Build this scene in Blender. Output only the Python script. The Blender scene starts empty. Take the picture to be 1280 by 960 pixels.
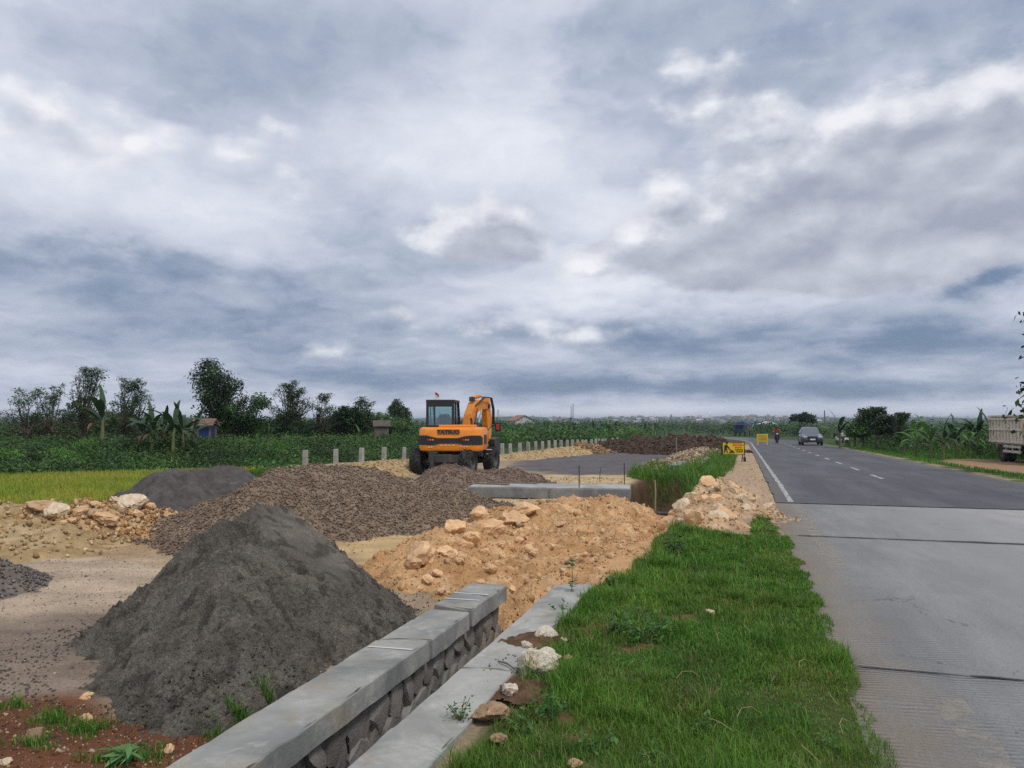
import bpy, bmesh, math, random
import numpy as np
from mathutils import Vector, Matrix

rnd = random.Random(7)
R = math.radians
scene = bpy.context.scene
COL = scene.collection

# ---------------------------------------------------------------- camera
# world: road runs along +Y, X to the right, camera stands beside the road
F_PX, CAM_H = 949.0, 1.7
YAW = math.atan((925 - 640) / F_PX)      # camera looks to the left of the road
PITCH = math.atan((527 - 480) / F_PX)
cam_data = bpy.data.cameras.new('camera')
cam_data.sensor_width = 36.0
cam_data.lens = F_PX / 1280 * 36.0
cam_data.clip_start = 0.05
cam_data.clip_end = 20000
cam = bpy.data.objects.new('camera', cam_data)
COL.objects.link(cam)
cam.location = (0, 0, CAM_H)
cam.rotation_euler = (math.pi / 2 + PITCH, 0, YAW)
scene.camera = cam

# ---------------------------------------------------------------- exposure
scene.view_settings.view_transform = 'Standard'
scene.view_settings.look = 'None'
scene.view_settings.exposure = 0.32
scene.view_settings.gamma = 1.0
scene.render.engine = 'CYCLES'
scene.cycles.use_denoising = False
scene.cycles.use_adaptive_sampling = True
scene.cycles.adaptive_threshold = 0.008
scene.cycles.adaptive_min_samples = 40
scene.cycles.max_bounces = 6
scene.cycles.diffuse_bounces = 3
scene.cycles.transparent_max_bounces = 6
scene.cycles.volume_bounces = 0

# ---------------------------------------------------------------- sun (overcast: weak and very soft)
SUN_EL, SUN_AZ = R(58), R(120)           # azimuth clockwise from +Y
sd = bpy.data.lights.new('sun', 'SUN')
sd.energy = 1.5
sd.angle = R(13)
sd.color = (1.0, 0.955, 0.90)
sun = bpy.data.objects.new('sun', sd)
COL.objects.link(sun)
sv = Vector((math.sin(SUN_AZ) * math.cos(SUN_EL), math.cos(SUN_AZ) * math.cos(SUN_EL), math.sin(SUN_EL)))
sun.rotation_euler = (-sv).to_track_quat('-Z', 'Y').to_euler()


# ---------------------------------------------------------------- node helper
class NT:
    def __init__(self, tree):
        self.t = tree
        self.n = tree.nodes
        self.l = tree.links

    def put(self, sock, v):
        if v is None:
            return
        if isinstance(v, bpy.types.NodeSocket):
            self.l.new(v, sock)
        else:
            if isinstance(v, (tuple, list)) and len(v) == 3 and len(sock.default_value) == 4:
                v = (*v, 1.0)
            sock.default_value = v

    def math(self, op, a, b=None, c=None, clamp=False):
        n = self.n.new('ShaderNodeMath')
        n.operation = op
        n.use_clamp = clamp
        self.put(n.inputs[0], a)
        self.put(n.inputs[1], b)
        self.put(n.inputs[2], c)
        return n.outputs[0]

    def add(self, a, b): return self.math('ADD', a, b)
    def sub(self, a, b): return self.math('SUBTRACT', a, b)
    def mul(self, a, b): return self.math('MULTIPLY', a, b)
    def div(self, a, b): return self.math('DIVIDE', a, b)
    def mad(self, a, b, c): return self.math('MULTIPLY_ADD', a, b, c)

    def smooth(self, x, lo, hi, a=0.0, b=1.0):
        n = self.n.new('ShaderNodeMapRange')
        n.interpolation_type = 'SMOOTHSTEP'
        n.clamp = True
        for i, v in enumerate((x, lo, hi, a, b)):
            self.put(n.inputs[i], v)
        return n.outputs[0]

    def lin(self, x, lo, hi, a=0.0, b=1.0, clamp=True):
        n = self.n.new('ShaderNodeMapRange')
        n.clamp = clamp
        for i, v in enumerate((x, lo, hi, a, b)):
            self.put(n.inputs[i], v)
        return n.outputs[0]

    def xyz(self, x, y, z):
        n = self.n.new('ShaderNodeCombineXYZ')
        for i, v in enumerate((x, y, z)):
            self.put(n.inputs[i], v)
        return n.outputs[0]

    def sep(self, v):
        n = self.n.new('ShaderNodeSeparateXYZ')
        self.put(n.inputs[0], v)
        return n.outputs

    def vmath(self, op, a, b=None, s=None):
        n = self.n.new('ShaderNodeVectorMath')
        n.operation = op
        self.put(n.inputs[0], a)
        if b is not None:
            self.put(n.inputs[1], b)
        if s is not None:
            self.put(n.inputs['Scale'], s)
        return n.outputs['Value'] if op in ('LENGTH', 'DOT_PRODUCT', 'DISTANCE') else n.outputs[0]

    def noise(self, vec, scale=1.0, detail=5.0, rough=0.5, dist=0.0, lac=2.0, dim='3D', col=False):
        n = self.n.new('ShaderNodeTexNoise')
        n.noise_dimensions = dim
        self.put(n.inputs['Vector'], vec)
        for k, v in (('Scale', scale), ('Detail', detail), ('Roughness', rough), ('Distortion', dist), ('Lacunarity', lac)):
            self.put(n.inputs[k], v)
        return n.outputs['Color'] if col else n.outputs[0]

    def voronoi(self, vec, scale=1.0, feature='F1', rand=1.0, smooth=None, out='Distance', detail=0.0):
        n = self.n.new('ShaderNodeTexVoronoi')
        n.feature = feature
        self.put(n.inputs['Vector'], vec)
        self.put(n.inputs['Scale'], scale)
        self.put(n.inputs['Randomness'], rand)
        if detail:
            self.put(n.inputs['Detail'], detail)
        if smooth is not None:
            self.put(n.inputs['Smoothness'], smooth)
        return n.outputs[out]

    def mix(self, f, a, b, blend='MIX'):
        n = self.n.new('ShaderNodeMix')
        n.data_type = 'RGBA'
        n.blend_type = blend
        n.clamp_factor = True
        self.put(n.inputs[0], f)
        self.put(n.inputs[6], a)
        self.put(n.inputs[7], b)
        return n.outputs[2]

    def mixf(self, f, a, b):
        n = self.n.new('ShaderNodeMix')
        n.data_type = 'FLOAT'
        self.put(n.inputs[0], f)
        self.put(n.inputs[2], a)
        self.put(n.inputs[3], b)
        return n.outputs[0]

    def ramp(self, f, stops):
        n = self.n.new('ShaderNodeValToRGB')
        e = n.color_ramp.elements
        while len(e) < len(stops):
            e.new(0.5)
        for el, (p, c) in zip(e, stops):
            el.position = p
            el.color = (*c, 1.0)
        self.put(n.inputs[0], f)
        return n.outputs[0]

    def new(self, kind, **kw):
        n = self.n.new(kind)
        for k, v in kw.items():
            setattr(n, k, v)
        return n
# ---------------------------------------------------------------- sky: Nishita behind a broken overcast deck
world = bpy.data.worlds.new('World')
scene.world = world
world.use_nodes = True
W = NT(world.node_tree)
W.n.clear()
sky = W.new('ShaderNodeTexSky', sky_type='NISHITA', sun_disc=False)
sky.sun_elevation, sky.sun_rotation = SUN_EL, SUN_AZ
sky.air_density, sky.dust_density, sky.ozone_density = 1.0, 2.0, 1.0
D = W.new('ShaderNodeTexCoord').outputs['Generated']
D = W.vmath('NORMALIZE', D)
dx, dy, dz = W.sep(D)
el = W.mul(W.math('ARCSINE', dz), 180 / math.pi)                 # degrees above the horizon
az = W.mul(W.math('ARCTAN2', dx, dy), 180 / math.pi)             # degrees, clockwise from +Y
elc = W.math('MAXIMUM', el, 0.0)
hz = W.math('MAXIMUM', dz, 0.0)
inv = W.div(1.0, W.add(hz, 0.19))
P = W.xyz(W.mul(dx, inv), W.mul(dy, inv), 0.0)                   # where the ray meets the cloud deck


def pix_dir(px, py):
    """azimuth and elevation in degrees of a photo pixel"""
    a = (px - 640) / F_PX
    u = -(py - 480) / F_PX
    y = math.cos(PITCH) - u * math.sin(PITCH)
    z = math.sin(PITCH) + u * math.cos(PITCH)
    return math.degrees(math.atan2(a, y) - YAW), math.degrees(math.atan2(z, math.hypot(a, y)))


# warped copy of (az, el) so that placed clouds get ragged outlines
wn = W.noise(W.xyz(W.mul(az, 0.11), W.mul(el, 0.2), 0.0), 1.0, 5.0, 0.6, dim='2D', col=True)
wx, wy, wz = W.sep(wn)
azw = W.add(az, W.mad(wx, 18.0, -9.0))
elw = W.add(el, W.mul(W.mad(wy, 8.0, -4.0), W.smooth(el, 0.0, 11.0, 0.16, 1.0)))


def blob(px, py, sx, sy, amp, a=azw, e=elw):
    a0, e0 = pix_dir(px, py)
    ax, ey = math.degrees(sx / F_PX), math.degrees(sy / F_PX)
    q1 = W.div(W.sub(a, a0), ax)
    q2 = W.div(W.sub(e, e0), ey)
    return W.mul(W.math('EXPONENT', W.mul(W.mad(q1, q1, W.mul(q2, q2)), -1.0)), amp)


def total(items):
    s = items[0]
    for i in items[1:]:
        s = W.add(s, i)
    return s


# broad light and dark of the deck
Pw = W.vmath('ADD', P, W.vmath('SCALE', wn, s=0.35))
Pup = W.vmath('ADD', Pw, W.xyz(W.mul(dx, -0.06), W.mul(dy, -0.06), 0.0))
big = W.noise(Pw, 1.0, 4.0, 0.45, dim='2D')
lump = W.noise(Pw, 1.8, 6.0, 0.5, dim='2D')
lump2 = W.noise(Pup, 1.8, 6.0, 0.5, dim='2D')
relief = W.sub(lump, lump2)                                        # upper sides of the lumps lighter
place = total([
    blob(60, 335, 260, 34, -0.30), blob(330, 350, 220, 24, -0.18), blob(150, 430, 420, 34, -0.20),
    blob(860, 484, 230, 13, -0.62), blob(1130, 490, 130, 9, -0.26), blob(480, 470, 260, 18, -0.22),
    blob(1120, 440, 190, 20, -0.34), blob(760, 425, 200, 18, -0.30), blob(1270, 340, 50, 24, -0.50),
    blob(760, 40, 180, 70, -0.24), blob(420, 60, 150, 90, -0.16), blob(1240, 40, 90, 60, -0.26),
    blob(640, 440, 1100, 62, -0.15), blob(560, 175, 170, 60, 0.16), blob(90, 150, 170, 70, 0.10), blob(1110, 110, 80, 50, 0.20),
    blob(900, 210, 90, 40, -0.14), blob(640, 512, 900, 8, 0.22), blob(700, 370, 380, 18, 0.12),
])
# cumulus: heaped clouds with lit tops and grey undersides
cw = W.vmath('SCALE', W.noise(W.xyz(W.mul(az, 0.10), W.mul(el, 0.16), 0.0), 3.0, 4.0, 0.55, dim='2D', col=True), s=0.30)


def cumulus(da, de, det):
    a, e = W.add(az, da), W.add(el, de)
    v = W.xyz(W.mul(a, 0.10), W.mul(e, 0.16), 0.0)
    puff = W.noise(v, 1.3, det, 0.56, dim='2D')
    vo = W.new('ShaderNodeTexVoronoi', feature='SMOOTH_F1', voronoi_dimensions='2D')
    W.put(vo.inputs['Vector'], W.vmath('ADD', v, cw))
    vo.inputs['Scale'].default_value = 2.7
    vo.inputs['Smoothness'].default_value = 0.4
    body = W.add(W.mul(puff, 1.0), W.mul(vo.outputs['Distance'], -0.42))
    a2 = W.add(a, W.mad(wx, 5.0, -2.5))
    e2 = W.add(e, W.mad(wy, 3.0, -1.5))
    m = total([blob(1090, 235, 150, 80, 0.85, a2, e2), blob(960, 285, 120, 48, 0.72, a2, e2), blob(1240, 170, 80, 60, 0.62, a2, e2),
               blob(1150, 300, 110, 32, 0.42, a2, e2), blob(600, 296, 70, 34, 0.72, a2, e2), blob(735, 320, 56, 22, 0.46, a2, e2), blob(835, 305, 70, 30, 0.48, a2, e2),
               blob(500, 400, 90, 22, 0.20, a2, e2), blob(390, 432, 110, 22, 0.20, a2, e2), blob(640, 408, 120, 22, 0.20, a2, e2), blob(800, 430, 120, 18, 0.20, a2, e2),
               blob(910, 110, 130, 70, 0.20, a2, e2), blob(300, 195, 200, 60, 0.18, a2, e2), blob(60, 150, 160, 70, 0.18, a2, e2), blob(1000, 345, 160, 22, 0.30, a2, e2)])
    return W.mad(m, 1.75, W.mul(body, 0.75)), body


c0, b0 = cumulus(0.0, 0.0, 8.0)
c1, b1 = cumulus(-0.6, 1.6, 6.0)
cov = W.smooth(c0, 0.50, 0.86)
rim = W.smooth(c1, 1.10, 0.50)                                     # thin towards the top edge: the sun comes through
lit = W.math('ADD', W.mad(rim, 0.55, 0.25), W.mul(W.sub(b0, b1), 0.85), clamp=True)
tone = total([W.mad(big, 0.85, 0.25), W.mul(relief, 0.5), W.mad(lump, 0.42, -0.21), place, W.mul(W.sub(b0, b1), 0.16)])
deck = W.ramp(tone, [(0.0, (0.12, 0.185, 0.30)), (0.2, (0.215, 0.275, 0.385)), (0.42, (0.35, 0.402, 0.505)),
                     (0.66, (0.51, 0.55, 0.645)), (1.0, (0.70, 0.725, 0.79))])
heap = W.ramp(lit, [(0.0, (0.31, 0.34, 0.42)), (0.30, (0.42, 0.445, 0.52)), (0.62, (0.56, 0.58, 0.645)), (1.0, (0.79, 0.80, 0.83))])
clouds = W.mix(W.mul(cov, 0.88), deck, heap)
# small rents where the blue of the sky shows through
rent = W.smooth(tone, 0.16, -0.10, 0.0, 0.25)
nish = W.vmath('SCALE', sky.outputs[0], s=0.10)
col = W.mix(rent, clouds, nish)
# pale air low over the horizon
low = W.math('EXPONENT', W.mul(elc, -1.0))
col = W.mix(W.mul(low, 0.55), col, (0.46, 0.51, 0.60))
col = W.vmath('SCALE', col, s=0.93)
bg = W.new('ShaderNodeBackground')
W.put(bg.inputs[0], col)
bg.inputs[1].default_value = 1.0
out = W.new('ShaderNodeOutputWorld')
W.l.new(bg.outputs[0], out.inputs[0])
world.cycles.sampling_method = 'MANUAL'
world.cycles.sample_map_resolution = 256
# ---------------------------------------------------------------- geometry helpers
def zroad(Y):
    """the road and the land beside it fall away very gently ahead"""
    Y = np.asarray(Y, float)
    return -0.0075 * np.clip(Y - 22, 0, 140)


def ray(px, py):
    a, u = (px - 640) / F_PX, -(py - 480) / F_PX
    y = math.cos(PITCH) - u * math.sin(PITCH)
    z = math.sin(PITCH) + u * math.cos(PITCH)
    return (a * math.cos(YAW) - y * math.sin(YAW), a * math.sin(YAW) + y * math.cos(YAW), z)


def G(px, py, z=0.0, fall=True):
    """photo pixel -> point on level ground of height z (plus the road's fall)"""
    r = ray(px, py)
    zz = z
    for _ in range(4 if fall else 1):
        t = (zz - CAM_H) / r[2]
        X, Y = r[0] * t, r[1] * t
        if fall:
            zz = z + float(zroad(Y))
    return X, Y


def A(px, py, dist):
    """photo pixel -> point at a given horizontal distance from the camera"""
    r = ray(px, py)
    t = dist / math.hypot(r[0], r[1])
    return r[0] * t, r[1] * t, CAM_H + r[2] * t


def hash2(ix, iy, seed):
    h = (ix.astype(np.int64) * 374761393 + iy.astype(np.int64) * 668265263 + seed * 974634721) & 0xFFFFFFFF
    h = ((h ^ (h >> 13)) * 1274126177) & 0xFFFFFFFF
    h = (h ^ (h >> 16)) & 0xFFFFFFFF
    return h / 4294967295.0


def vnoise(x, y, seed=0):
    x, y = np.asarray(x, float), np.asarray(y, float)
    ix, iy = np.floor(x), np.floor(y)
    fx, fy = x - ix, y - iy
    ux, uy = fx * fx * fx * (fx * (fx * 6 - 15) + 10), fy * fy * fy * (fy * (fy * 6 - 15) + 10)
    def g(ox, oy):
        a = hash2(ix + ox, iy + oy, seed) * 2 * math.pi
        return np.cos(a) * (fx - ox) + np.sin(a) * (fy - oy)
    n0 = g(0, 0) * (1 - ux) + g(1, 0) * ux
    n1 = g(0, 1) * (1 - ux) + g(1, 1) * ux
    return (n0 * (1 - uy) + n1 * uy) * 1.5


def fbm(x, y, seed=0, oct=4, gain=0.5, lac=2.03):
    s, a, f = 0.0, 1.0, 1.0
    for i in range(oct):
        s = s + a * vnoise(x * f + 17.3 * i, y * f - 9.1 * i, seed + i)
        a *= gain
        f *= lac
    return s


def sstep(x, lo, hi):
    t = np.clip((x - lo) / (hi - lo), 0, 1)
    return t * t * (3 - 2 * t)


def poly_sdf(X, Y, pts):
    """signed distance to a polygon, negative inside"""
    X, Y = np.asarray(X, float), np.asarray(Y, float)
    d = np.full(X.shape, 1e18)
    inside = np.zeros(X.shape, bool)
    n = len(pts)
    for i in range(n):
        ax, ay = pts[i]
        bx, by = pts[(i + 1) % n]
        ex, ey = bx - ax, by - ay
        t = np.clip(((X - ax) * ex + (Y - ay) * ey) / (ex * ex + ey * ey + 1e-12), 0, 1)
        d = np.minimum(d, (X - ax - ex * t) ** 2 + (Y - ay - ey * t) ** 2)
        if abs(ey) > 1e-12:
            c = ((ay > Y) != (by > Y)) & (X < ex * (Y - ay) / ey + ax)
            inside ^= c
    d = np.sqrt(d)
    return np.where(inside, -d, d)


def poly_len(X, Y, pts):
    """distance to an open polyline"""
    d = np.full(np.shape(X), 1e18)
    for (ax, ay), (bx, by) in zip(pts[:-1], pts[1:]):
        ex, ey = bx - ax, by - ay
        t = np.clip(((X - ax) * ex + (Y - ay) * ey) / (ex * ex + ey * ey + 1e-12), 0, 1)
        d = np.minimum(d, (X - ax - ex * t) ** 2 + (Y - ay - ey * t) ** 2)
    return np.sqrt(d)


# ---------------------------------------------------------------- object helpers
def link(name, data, parent=None, mat=None, loc=None, rot=None):
    o = bpy.data.objects.new(name, data)
    COL.objects.link(o)
    if mat is not None and data is not None and len(data.materials) == 0:
        data.materials.append(mat)
    if parent is not None:
        o.parent = parent
    if loc is not None:
        o.location = loc
    if rot is not None:
        o.rotation_euler = rot
    return o


def tag(o, label=None, cat=None, group=None, kind=None):
    for k, v in (('label', label), ('category', cat), ('group', group), ('kind', kind)):
        if v:
            o[k] = v
    return o


def thing(name, label, cat, loc=(0, 0, 0), rz=0.0, group=None):
    o = link(name, None, loc=loc, rot=(0, 0, rz))
    o.empty_display_size = 0.2
    return tag(o, label, cat, group, 'thing')


def copy_tree(o, parent=None):
    c = o.copy()
    COL.objects.link(c)
    c.parent = parent
    for ch in list(o.children):
        copy_tree(ch, c)
    return c


def mesh_np(name, v, f, cols=None, smooth=False, attrs=None, fcols=None):
    """mesh from numpy arrays; f is (n,3) or (n,4) or a list of such arrays"""
    me = bpy.data.meshes.new(name)
    fs = f if isinstance(f, list) else [f]
    fs = [np.asarray(a, np.int32) for a in fs if len(a)]
    v = np.asarray(v, np.float32)
    me.vertices.add(len(v))
    me.vertices.foreach_set('co', v.ravel())
    loops = np.concatenate([a.ravel() for a in fs])
    sizes = np.concatenate([np.full(len(a), a.shape[1], np.int32) for a in fs])
    starts = np.concatenate([[0], np.cumsum(sizes)[:-1]]).astype(np.int32)
    me.loops.add(len(loops))
    me.loops.foreach_set('vertex_index', loops)
    me.polygons.add(len(sizes))
    me.polygons.foreach_set('loop_start', starts)
    me.polygons.foreach_set('loop_total', sizes)
    if smooth:
        me.polygons.foreach_set('use_smooth', np.ones(len(sizes), bool))
    me.update(calc_edges=True)
    if cols is not None:
        c = np.asarray(cols, np.float32)
        if c.shape[1] == 3:
            c = np.hstack([c, np.ones((len(c), 1), np.float32)])
        at = me.color_attributes.new('col', 'FLOAT_COLOR', 'POINT')
        at.data.foreach_set('color', c.ravel())
    for k, a in (attrs or {}).items():
        at = me.attributes.new(k, 'FLOAT', 'POINT')
        at.data.foreach_set('value', np.asarray(a, np.float32))
    return me


def grid_faces(nx, ny):
    i = np.arange(nx - 1)[None, :] + np.arange(ny - 1)[:, None] * nx
    i = i.ravel()
    return np.stack([i, i + 1, i + 1 + nx, i + nx], 1)


class MB:
    """collects simple shapes into one mesh"""
    def __init__(self):
        self.v, self.f = [], []

    def quad_mesh(self, verts, faces, M=None):
        b = len(self.v)
        for p in verts:
            p = Vector(p)
            self.v.append(tuple(M @ p) if M is not None else tuple(p))
        self.f += [tuple(b + i for i in fc) for fc in faces]
        return self

    def box(self, c, s, rot=None, ch=0.0):
        """box of size s about c, chamfered by ch"""
        bm = bmesh.new()
        bmesh.ops.create_cube(bm, size=1.0)
        for v in bm.verts:
            v.co = Vector((v.co.x * s[0], v.co.y * s[1], v.co.z * s[2]))
        if ch > 0:
            bmesh.ops.bevel(bm, geom=bm.edges[:], offset=ch, segments=2, affect='EDGES', profile=0.6)
        M = Matrix.Translation(Vector(c))
        if rot is not None:
            M = M @ (rot if isinstance(rot, Matrix) else Matrix.Rotation(rot, 4, 'Z'))
        return self.bm(bm, M)

    def bm(self, bm, M=None):
        bm.verts.index_update()
        self.quad_mesh([v.co for v in bm.verts], [[v.index for v in f.verts] for f in bm.faces], M)
        bm.free()
        return self

    def prism(self, pts, d0, d1, axis='x', ch=0.0):
        """extrude a 2D outline between d0 and d1 along an axis"""
        bm = bmesh.new()
        def mk(a, b, d):
            return {'x': (d, a, b), 'y': (a, d, b), 'z': (a, b, d)}[axis]
        v0 = [bm.verts.new(mk(a, b, d0)) for a, b in pts]
        v1 = [bm.verts.new(mk(a, b, d1)) for a, b in pts]
        n = len(pts)
        f0 = bm.faces.new(v0)
        f1 = bm.faces.new(v1[::-1])
        for i in range(n):
            bm.faces.new((v0[i], v1[i], v1[(i + 1) % n], v0[(i + 1) % n]))
        bmesh.ops.recalc_face_normals(bm, faces=bm.faces[:])
        if ch > 0:
            bmesh.ops.bevel(bm, geom=bm.edges[:], offset=ch, segments=2, affect='EDGES', profile=0.6)
        bmesh.ops.triangulate(bm, faces=[f for f in bm.faces if len(f.verts) > 4])
        return self.bm(bm)

    def tube(self, path, rad, n=8, caps=True):
        path = [Vector(p) for p in path]
        if not hasattr(rad, '__len__'):
            rad = [rad] * len(path)
        b = len(self.v)
        up = None
        for i, p in enumerate(path):
            d = (path[min(i + 1, len(path) - 1)] - path[max(i - 1, 0)]).normalized()
            if up is None:
                up = d.orthogonal().normalized()
            else:
                up = (up - d * up.dot(d))
                up = up.normalized() if up.length > 1e-6 else d.orthogonal().normalized()
            s = d.cross(up)
            for k in range(n):
                a = 2 * math.pi * k / n
                self.v.append(tuple(p + (up * math.cos(a) + s * math.sin(a)) * rad[i]))
        for i in range(len(path) - 1):
            for k in range(n):
                k2 = (k + 1) % n
                self.f.append((b + i * n + k, b + i * n + k2, b + (i + 1) * n + k2, b + (i + 1) * n + k))
        if caps:
            self.f.append(tuple(b + k for k in range(n))[::-1])
            self.f.append(tuple(b + (len(path) - 1) * n + k for k in range(n)))
        return self

    def cyl(self, p0, p1, r, n=12):
        return self.tube([p0, p1], r, n)

    def lathe(self, prof, c, axis='x', n=20):
        """revolve (radius, offset) pairs about an axis through c"""
        b = len(self.v)
        for r, o in prof:
            for k in range(n):
                a = 2 * math.pi * k / n
                u, w = r * math.cos(a), r * math.sin(a)
                p = {'x': (o, u, w), 'y': (u, o, w), 'z': (u, w, o)}[axis]
                self.v.append((c[0] + p[0], c[1] + p[1], c[2] + p[2]))
        for i in range(len(prof) - 1):
            for k in range(n):
                k2 = (k + 1) % n
                self.f.append((b + i * n + k, b + i * n + k2, b + (i + 1) * n + k2, b + (i + 1) * n + k))
        return self

    def mesh(self, name, smooth=False):
        me = bpy.data.meshes.new(name)
        me.from_pydata(self.v, [], self.f)
        bm = bmesh.new()
        bm.from_mesh(me)
        bmesh.ops.recalc_face_normals(bm, faces=bm.faces[:])
        bm.to_mesh(me)
        bm.free()
        if smooth:
            me.shade_smooth()
            me.set_sharp_from_angle(angle=R(38))
        return me

    def build(self, name, mat, parent=None, smooth=False, loc=None, rot=None):
        return link(name, self.mesh(name, smooth), parent, mat, loc, rot)


# ---------------------------------------------------------------- materials
MATS = {}


def mat(name, base, rough=0.7, var=0.25, scale=3.0, bump=0.0, bscale=None, bdist=0.02, attr=False, metal=0.0, spec=0.4,
        spots=None, spot_scale=20.0, spot_amt=0.5, trans=0.0, coat=0.0, detail=6.0, spot_lo=0.55, spot_hi=0.68, obj_random=0.0, grain=0.0, gscale=90.0):
    """Principled surface with noise in the colour, optional speckle colour and fine relief"""
    if name in MATS:
        return MATS[name]
    m = bpy.data.materials.new(name)
    m.use_nodes = True
    T = NT(m.node_tree)
    bs = T.n['Principled BSDF']
    co = T.new('ShaderNodeTexCoord').outputs['Object']
    if attr:
        c = T.new('ShaderNodeAttribute', attribute_name='col').outputs['Color']
    else:
        c = (*base, 1.0)
    if var > 0:
        n = T.noise(co, scale, detail, 0.6)
        k = T.lin(n, 0.25, 0.75, 1 - var, 1 + var)
        mul = T.new('ShaderNodeVectorMath', operation='SCALE')
        T.put(mul.inputs[0], c if attr else base)
        T.put(mul.inputs['Scale'], k)
        c = mul.outputs[0]
    if grain > 0:
        gn = T.noise(co, gscale, 4.0, 0.75)
        mul = T.new('ShaderNodeVectorMath', operation='SCALE')
        T.put(mul.inputs[0], c)
        T.put(mul.inputs['Scale'], T.lin(gn, 0.32, 0.68, 1 - grain, 1 + grain))
        c = mul.outputs[0]
    if obj_random > 0:
        oi = T.new('ShaderNodeObjectInfo').outputs['Random']
        mul = T.new('ShaderNodeVectorMath', operation='SCALE')
        T.put(mul.inputs[0], c)
        T.put(mul.inputs['Scale'], T.lin(oi, 0, 1, 1 - obj_random, 1 + obj_random))
        c = mul.outputs[0]
    if spots is not None:
        sn = T.noise(co, spot_scale, 4.0, 0.6)
        c = T.mix(T.mul(T.smooth(sn, spot_lo, spot_hi), spot_amt), c, spots)
    T.put(bs.inputs['Base Color'], c)
    bs.inputs['Roughness'].default_value = rough
    bs.inputs['Metallic'].default_value = metal
    bs.inputs['Specular IOR Level'].default_value = spec
    if coat:
        bs.inputs['Coat Weight'].default_value = coat
        bs.inputs['Coat Roughness'].default_value = 0.12
    if bump > 0:
        bn = T.noise(co, bscale or scale * 6, 7.0, 0.65)
        b = T.new('ShaderNodeBump')
        b.inputs['Strength'].default_value = bump
        b.inputs['Distance'].default_value = bdist
        T.put(b.inputs['Height'], bn)
        T.l.new(b.outputs[0], bs.inputs['Normal'])
    if trans > 0:
        tr = T.new('ShaderNodeBsdfTranslucent')
        T.put(tr.inputs[0], c)
        mx = T.new('ShaderNodeMixShader')
        mx.inputs[0].default_value = trans
        T.l.new(bs.outputs[0], mx.inputs[1])
        T.l.new(tr.outputs[0], mx.inputs[2])
        T.l.new(mx.outputs[0], T.n['Material Output'].inputs[0])
    MATS[name] = m
    return m


def glass_mat(name, tint=(0.02, 0.03, 0.035), rough=0.06):
    """dark tinted vehicle glass"""
    m = mat(name, tint, rough=rough, var=0, spec=0.6)
    return m


def clear_glass(name):
    if name in MATS:
        return MATS[name]
    m = bpy.data.materials.new(name)
    m.use_nodes = True
    T = NT(m.node_tree)
    T.n.remove(T.n['Principled BSDF'])
    g = T.new('ShaderNodeBsdfGlossy')
    g.inputs['Roughness'].default_value = 0.03
    t = T.new('ShaderNodeBsdfTransparent')
    t.inputs[0].default_value = (0.72, 0.86, 0.86, 1)
    mx = T.new('ShaderNodeMixShader')
    mx.inputs[0].default_value = 0.12
    T.l.new(t.outputs[0], mx.inputs[1])
    T.l.new(g.outputs[0], mx.inputs[2])
    T.l.new(mx.outputs[0], T.n['Material Output'].inputs[0])
    MATS[name] = m
    return m
# ---------------------------------------------------------------- the ground
ROAD_L, ROAD_R = 0.66, 7.45
DITCH_X = -2.0


def pz(poly, z=-0.15):
    return [G(x, y, z) for x, y in poly]


# colour zones, outlined where they lie on the site
ZONES = [   # (outline in photo pixels, softness, ragged edge, colour)
    ([(-300, 640), (-300, 770), (40, 720), (230, 690), (480, 700), (640, 640), (640, 600), (420, 600), (200, 625)], 0.6, 0.6, (0.36, 0.245, 0.135)),     # ochre earth
    ([(-350, 700), (-350, 860), (110, 775), (250, 715), (60, 690)], 0.35, 0.3, (0.40, 0.31, 0.22)),                                               # pale wheel-worn track
    ([(-400, 770), (-400, 960), (90, 880), (210, 760), (60, 768)], 0.3, 0.25, (0.20, 0.155, 0.12)),                                                # dark gravel
    ([(440, 705), (420, 670), (480, 655), (620, 640), (700, 640), (520, 720)], 0.3, 0.25, (0.47, 0.33, 0.165)),                                       # sandy ochre
    ([(-200, 875), (90, 870), (150, 885), (330, 885), (420, 840), (430, 1500), (-600, 1500)], 0.12, 0.14, (0.125, 0.052, 0.026)),                        # red soil
    ([(640, 588), (655, 572), (740, 562), (770, 556), (880, 556), (870, 566), (815, 580), (800, 592), (720, 594)], 0.7, 0.5, (0.115, 0.105, 0.105)),     # dark stone base course
    ([(560, 606), (590, 597), (720, 594), (800, 592), (800, 606)], 0.4, 0.3, (0.46, 0.35, 0.20)),                                                       # sandy strip
    ([(590, 650), (590, 616), (800, 618), (800, 640)], 0.4, 0.3, (0.46, 0.34, 0.19)),
    ([(820, 690), (800, 640), (880, 585), (915, 560), (945, 557), (965, 590), (985, 625), (975, 650), (945, 655)], 0.25, 0.25, (0.40, 0.285, 0.18)),        # shoulder
]
ZW = [(pz(p), s, r, np.array(c)) for p, s, r, c in ZONES]

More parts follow.
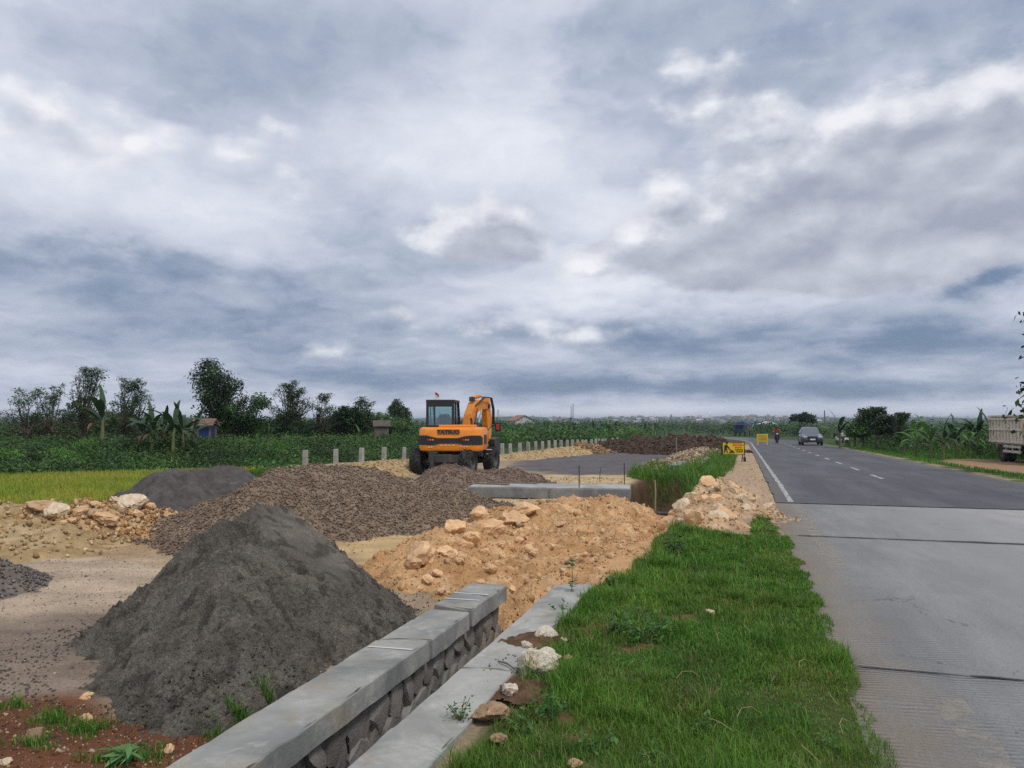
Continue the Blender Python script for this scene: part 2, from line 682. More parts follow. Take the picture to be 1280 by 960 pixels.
# where grass and leaves cover the ground
VERGE = [(-1.40, 1.5), (-1.36, 4.0), (-1.40, 5.4), (-1.50, 6.6), (-1.45, 7.4), (-1.22, 8.2), (-1.12, 9.4), (-1.10, 11.2), (-0.95, 11.9), (-0.5, 11.6), (0.1, 11.9), (0.25, 14.2),
         (0.42, 14.4), (0.62, 12.0), (0.70, 8.0), (0.72, 5.0), (0.70, 1.5)]
TRENCH_GRASS = pz([(792, 592), (800, 583), (860, 580), (905, 566), (918, 566), (906, 590), (886, 601), (872, 616), (858, 634), (851, 628), (858, 606), (850, 597), (815, 596)], 0.0)
FIELD_EDGE = [G(-500, 640, -.2), G(-100, 636, -.2), G(60, 634, -.2), G(165, 628, -.2), G(310, 600, -.2), G(375, 586, -.2)]
POST_LINE = [(-18.4, 29.0), (-17.6, 33.0), (-16.4, 37.5), (-14.6, 42.5), (-13.0, 47.5), (-11.9, 53.5), (-11.0, 62.0), (-10.5, 75.0)]
SITE_EDGE = FIELD_EDGE + [(x - 0.7, y) for x, y in POST_LINE]


def edge_x(Y):
    """left edge of the filled site at each Y"""
    e = sorted([(p[1], p[0]) for p in SITE_EDGE])
    return np.interp(Y, [a for a, _ in e], [b for _, b in e])


def ground_z(X, Y):
    X, Y = np.asarray(X, float), np.asarray(Y, float)
    fall = zroad(Y)
    z = np.full(np.broadcast(X, Y).shape, -0.15) + fall
    z = z + 0.045 * fbm(X * 0.35, Y * 0.35, 3, 3) + 0.018 * fbm(X * 1.7, Y * 1.7, 5, 4)
    # field to the left lies lower
    ex = edge_x(Y)
    w = sstep(ex - X, -0.4, 1.4) * (X < -8)
    z = z * (1 - w) + w * (-0.75 + 0.02 * fbm(X * 0.8, Y * 0.8, 9, 3))
    # grass verge and shoulder between ditch and road
    wv = sstep(X, -2.0, -1.7)
    zv = 0.0 + fall + 0.05 * np.exp(-((X + 0.7) / 0.55) ** 2) * sstep(Y, 3, 5) * (1 - sstep(Y, 16, 20)) + 0.02 * fbm(X * 1.3, Y * 1.3, 15, 3) + 0.10 * np.exp(-((X + 0.7) / 0.45) ** 2 - ((Y - 10.7) / 1.1) ** 2)
    zv = zv * (1 - sstep(X, 0.25, 0.62)) + (fall - 0.006) * sstep(X, 0.25, 0.62)
    z = z * (1 - wv) + wv * zv
    # under the road
    wr = sstep(X, 0.68, 0.76)
    z = z * (1 - wr) + wr * (fall - 0.05)
    # right of the road: verge, then land a little lower
    wq = sstep(X, 7.42, 7.6)
    zq = fall + 0.0 - 0.28 * sstep(X, 7.8, 10.5) + 0.03 * fbm(X * 0.9, Y * 0.9, 21, 3)
    z = z * (1 - wq) + wq * zq
    # walled ditch, then the raw trench
    dx = np.abs(X - DITCH_X)
    wd = (1 - sstep(np.abs(X + 2.075), 0.335, 0.42)) * (1 - sstep(Y, 7.6, 8.4))
    z = z * (1 - wd) + wd * np.minimum(z, -0.85 + 0.06 * fbm(X * 3, Y * 2, 31, 3))
    cx = -2.0 + 0.12 * np.sin(Y * 0.5)
    dt = np.abs(X - cx) + 0.14 * fbm(X * 1.5, Y * 1.5, 33, 3)
    prof = sstep(Y, 10.5, 13.8) * (1 - sstep(Y, 24.0, 25.5))
    wt = (1 - sstep(dt, 0.55, 0.86)) * prof
    z = z - wt * 1.25
    soil = (1 - sstep(dt, 0.2, 0.6)) * sstep(Y, 7.4, 8.4) * (1 - sstep(Y, 9.5, 13.5))
    z = z - soil * 0.18
    # far walled ditch
    wf = (1 - sstep(dx, 0.20, 0.28)) * sstep(Y, 29.5, 29.8) * (1 - sstep(Y, 75, 76))
    z = z - wf * 0.7
    # far land: low, then the hillside with the town
    far = sstep(np.hypot(X, Y), 150, 400)
    z = z * (1 - far) + far * (-1.6)
    azd = np.degrees(np.arctan2(X, Y))
    rr = np.hypot(X, Y)
    hill = sstep(rr, 900, 2600) * (13 + 9 * np.exp(-((azd + 1.0) / 4.5) ** 2) + 4.5 * np.exp(-((azd + 16) / 5) ** 2) + 5 * fbm(azd * 0.22, rr * 0.0008, 41, 4))
    return z + hill


def grow(a, b, step, k=1.12):
    out, s = [a], step
    sg = 1 if b > a else -1
    while (out[-1] - b) * sg < 0:
        out.append(out[-1] + sg * s)
        s *= k
    return out


xs = np.array(sorted(set(np.round(np.concatenate([grow(-10.5, -6000, 0.09, 1.09), np.arange(-10.5, 0.8, 0.065), grow(0.8, 9, 0.08, 1.03), grow(9.1, 6000, 0.25, 1.10)]), 4))))
ys = np.array(sorted(set(np.round(np.concatenate([np.arange(-6, 1.2, 0.3), np.arange(1.2, 16, 0.065), grow(16, 120, 0.07, 1.018), grow(122, 7000, 2.0, 1.07)]), 4))))
GX, GY = np.meshgrid(xs, ys)
X, Y = GX.ravel(), GY.ravel()
Z = ground_z(X, Y)
# colours of the earth itself
base = np.array([0.30, 0.225, 0.145])
Cg = np.tile(base, (len(X), 1))
n1 = fbm(X * 0.55, Y * 0.55, 51, 4)
n2 = fbm(X * 2.2, Y * 2.2, 61, 4)
for pts, soft, rag, c in ZW:
    sd_ = poly_sdf(X, Y, pts) + rag * n1 + rag * 0.4 * n2
    w = (1 - sstep(sd_, -soft, soft))[:, None]
    Cg = Cg * (1 - w) + c * w
streak = fbm(X * 0.5 + Y * 0.25, Y * 2.4 - X * 0.7, 71, 4)
Cg *= (1 + 0.22 * streak[:, None] * ((X < -2.5) & (Y < 60))[:, None])
ex = edge_x(Y)
green_dark = np.array([0.030, 0.058, 0.014])
w = sstep(ex - X + 0.25 * n2, -0.1, 0.5)[:, None] * (X < -8)[:, None]
Cg = Cg * (1 - w) + green_dark * w
vs = (1 - sstep(poly_sdf(X, Y, VERGE) + 0.10 * n2, -0.1, 0.08))[:, None]
bare = sstep(n1 + 0.5 * n2, 0.9, 1.15)[:, None]
Cg = Cg * (1 - vs) + vs * (np.array([0.06, 0.072, 0.022]) * (1 - bare) + np.array([0.17, 0.09, 0.05]) * bare)
w = (1 - sstep(poly_sdf(X, Y, TRENCH_GRASS) + 0.3 * n2, -0.2, 0.2))[:, None]
Cg = Cg * (1 - w) + w * np.array([0.04, 0.07, 0.018])
w = (sstep(X + .12 * n2, -2.75, -2.6) * (1 - sstep(X + .15 * n2, -1.15, -1.0)) * sstep(Y, 7.4, 7.7) * (1 - sstep(Y, 13.5, 14.5)))[:, None]
Cg = Cg * (1 - w) + w * np.array([0.50, 0.29, 0.145]) * (1 + .2 * n2[:, None])
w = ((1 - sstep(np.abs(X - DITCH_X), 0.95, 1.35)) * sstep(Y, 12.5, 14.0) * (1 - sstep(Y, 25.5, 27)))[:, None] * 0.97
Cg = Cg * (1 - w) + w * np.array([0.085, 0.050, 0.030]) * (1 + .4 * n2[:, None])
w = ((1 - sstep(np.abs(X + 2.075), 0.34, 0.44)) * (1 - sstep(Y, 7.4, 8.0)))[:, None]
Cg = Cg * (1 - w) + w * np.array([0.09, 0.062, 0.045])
w = sstep(X, 7.3, 7.7)[:, None]
rg = np.array([0.050, 0.088, 0.022]) * (1 + 0.3 * n2[:, None])
dirt = (1 - sstep(poly_sdf(X, Y, pz([(1150, 578), (1190, 572), (1290, 574), (1420, 582), (1420, 600), (1260, 590)], -0.2)) + 0.8 * n1, -0.6, 0.6))[:, None]
edge = (1 - sstep(X, 7.6, 8.3))[:, None] * sstep(n1, -0.3, 0.3)[:, None]
rg = rg * (1 - dirt) + dirt * np.array([0.30, 0.19, 0.11])
rg = rg * (1 - edge) + edge * np.array([0.30, 0.22, 0.13])
Cg = Cg * (1 - w) + w * rg
w = sstep(Y, 62, 95)[:, None]
Cg = Cg * (1 - w) + w * (np.array([0.038, 0.066, 0.022]) * (1 + 0.35 * fbm(X * 0.03, Y * 0.03, 81, 4)[:, None]))
Cg = np.clip(Cg, 0.01, 0.9)
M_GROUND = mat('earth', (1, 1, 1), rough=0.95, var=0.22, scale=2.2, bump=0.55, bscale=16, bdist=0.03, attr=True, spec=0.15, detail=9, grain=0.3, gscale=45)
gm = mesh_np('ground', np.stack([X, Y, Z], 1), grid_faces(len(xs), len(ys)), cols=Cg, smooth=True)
ground = link('ground', gm, mat=M_GROUND)
tag(ground, kind='structure')


# ---------------------------------------------------------------- road: old asphalt ahead, concrete slabs near
def road_x(Y, off=0.0):
    """the road bends left far ahead"""
    b = np.clip(np.asarray(Y, float) - 78, 0, 400)
    return off - 0.0036 * b * b


def asphalt_mat():
    m = bpy.data.materials.new('asphalt')
    m.use_nodes = True
    T = NT(m.node_tree)
    bs = T.n['Principled BSDF']
    co = T.new('ShaderNodeTexCoord').outputs['Object']
    x, y, z = T.sep(co)
    st = T.noise(T.xyz(T.mul(x, 1.3), T.mul(y, 0.16), 0.0), 1.0, 6.0, 0.6)
    c = T.mix(T.smooth(st, 0.32, 0.7), (0.062, 0.062, 0.070), (0.102, 0.101, 0.108))
    pt = T.noise(co, 0.45, 5.0, 0.62)
    c = T.mix(T.smooth(pt, 0.52, 0.62), c, (0.078, 0.077, 0.082))
    ag = T.noise(co, 90.0, 3.0, 0.7)
    c = T.mix(T.mul(T.smooth(ag, 0.55, 0.75), 0.5), c, (0.17, 0.165, 0.16))
    # wheel-polished, dusty edges
    ed = T.smooth(T.math('ABSOLUTE', T.sub(x, 4.05)), 2.6, 3.5)
    c = T.mix(T.mul(ed, 0.45), c, (0.17, 0.145, 0.115))
    T.put(bs.inputs['Base Color'], c)
    T.put(bs.inputs['Roughness'], T.lin(pt, 0.3, 0.7, 0.62, 0.85))
    bs.inputs['Specular IOR Level'].default_value = 0.35
    b = T.new('ShaderNodeBump')
    b.inputs['Strength'].default_value = 0.35
    b.inputs['Distance'].default_value = 0.01
    T.put(b.inputs['Height'], T.add(ag, T.mul(T.noise(co, 6.0, 5.0, 0.6), 2.0)))
    T.l.new(b.outputs[0], bs.inputs['Normal'])
    return m


def concrete_road_mat():
    m = bpy.data.materials.new('road_concrete')
    m.use_nodes = True
    T = NT(m.node_tree)
    bs = T.n['Principled BSDF']
    co = T.new('ShaderNodeTexCoord').outputs['Object']
    x, y, z = T.sep(co)
    st = T.noise(T.xyz(T.mul(x, 2.0), T.mul(y, 0.5), 0.0), 1.0, 7.0, 0.62)
    c = T.mix(T.smooth(st, 0.28, 0.74), (0.26, 0.254, 0.244), (0.36, 0.352, 0.338))
    bl = T.noise(co, 0.7, 6.0, 0.6)
    c = T.mix(T.smooth(bl, 0.5, 0.7), c, (0.295, 0.287, 0.277))
    fine = T.noise(co, 38.0, 5.0, 0.7)
    c = T.mix(T.mul(T.smooth(fine, 0.52, 0.70), 0.6), c, (0.13, 0.125, 0.12))
    agg = T.noise(co, 120.0, 2.0, 0.8)
    c = T.mix(T.mul(T.smooth(agg, 0.55, 0.72), 0.5), c, (0.40, 0.39, 0.37))
    crk = T.voronoi(T.vmath('ADD', co, T.vmath('SCALE', T.noise(co, 1.3, 5.0, 0.6, col=True), s=0.9)), 0.42, 'DISTANCE_TO_EDGE')
    c = T.mix(T.mul(T.mul(T.smooth(crk, 0.004, 0.001), T.smooth(bl, 0.50, 0.58)), 0.6), c, (0.09, 0.085, 0.08))
    oil = T.noise(co, 2.3, 4.0, 0.7, 0.8)
    c = T.mix(T.mul(T.smooth(oil, 0.66, 0.74), 0.5), c, (0.13, 0.125, 0.12))
    # dried mud along the verge
    mud_n = T.add(x, T.mul(T.sub(T.noise(co, 1.4, 5.0, 0.6), 0.5), 0.9))
    mud = T.smooth(mud_n, 1.30, 0.62)
    c = T.mix(T.mul(mud, 0.7), c, (0.36, 0.285, 0.205))
    dark = T.smooth(T.math('ABSOLUTE', T.sub(x, 3.3)), 1.6, 0.3)
    c = T.mix(T.mul(T.mul(dark, T.smooth(st, 0.3, 0.6)), 0.35), c, (0.21, 0.208, 0.212))
    T.put(bs.inputs['Base Color'], c)
    bs.inputs['Roughness'].default_value = 0.85
    bs.inputs['Specular IOR Level'].default_value = 0.25
    # brushed cross grooves, strongest near the verge where traffic has not worn them
    wob = T.mul(T.noise(co, 0.9, 3.0, 0.5), 1.2)
    gr = T.math('SINE', T.mul(T.add(y, T.mul(wob, 0.35)), 2 * math.pi / 0.052))
    worn = T.mul(T.smooth(x, 2.1, 1.1, 0.10, 1.0), T.smooth(y, 8.5, 5.0, 0.15, 1.0))
    b = T.new('ShaderNodeBump')
    b.inputs['Strength'].default_value = 0.8
    b.inputs['Distance'].default_value = 0.012
    T.put(b.inputs['Height'], T.add(T.mul(T.mul(gr, 0.5), worn), T.mul(T.noise(co, 22.0, 6.0, 0.7), 0.55)))
    T.l.new(b.outputs[0], bs.inputs['Normal'])
    return m


M_ASPH, M_CONC_ROAD = asphalt_mat(), concrete_road_mat()
road = tag(link('road', None), kind='structure')
ASPH_Y0 = 16.9


def strip(name, y0, y1, offs, z, m, parent, step=1.5, jag=0.0, k=1.02):
    yy = np.array(grow(y0, y1, step, k))
    oo = np.array(offs)
    XX = road_x(yy)[:, None] + oo[None, :]
    YY = np.repeat(yy[:, None], len(oo), 1)
    if jag:
        XX[:, 0] += jag * fbm(yy * 1.1, yy * 0 + 3, 91, 4)
        XX[:, -1] += jag * fbm(yy * 1.1, yy * 0 + 9, 93, 4)
    ZZ = zroad(YY) + z
    me = mesh_np(name, np.stack([XX.ravel(), YY.ravel(), ZZ.ravel()], 1), grid_faces(len(oo), len(yy)))
    return link(name, me, parent, m)


strip('asphalt', ASPH_Y0 + 0.0, 260, [0.70, 2.0, 4.0, 6.0, ROAD_R], 0.012, M_ASPH, road, 0.35, 0.07, 1.012)
# concrete slabs, with the joints between them open
joints = [-9.0, -0.6, 5.82, 12.18, ASPH_Y0 + 0.02]
for y0, y1 in zip(joints[:-1], joints[1:]):
    for x0, x1 in ((0.62, ROAD_R),):
        n = 40
        yy = np.linspace(y0 + 0.012, y1 - 0.012, n)
        top0 = np.full(n, x0)
        if x0 < 1:
            top0 = top0 + 0.025 * fbm(yy * 2.0, yy * 0, 95, 4)
        v = np.concatenate([np.stack([top0, yy, np.zeros(n)], 1), np.stack([np.full(n, x1), yy, np.zeros(n)], 1),
                            np.stack([top0, yy, np.full(n, -0.2)], 1), np.stack([np.full(n, x1), yy, np.full(n, -0.2)], 1)])
        i = np.arange(n - 1)
        f = np.concatenate([np.stack([i, i + n, i + n + 1, i + 1], 1), np.stack([i + 1, i + 1 + 2 * n, i + 2 * n, i], 1),
                            np.stack([i + n, i + 3 * n, i + 3 * n + 1, i + n + 1], 1),
                            np.array([[0, 2 * n, 3 * n, n], [n - 1, 2 * n - 1, 4 * n - 1, 3 * n - 1]])])
        link('concrete_slab', mesh_np('concrete_slab', v, f), road, M_CONC_ROAD)
M_TAR = mat('tar', (0.028, 0.027, 0.03), rough=0.6, var=0.4, scale=14, bump=0.4, bscale=40)
for (ya, w, xa, xb, sl) in ((12.18, 0.075, 0.80, ROAD_R, 0.012), (5.82, 0.012, 0.66, ROAD_R, 0.004), (5.84, 0.035, 1.45, 1.95, 0.0), (-0.6, 0.02, 0.66, ROAD_R, 0.0)):
    n = int((xb - xa) / 0.05)
    xx = np.linspace(xa, xb, n)
    ww = w * (0.75 + 0.9 * fbm(xx * 1.4, xx * 0 + ya, 97, 4)) * np.minimum(1, 0.2 + np.minimum(xx - xa, xb - xx) * 4)
    yc = ya + (xx - xa) * sl + 0.02 * fbm(xx * 0.8, xx * 0 + 5, 99, 3)
    v = np.concatenate([np.stack([xx, yc - ww, np.full(n, 0.004)], 1), np.stack([xx, yc + ww, np.full(n, 0.004)], 1)])
    i = np.arange(n - 1)
    link('tar_joint', mesh_np('tar_joint', v, np.stack([i, i + 1, i + 1 + n, i + n], 1)), road, M_TAR)


def paint_mat(name, colour, lo, hi, amt=0.92):
    """road paint, worn off in patches (transparent where it is gone)"""
    m = bpy.data.materials.new(name)
    m.use_nodes = True
    T = NT(m.node_tree)
    bs = T.n['Principled BSDF']
    co = T.new('ShaderNodeTexCoord').outputs['Object']
    n = T.noise(co, 5.0, 7.0, 0.72)
    n2 = T.noise(co, 60.0, 3.0, 0.7)
    T.put(bs.inputs['Base Color'], T.mix(n2, colour, tuple(c * 0.72 for c in colour)))
    bs.inputs['Roughness'].default_value = 0.8
    T.put(bs.inputs['Alpha'], T.mul(T.smooth(T.add(n, T.mul(n2, 0.25)), lo, hi), amt))
    return m


M_PAINT = paint_mat('road_paint', (0.50, 0.50, 0.47), 0.44, 0.68)
M_PAINT_FADED = paint_mat('road_paint_faded', (0.46, 0.41, 0.32), 0.48, 0.85, 0.6)
strip('edge_line', ASPH_Y0 + 0.15, 240, [0.94, 1.05], 0.018, M_PAINT, road, 0.4, 0.025, 1.02)
strip('edge_line', 9.5, ASPH_Y0 - 0.05, [0.98, 1.17], 0.005, M_PAINT_FADED, road, 0.3, 0.03)
strip('edge_line', 2.4, 5.3, [1.10, 1.28], 0.005, M_PAINT_FADED, road, 0.3, 0.03)
yd = 25.0
while yd < 130:
    strip('centre_dash', yd, yd + 1.7, [3.98, 4.11], 0.018, M_PAINT, road, 0.4)
    yd += 4.75
# ---------------------------------------------------------------- heaps
def ridge_h(X, Y, ridges):
    H = np.full(X.shape, -9.0)
    for pts, slope, r0 in ridges:
        if len(pts) == 1:
            pts = [pts[0], (pts[0][0] + 1e-3, pts[0][1], pts[0][2])]
        for (ax, ay, az_), (bx, by, bz) in zip(pts[:-1], pts[1:]):
            ex, ey = bx - ax, by - ay
            t = np.clip(((X - ax) * ex + (Y - ay) * ey) / (ex * ex + ey * ey), 0, 1)
            d = np.sqrt((X - ax - ex * t) ** 2 + (Y - ay - ey * t) ** 2 + r0 * r0) - r0
            H = np.maximum(H, az_ + (bz - az_) * t - slope * d)
    return H


class Heap:
    def __init__(self, ridges, seed, lumps, wob=0.25, cap=None, soft=0.05):
        self.r, self.seed, self.lumps, self.wob, self.cap, self.soft = ridges, seed, lumps, wob, cap, soft
        p = [q for rr in ridges for q in rr[0]]
        m = max(max(0.3, (q[2] + 0.6)) / min(r[1] for r in ridges) for q in p) + 0.4
        self.box = (min(q[0] for q in p) - m, max(q[0] for q in p) + m, min(q[1] for q in p) - m, max(q[1] for q in p) + m)

    def h(self, X, Y, g=None):
        """(surface height, height above the ground)"""
        X, Y = np.asarray(X, float), np.asarray(Y, float)
        g = ground_z(X, Y) if g is None else g
        wx = X + self.wob * fbm(X * 0.9, Y * 0.9, self.seed, 3)
        wy = Y + self.wob * fbm(X * 0.9, Y * 0.9, self.seed + 7, 3)
        H = ridge_h(wx, wy, self.r)
        for i, (f, a, o) in enumerate(self.lumps):
            H = H + a * fbm(X * f, Y * f, self.seed + 20 + i, o, 0.55)
        if self.cap is not None:
            H = np.minimum(H, self.cap(X, Y))
        d = H - g
        s = self.soft
        d = s * np.logaddexp(0, d / s) - 0.6931 * s
        return g + d, d

    def mesh(self, name, res, colf=None):
        x0, x1, y0, y1 = self.box
        xs_ = np.arange(x0, x1, res)
        ys_ = np.arange(y0, y1, res)
        XX, YY = np.meshgrid(xs_, ys_)
        XX = XX.ravel() + res * 0.3 * (hash2(np.arange(XX.size), np.arange(XX.size) * 0, 3) - 0.5)
        YY = YY.ravel() + res * 0.3 * (hash2(np.arange(YY.size), np.arange(YY.size) * 0, 5) - 0.5)
        Zs, d = self.h(XX, YY)
        f = grid_faces(len(xs_), len(ys_))
        keep = (d[f] > -0.0).any(1)
        f = f[keep]
        used = np.unique(f)
        mp = np.full(len(XX), -1)
        mp[used] = np.arange(len(used))
        v = np.stack([XX, YY, Zs - 0.012], 1)[used]
        cols = colf(XX[used], YY[used], Zs[used], d[used]) if colf else None
        return mesh_np(name, v, mp[f], cols=cols, smooth=True)


def var_col(c0, c1, f, seed, c2=None):
    c0, c1 = np.array(c0), np.array(c1)
    def fn(X, Y, Z, d):
        n = sstep(fbm(X * f, Y * f + Z * f, seed, 4), -0.45, 0.45)[:, None]
        c = c0 * (1 - n) + c1 * n
        if c2 is not None:
            k = sstep(fbm(X * f * 3, Y * f * 3, seed + 5, 3), 0.25, 0.55)[:, None]
            c = c * (1 - k) + np.array(c2) * k
        return c
    return fn


def scatter_heap(heap, n, rs, dmin=0.04, bias=None):
    x0, x1, y0, y1 = heap.box
    px = rs.uniform(x0, x1, n * 4)
    py = rs.uniform(y0, y1, n * 4)
    z, d = heap.h(px, py)
    k = d > dmin
    if bias is not None:
        k &= bias(px, py)
    idx = np.nonzero(k)[0][:n]
    return np.stack([px[idx], py[idx], z[idx]], 1)


CUBE_V = np.array([[-1, -1, -1], [1, -1, -1], [1, 1, -1], [-1, 1, -1], [-1, -1, 1], [1, -1, 1], [1, 1, 1], [-1, 1, 1]], float) * 0.62
CUBE_F = np.array([[0, 3, 2, 1], [4, 5, 6, 7], [0, 1, 5, 4], [1, 2, 6, 5], [2, 3, 7, 6], [3, 0, 4, 7]])


def rand_rot(n, rs):
    q = rs.normal(size=(n, 4))
    q /= np.linalg.norm(q, axis=1)[:, None]
    w, x, y, z = q.T
    return np.stack([np.stack([1 - 2 * (y * y + z * z), 2 * (x * y - z * w), 2 * (x * z + y * w)], 1),
                     np.stack([2 * (x * y + z * w), 1 - 2 * (x * x + z * z), 2 * (y * z - x * w)], 1),
                     np.stack([2 * (x * z - y * w), 2 * (y * z + x * w), 1 - 2 * (x * x + y * y)], 1)], 1)


def stones_mesh(name, pts, size, rs, cols):
    """many small broken stones joined into one mesh"""
    n = len(pts)
    v = CUBE_V[None] * (1 + rs.uniform(-0.45, 0.35, (n, 8, 3)))
    v = v * (np.asarray(size)[:, None, None] * rs.uniform(0.6, 1.15, (n, 1, 3)))
    v = np.einsum('nij,nkj->nki', rand_rot(n, rs), v) + pts[:, None, :]
    f = (CUBE_F[None] + (np.arange(n) * 8)[:, None, None]).reshape(-1, 4)
    c = np.repeat(np.asarray(cols), 8, 0)
    return mesh_np(name, v.reshape(-1, 3), f, cols=c)


def pick_cols(n, rs, cs, jit=0.2):
    cs = np.array(cs)
    return np.clip(cs[rs.integers(0, len(cs), n)] * (1 + rs.uniform(-jit, jit, (n, 1))), 0.005, 0.95)


def at(px, py, dist):
    x, y, z = A(px, py, dist)
    return (x, y, z)


RS = np.random.default_rng(11)
M_SAND = mat('wet_sand', (1, 1, 1), rough=0.95, var=0.25, scale=9, bump=1.0, bscale=32, bdist=0.04, attr=True, spec=0.1, grain=0.42, gscale=75)
M_HEAP = mat('broken_stone', (1, 1, 1), rough=0.92, var=0.3, scale=7, bump=0.8, bscale=24, bdist=0.05, attr=True, spec=0.15)
M_LOAM = mat('loose_earth', (1, 1, 1), rough=0.95, var=0.24, scale=3.5, bump=0.9, bscale=18, bdist=0.05, attr=True, spec=0.12, grain=0.25, gscale=40)

# the dark sand heap beside the ditch
pk = at(325, 606, 7.2)
pk2 = at(300, 680, 6.5)
sand = Heap([([pk], 1.06, 0.10), ([(pk[0] + .05, pk[1], pk[2] - 0.16)], 0.86, 0.14), ([at(350, 650, 7.0), (pk[0] + 0.75, pk[1] + 0.05, 0.40)], 0.80, 0.12), ([pk2, at(290, 768, 5.65)], 0.88, 0.15)], 101,
            [(1.3, 0.04, 3), (3.0, 0.036, 3), (6.0, 0.034, 3), (13.0, 0.034, 3), (26, 0.030, 3)], wob=0.15, cap=lambda X, Y: 0.03 + (-2.67 - X) * 0.62, soft=0.03)
o = link('sand_pile', sand.mesh('sand_pile', 0.016, var_col((0.132, 0.116, 0.096), (0.175, 0.155, 0.129), 2.0, 5, (0.088, 0.078, 0.066))), mat=M_SAND)
for p_ in o.data.polygons:
    p_.use_smooth = False
tag(o, 'tall cone of damp dark grey sand against the concrete ditch wall', 'sand pile')
GRAVEL = [(0.265, 0.19, 0.132), (0.225, 0.165, 0.118), (0.33, 0.245, 0.175), (0.24, 0.185, 0.14), (0.18, 0.132, 0.098)]


def gravel_heap(label, ridges, seed, res, n, smin, smax, wob=0.3, cols=GRAVEL, name='gravel_pile', cat='gravel pile', lum=1.0, group=None, lumps=None):
    hp = Heap(ridges, seed, lumps or [(0.8, 0.08, 3), (3.5, 0.05, 3), (12, 0.03, 2)], wob, soft=0.05)
    c = np.array(cols)
    o = link(name, hp.mesh(name, res, var_col(c[0] * 0.85 * lum, c[2] * 0.85 * lum, 1.6, seed + 2, c[1] * 0.8 * lum)), mat=M_HEAP)
    tag(o, label, cat, group)
    if n:
        pts = scatter_heap(hp, n, RS, 0.015)
        s = link('loose_stones', stones_mesh('loose_stones', pts, RS.uniform(smin, smax, len(pts)), RS, pick_cols(len(pts), RS, np.array(cols) * lum, 0.3)), o, M_HEAP)
        tag(s, kind='stuff')
    return hp


gravel = gravel_heap('long wide heap of brown grey broken stone behind the dark sand cone',
                     [([at(322, 604, 13.2), at(352, 586, 14.6), at(405, 580, 15.2)], 0.62, 0.35), ([at(405, 580, 15.2), at(470, 588, 15.6), at(535, 600, 16.0), at(590, 618, 15.5)], 0.5, 0.4),
                      ([at(300, 622, 12.6)], 0.6, 0.3), ([at(440, 620, 13.6), at(510, 632, 13.8)], 0.45, 0.4)], 201, 0.045, 34000, 0.007, 0.024)
gravel_heap('low grey gravel heap on the earth track left of the dark sand', [([at(-70, 682, 10.5)], 0.55, 0.3)], 221, 0.05, 2500, 0.008, 0.025, wob=.1, lumps=[(2, .03, 3), (9, .02, 2)],
            cols=[(0.2, 0.17, 0.15), (0.16, 0.145, 0.13), (0.25, 0.21, 0.18)])
gravel_heap('flat topped dark grey sand mound between rice field and gravel heap', [([at(215, 583, 17.8), at(292, 582, 18.2)], 0.72, 0.35)], 231, 0.05, 0, 0.01, 0.03, lumps=[(.8, .06, 3), (4, .04, 3), (14, .02, 2)],
            cols=[(0.115, 0.10, 0.095), (0.095, 0.084, 0.08), (0.14, 0.125, 0.115)], name='sand_pile', cat='sand pile')
gravel_heap('low brown gravel heap right behind the orange excavator', [([at(562, 579, 22.5)], 0.55, 0.3), ([at(600, 586, 22.6), at(640, 584, 23.2)], 0.45, 0.3), ([at(655, 596, 21.2)], 0.4, 0.3)], 241, 0.06, 8000, 0.009, 0.03,
            cols=[(0.215, 0.155, 0.12), (0.17, 0.13, 0.105), (0.27, 0.2, 0.15)])
TAN = [(0.47, 0.33, 0.165), (0.40, 0.27, 0.13), (0.56, 0.42, 0.24)]
gravel_heap('pale ochre earth mound beside the left rear excavator tyre', [([at(430, 581, 26), at(478, 574, 27.5), at(520, 573, 28.5)], 0.5, 0.3)], 251, 0.08, 900, 0.015, 0.05, cols=TAN, name='earth_mound', cat='earth mound')
gravel_heap('long pale ochre berm along the foot of the concrete posts', [([at(612, 569, 38.5), at(650, 565, 41), at(690, 560.5, 45), at(725, 556, 51)], 0.42, 0.4)], 261, 0.12, 1500, 0.02, 0.06, cols=TAN, name='earth_berm', cat='berm')
gravel_heap('small ochre rubble heap at the edge of the dark yard', [([at(728, 552, 50), at(742, 554, 50)], 0.6, 0.25)], 265, 0.1, 700, 0.03, 0.12, cols=[(0.30, 0.19, 0.10), (0.40, 0.27, 0.14), (0.2, 0.12, 0.07)], name='rubble_heap', cat='rubble')
DARK = [(0.085, 0.055, 0.040), (0.065, 0.042, 0.032), (0.115, 0.075, 0.052)]
gravel_heap('long dark brown spoil bank across the far end of the yard',
            [([at(775, 551, 58), at(800, 548, 56), at(835, 545.5, 54), at(870, 545, 53), at(893, 549, 50)], 0.5, 0.4), ([at(820, 553, 50), at(880, 553, 48)], 0.4, 0.4)], 271, 0.12, 4000, 0.03, 0.11, cols=DARK, name='spoil_bank', cat='spoil bank', wob=0.6, lumps=[(0.5, 0.25, 3), (2.0, 0.12, 3)])
gravel_heap('dark brown spoil mound near the last concrete posts', [([at(752, 551, 62), at(775, 549, 62)], 0.5, 0.4)], 275, 0.15, 600, 0.04, 0.1, cols=DARK, name='spoil_bank', cat='spoil bank', wob=0.6)
gravel_heap('low ragged row of ochre rubble beside the far ditch wall', [([at(815, 582, 30), at(845, 573, 34.5), at(868, 566, 39), at(880, 560, 44)], 0.35, 0.3)], 281, 0.08, 5000, 0.02, 0.09,
            cols=[(0.34, 0.22, 0.13), (0.42, 0.31, 0.2), (0.16, 0.10, 0.07), (0.5, 0.42, 0.32)], name='rubble_row', cat='rubble', lumps=[(1.0, 0.12, 3), (4, 0.07, 3)])
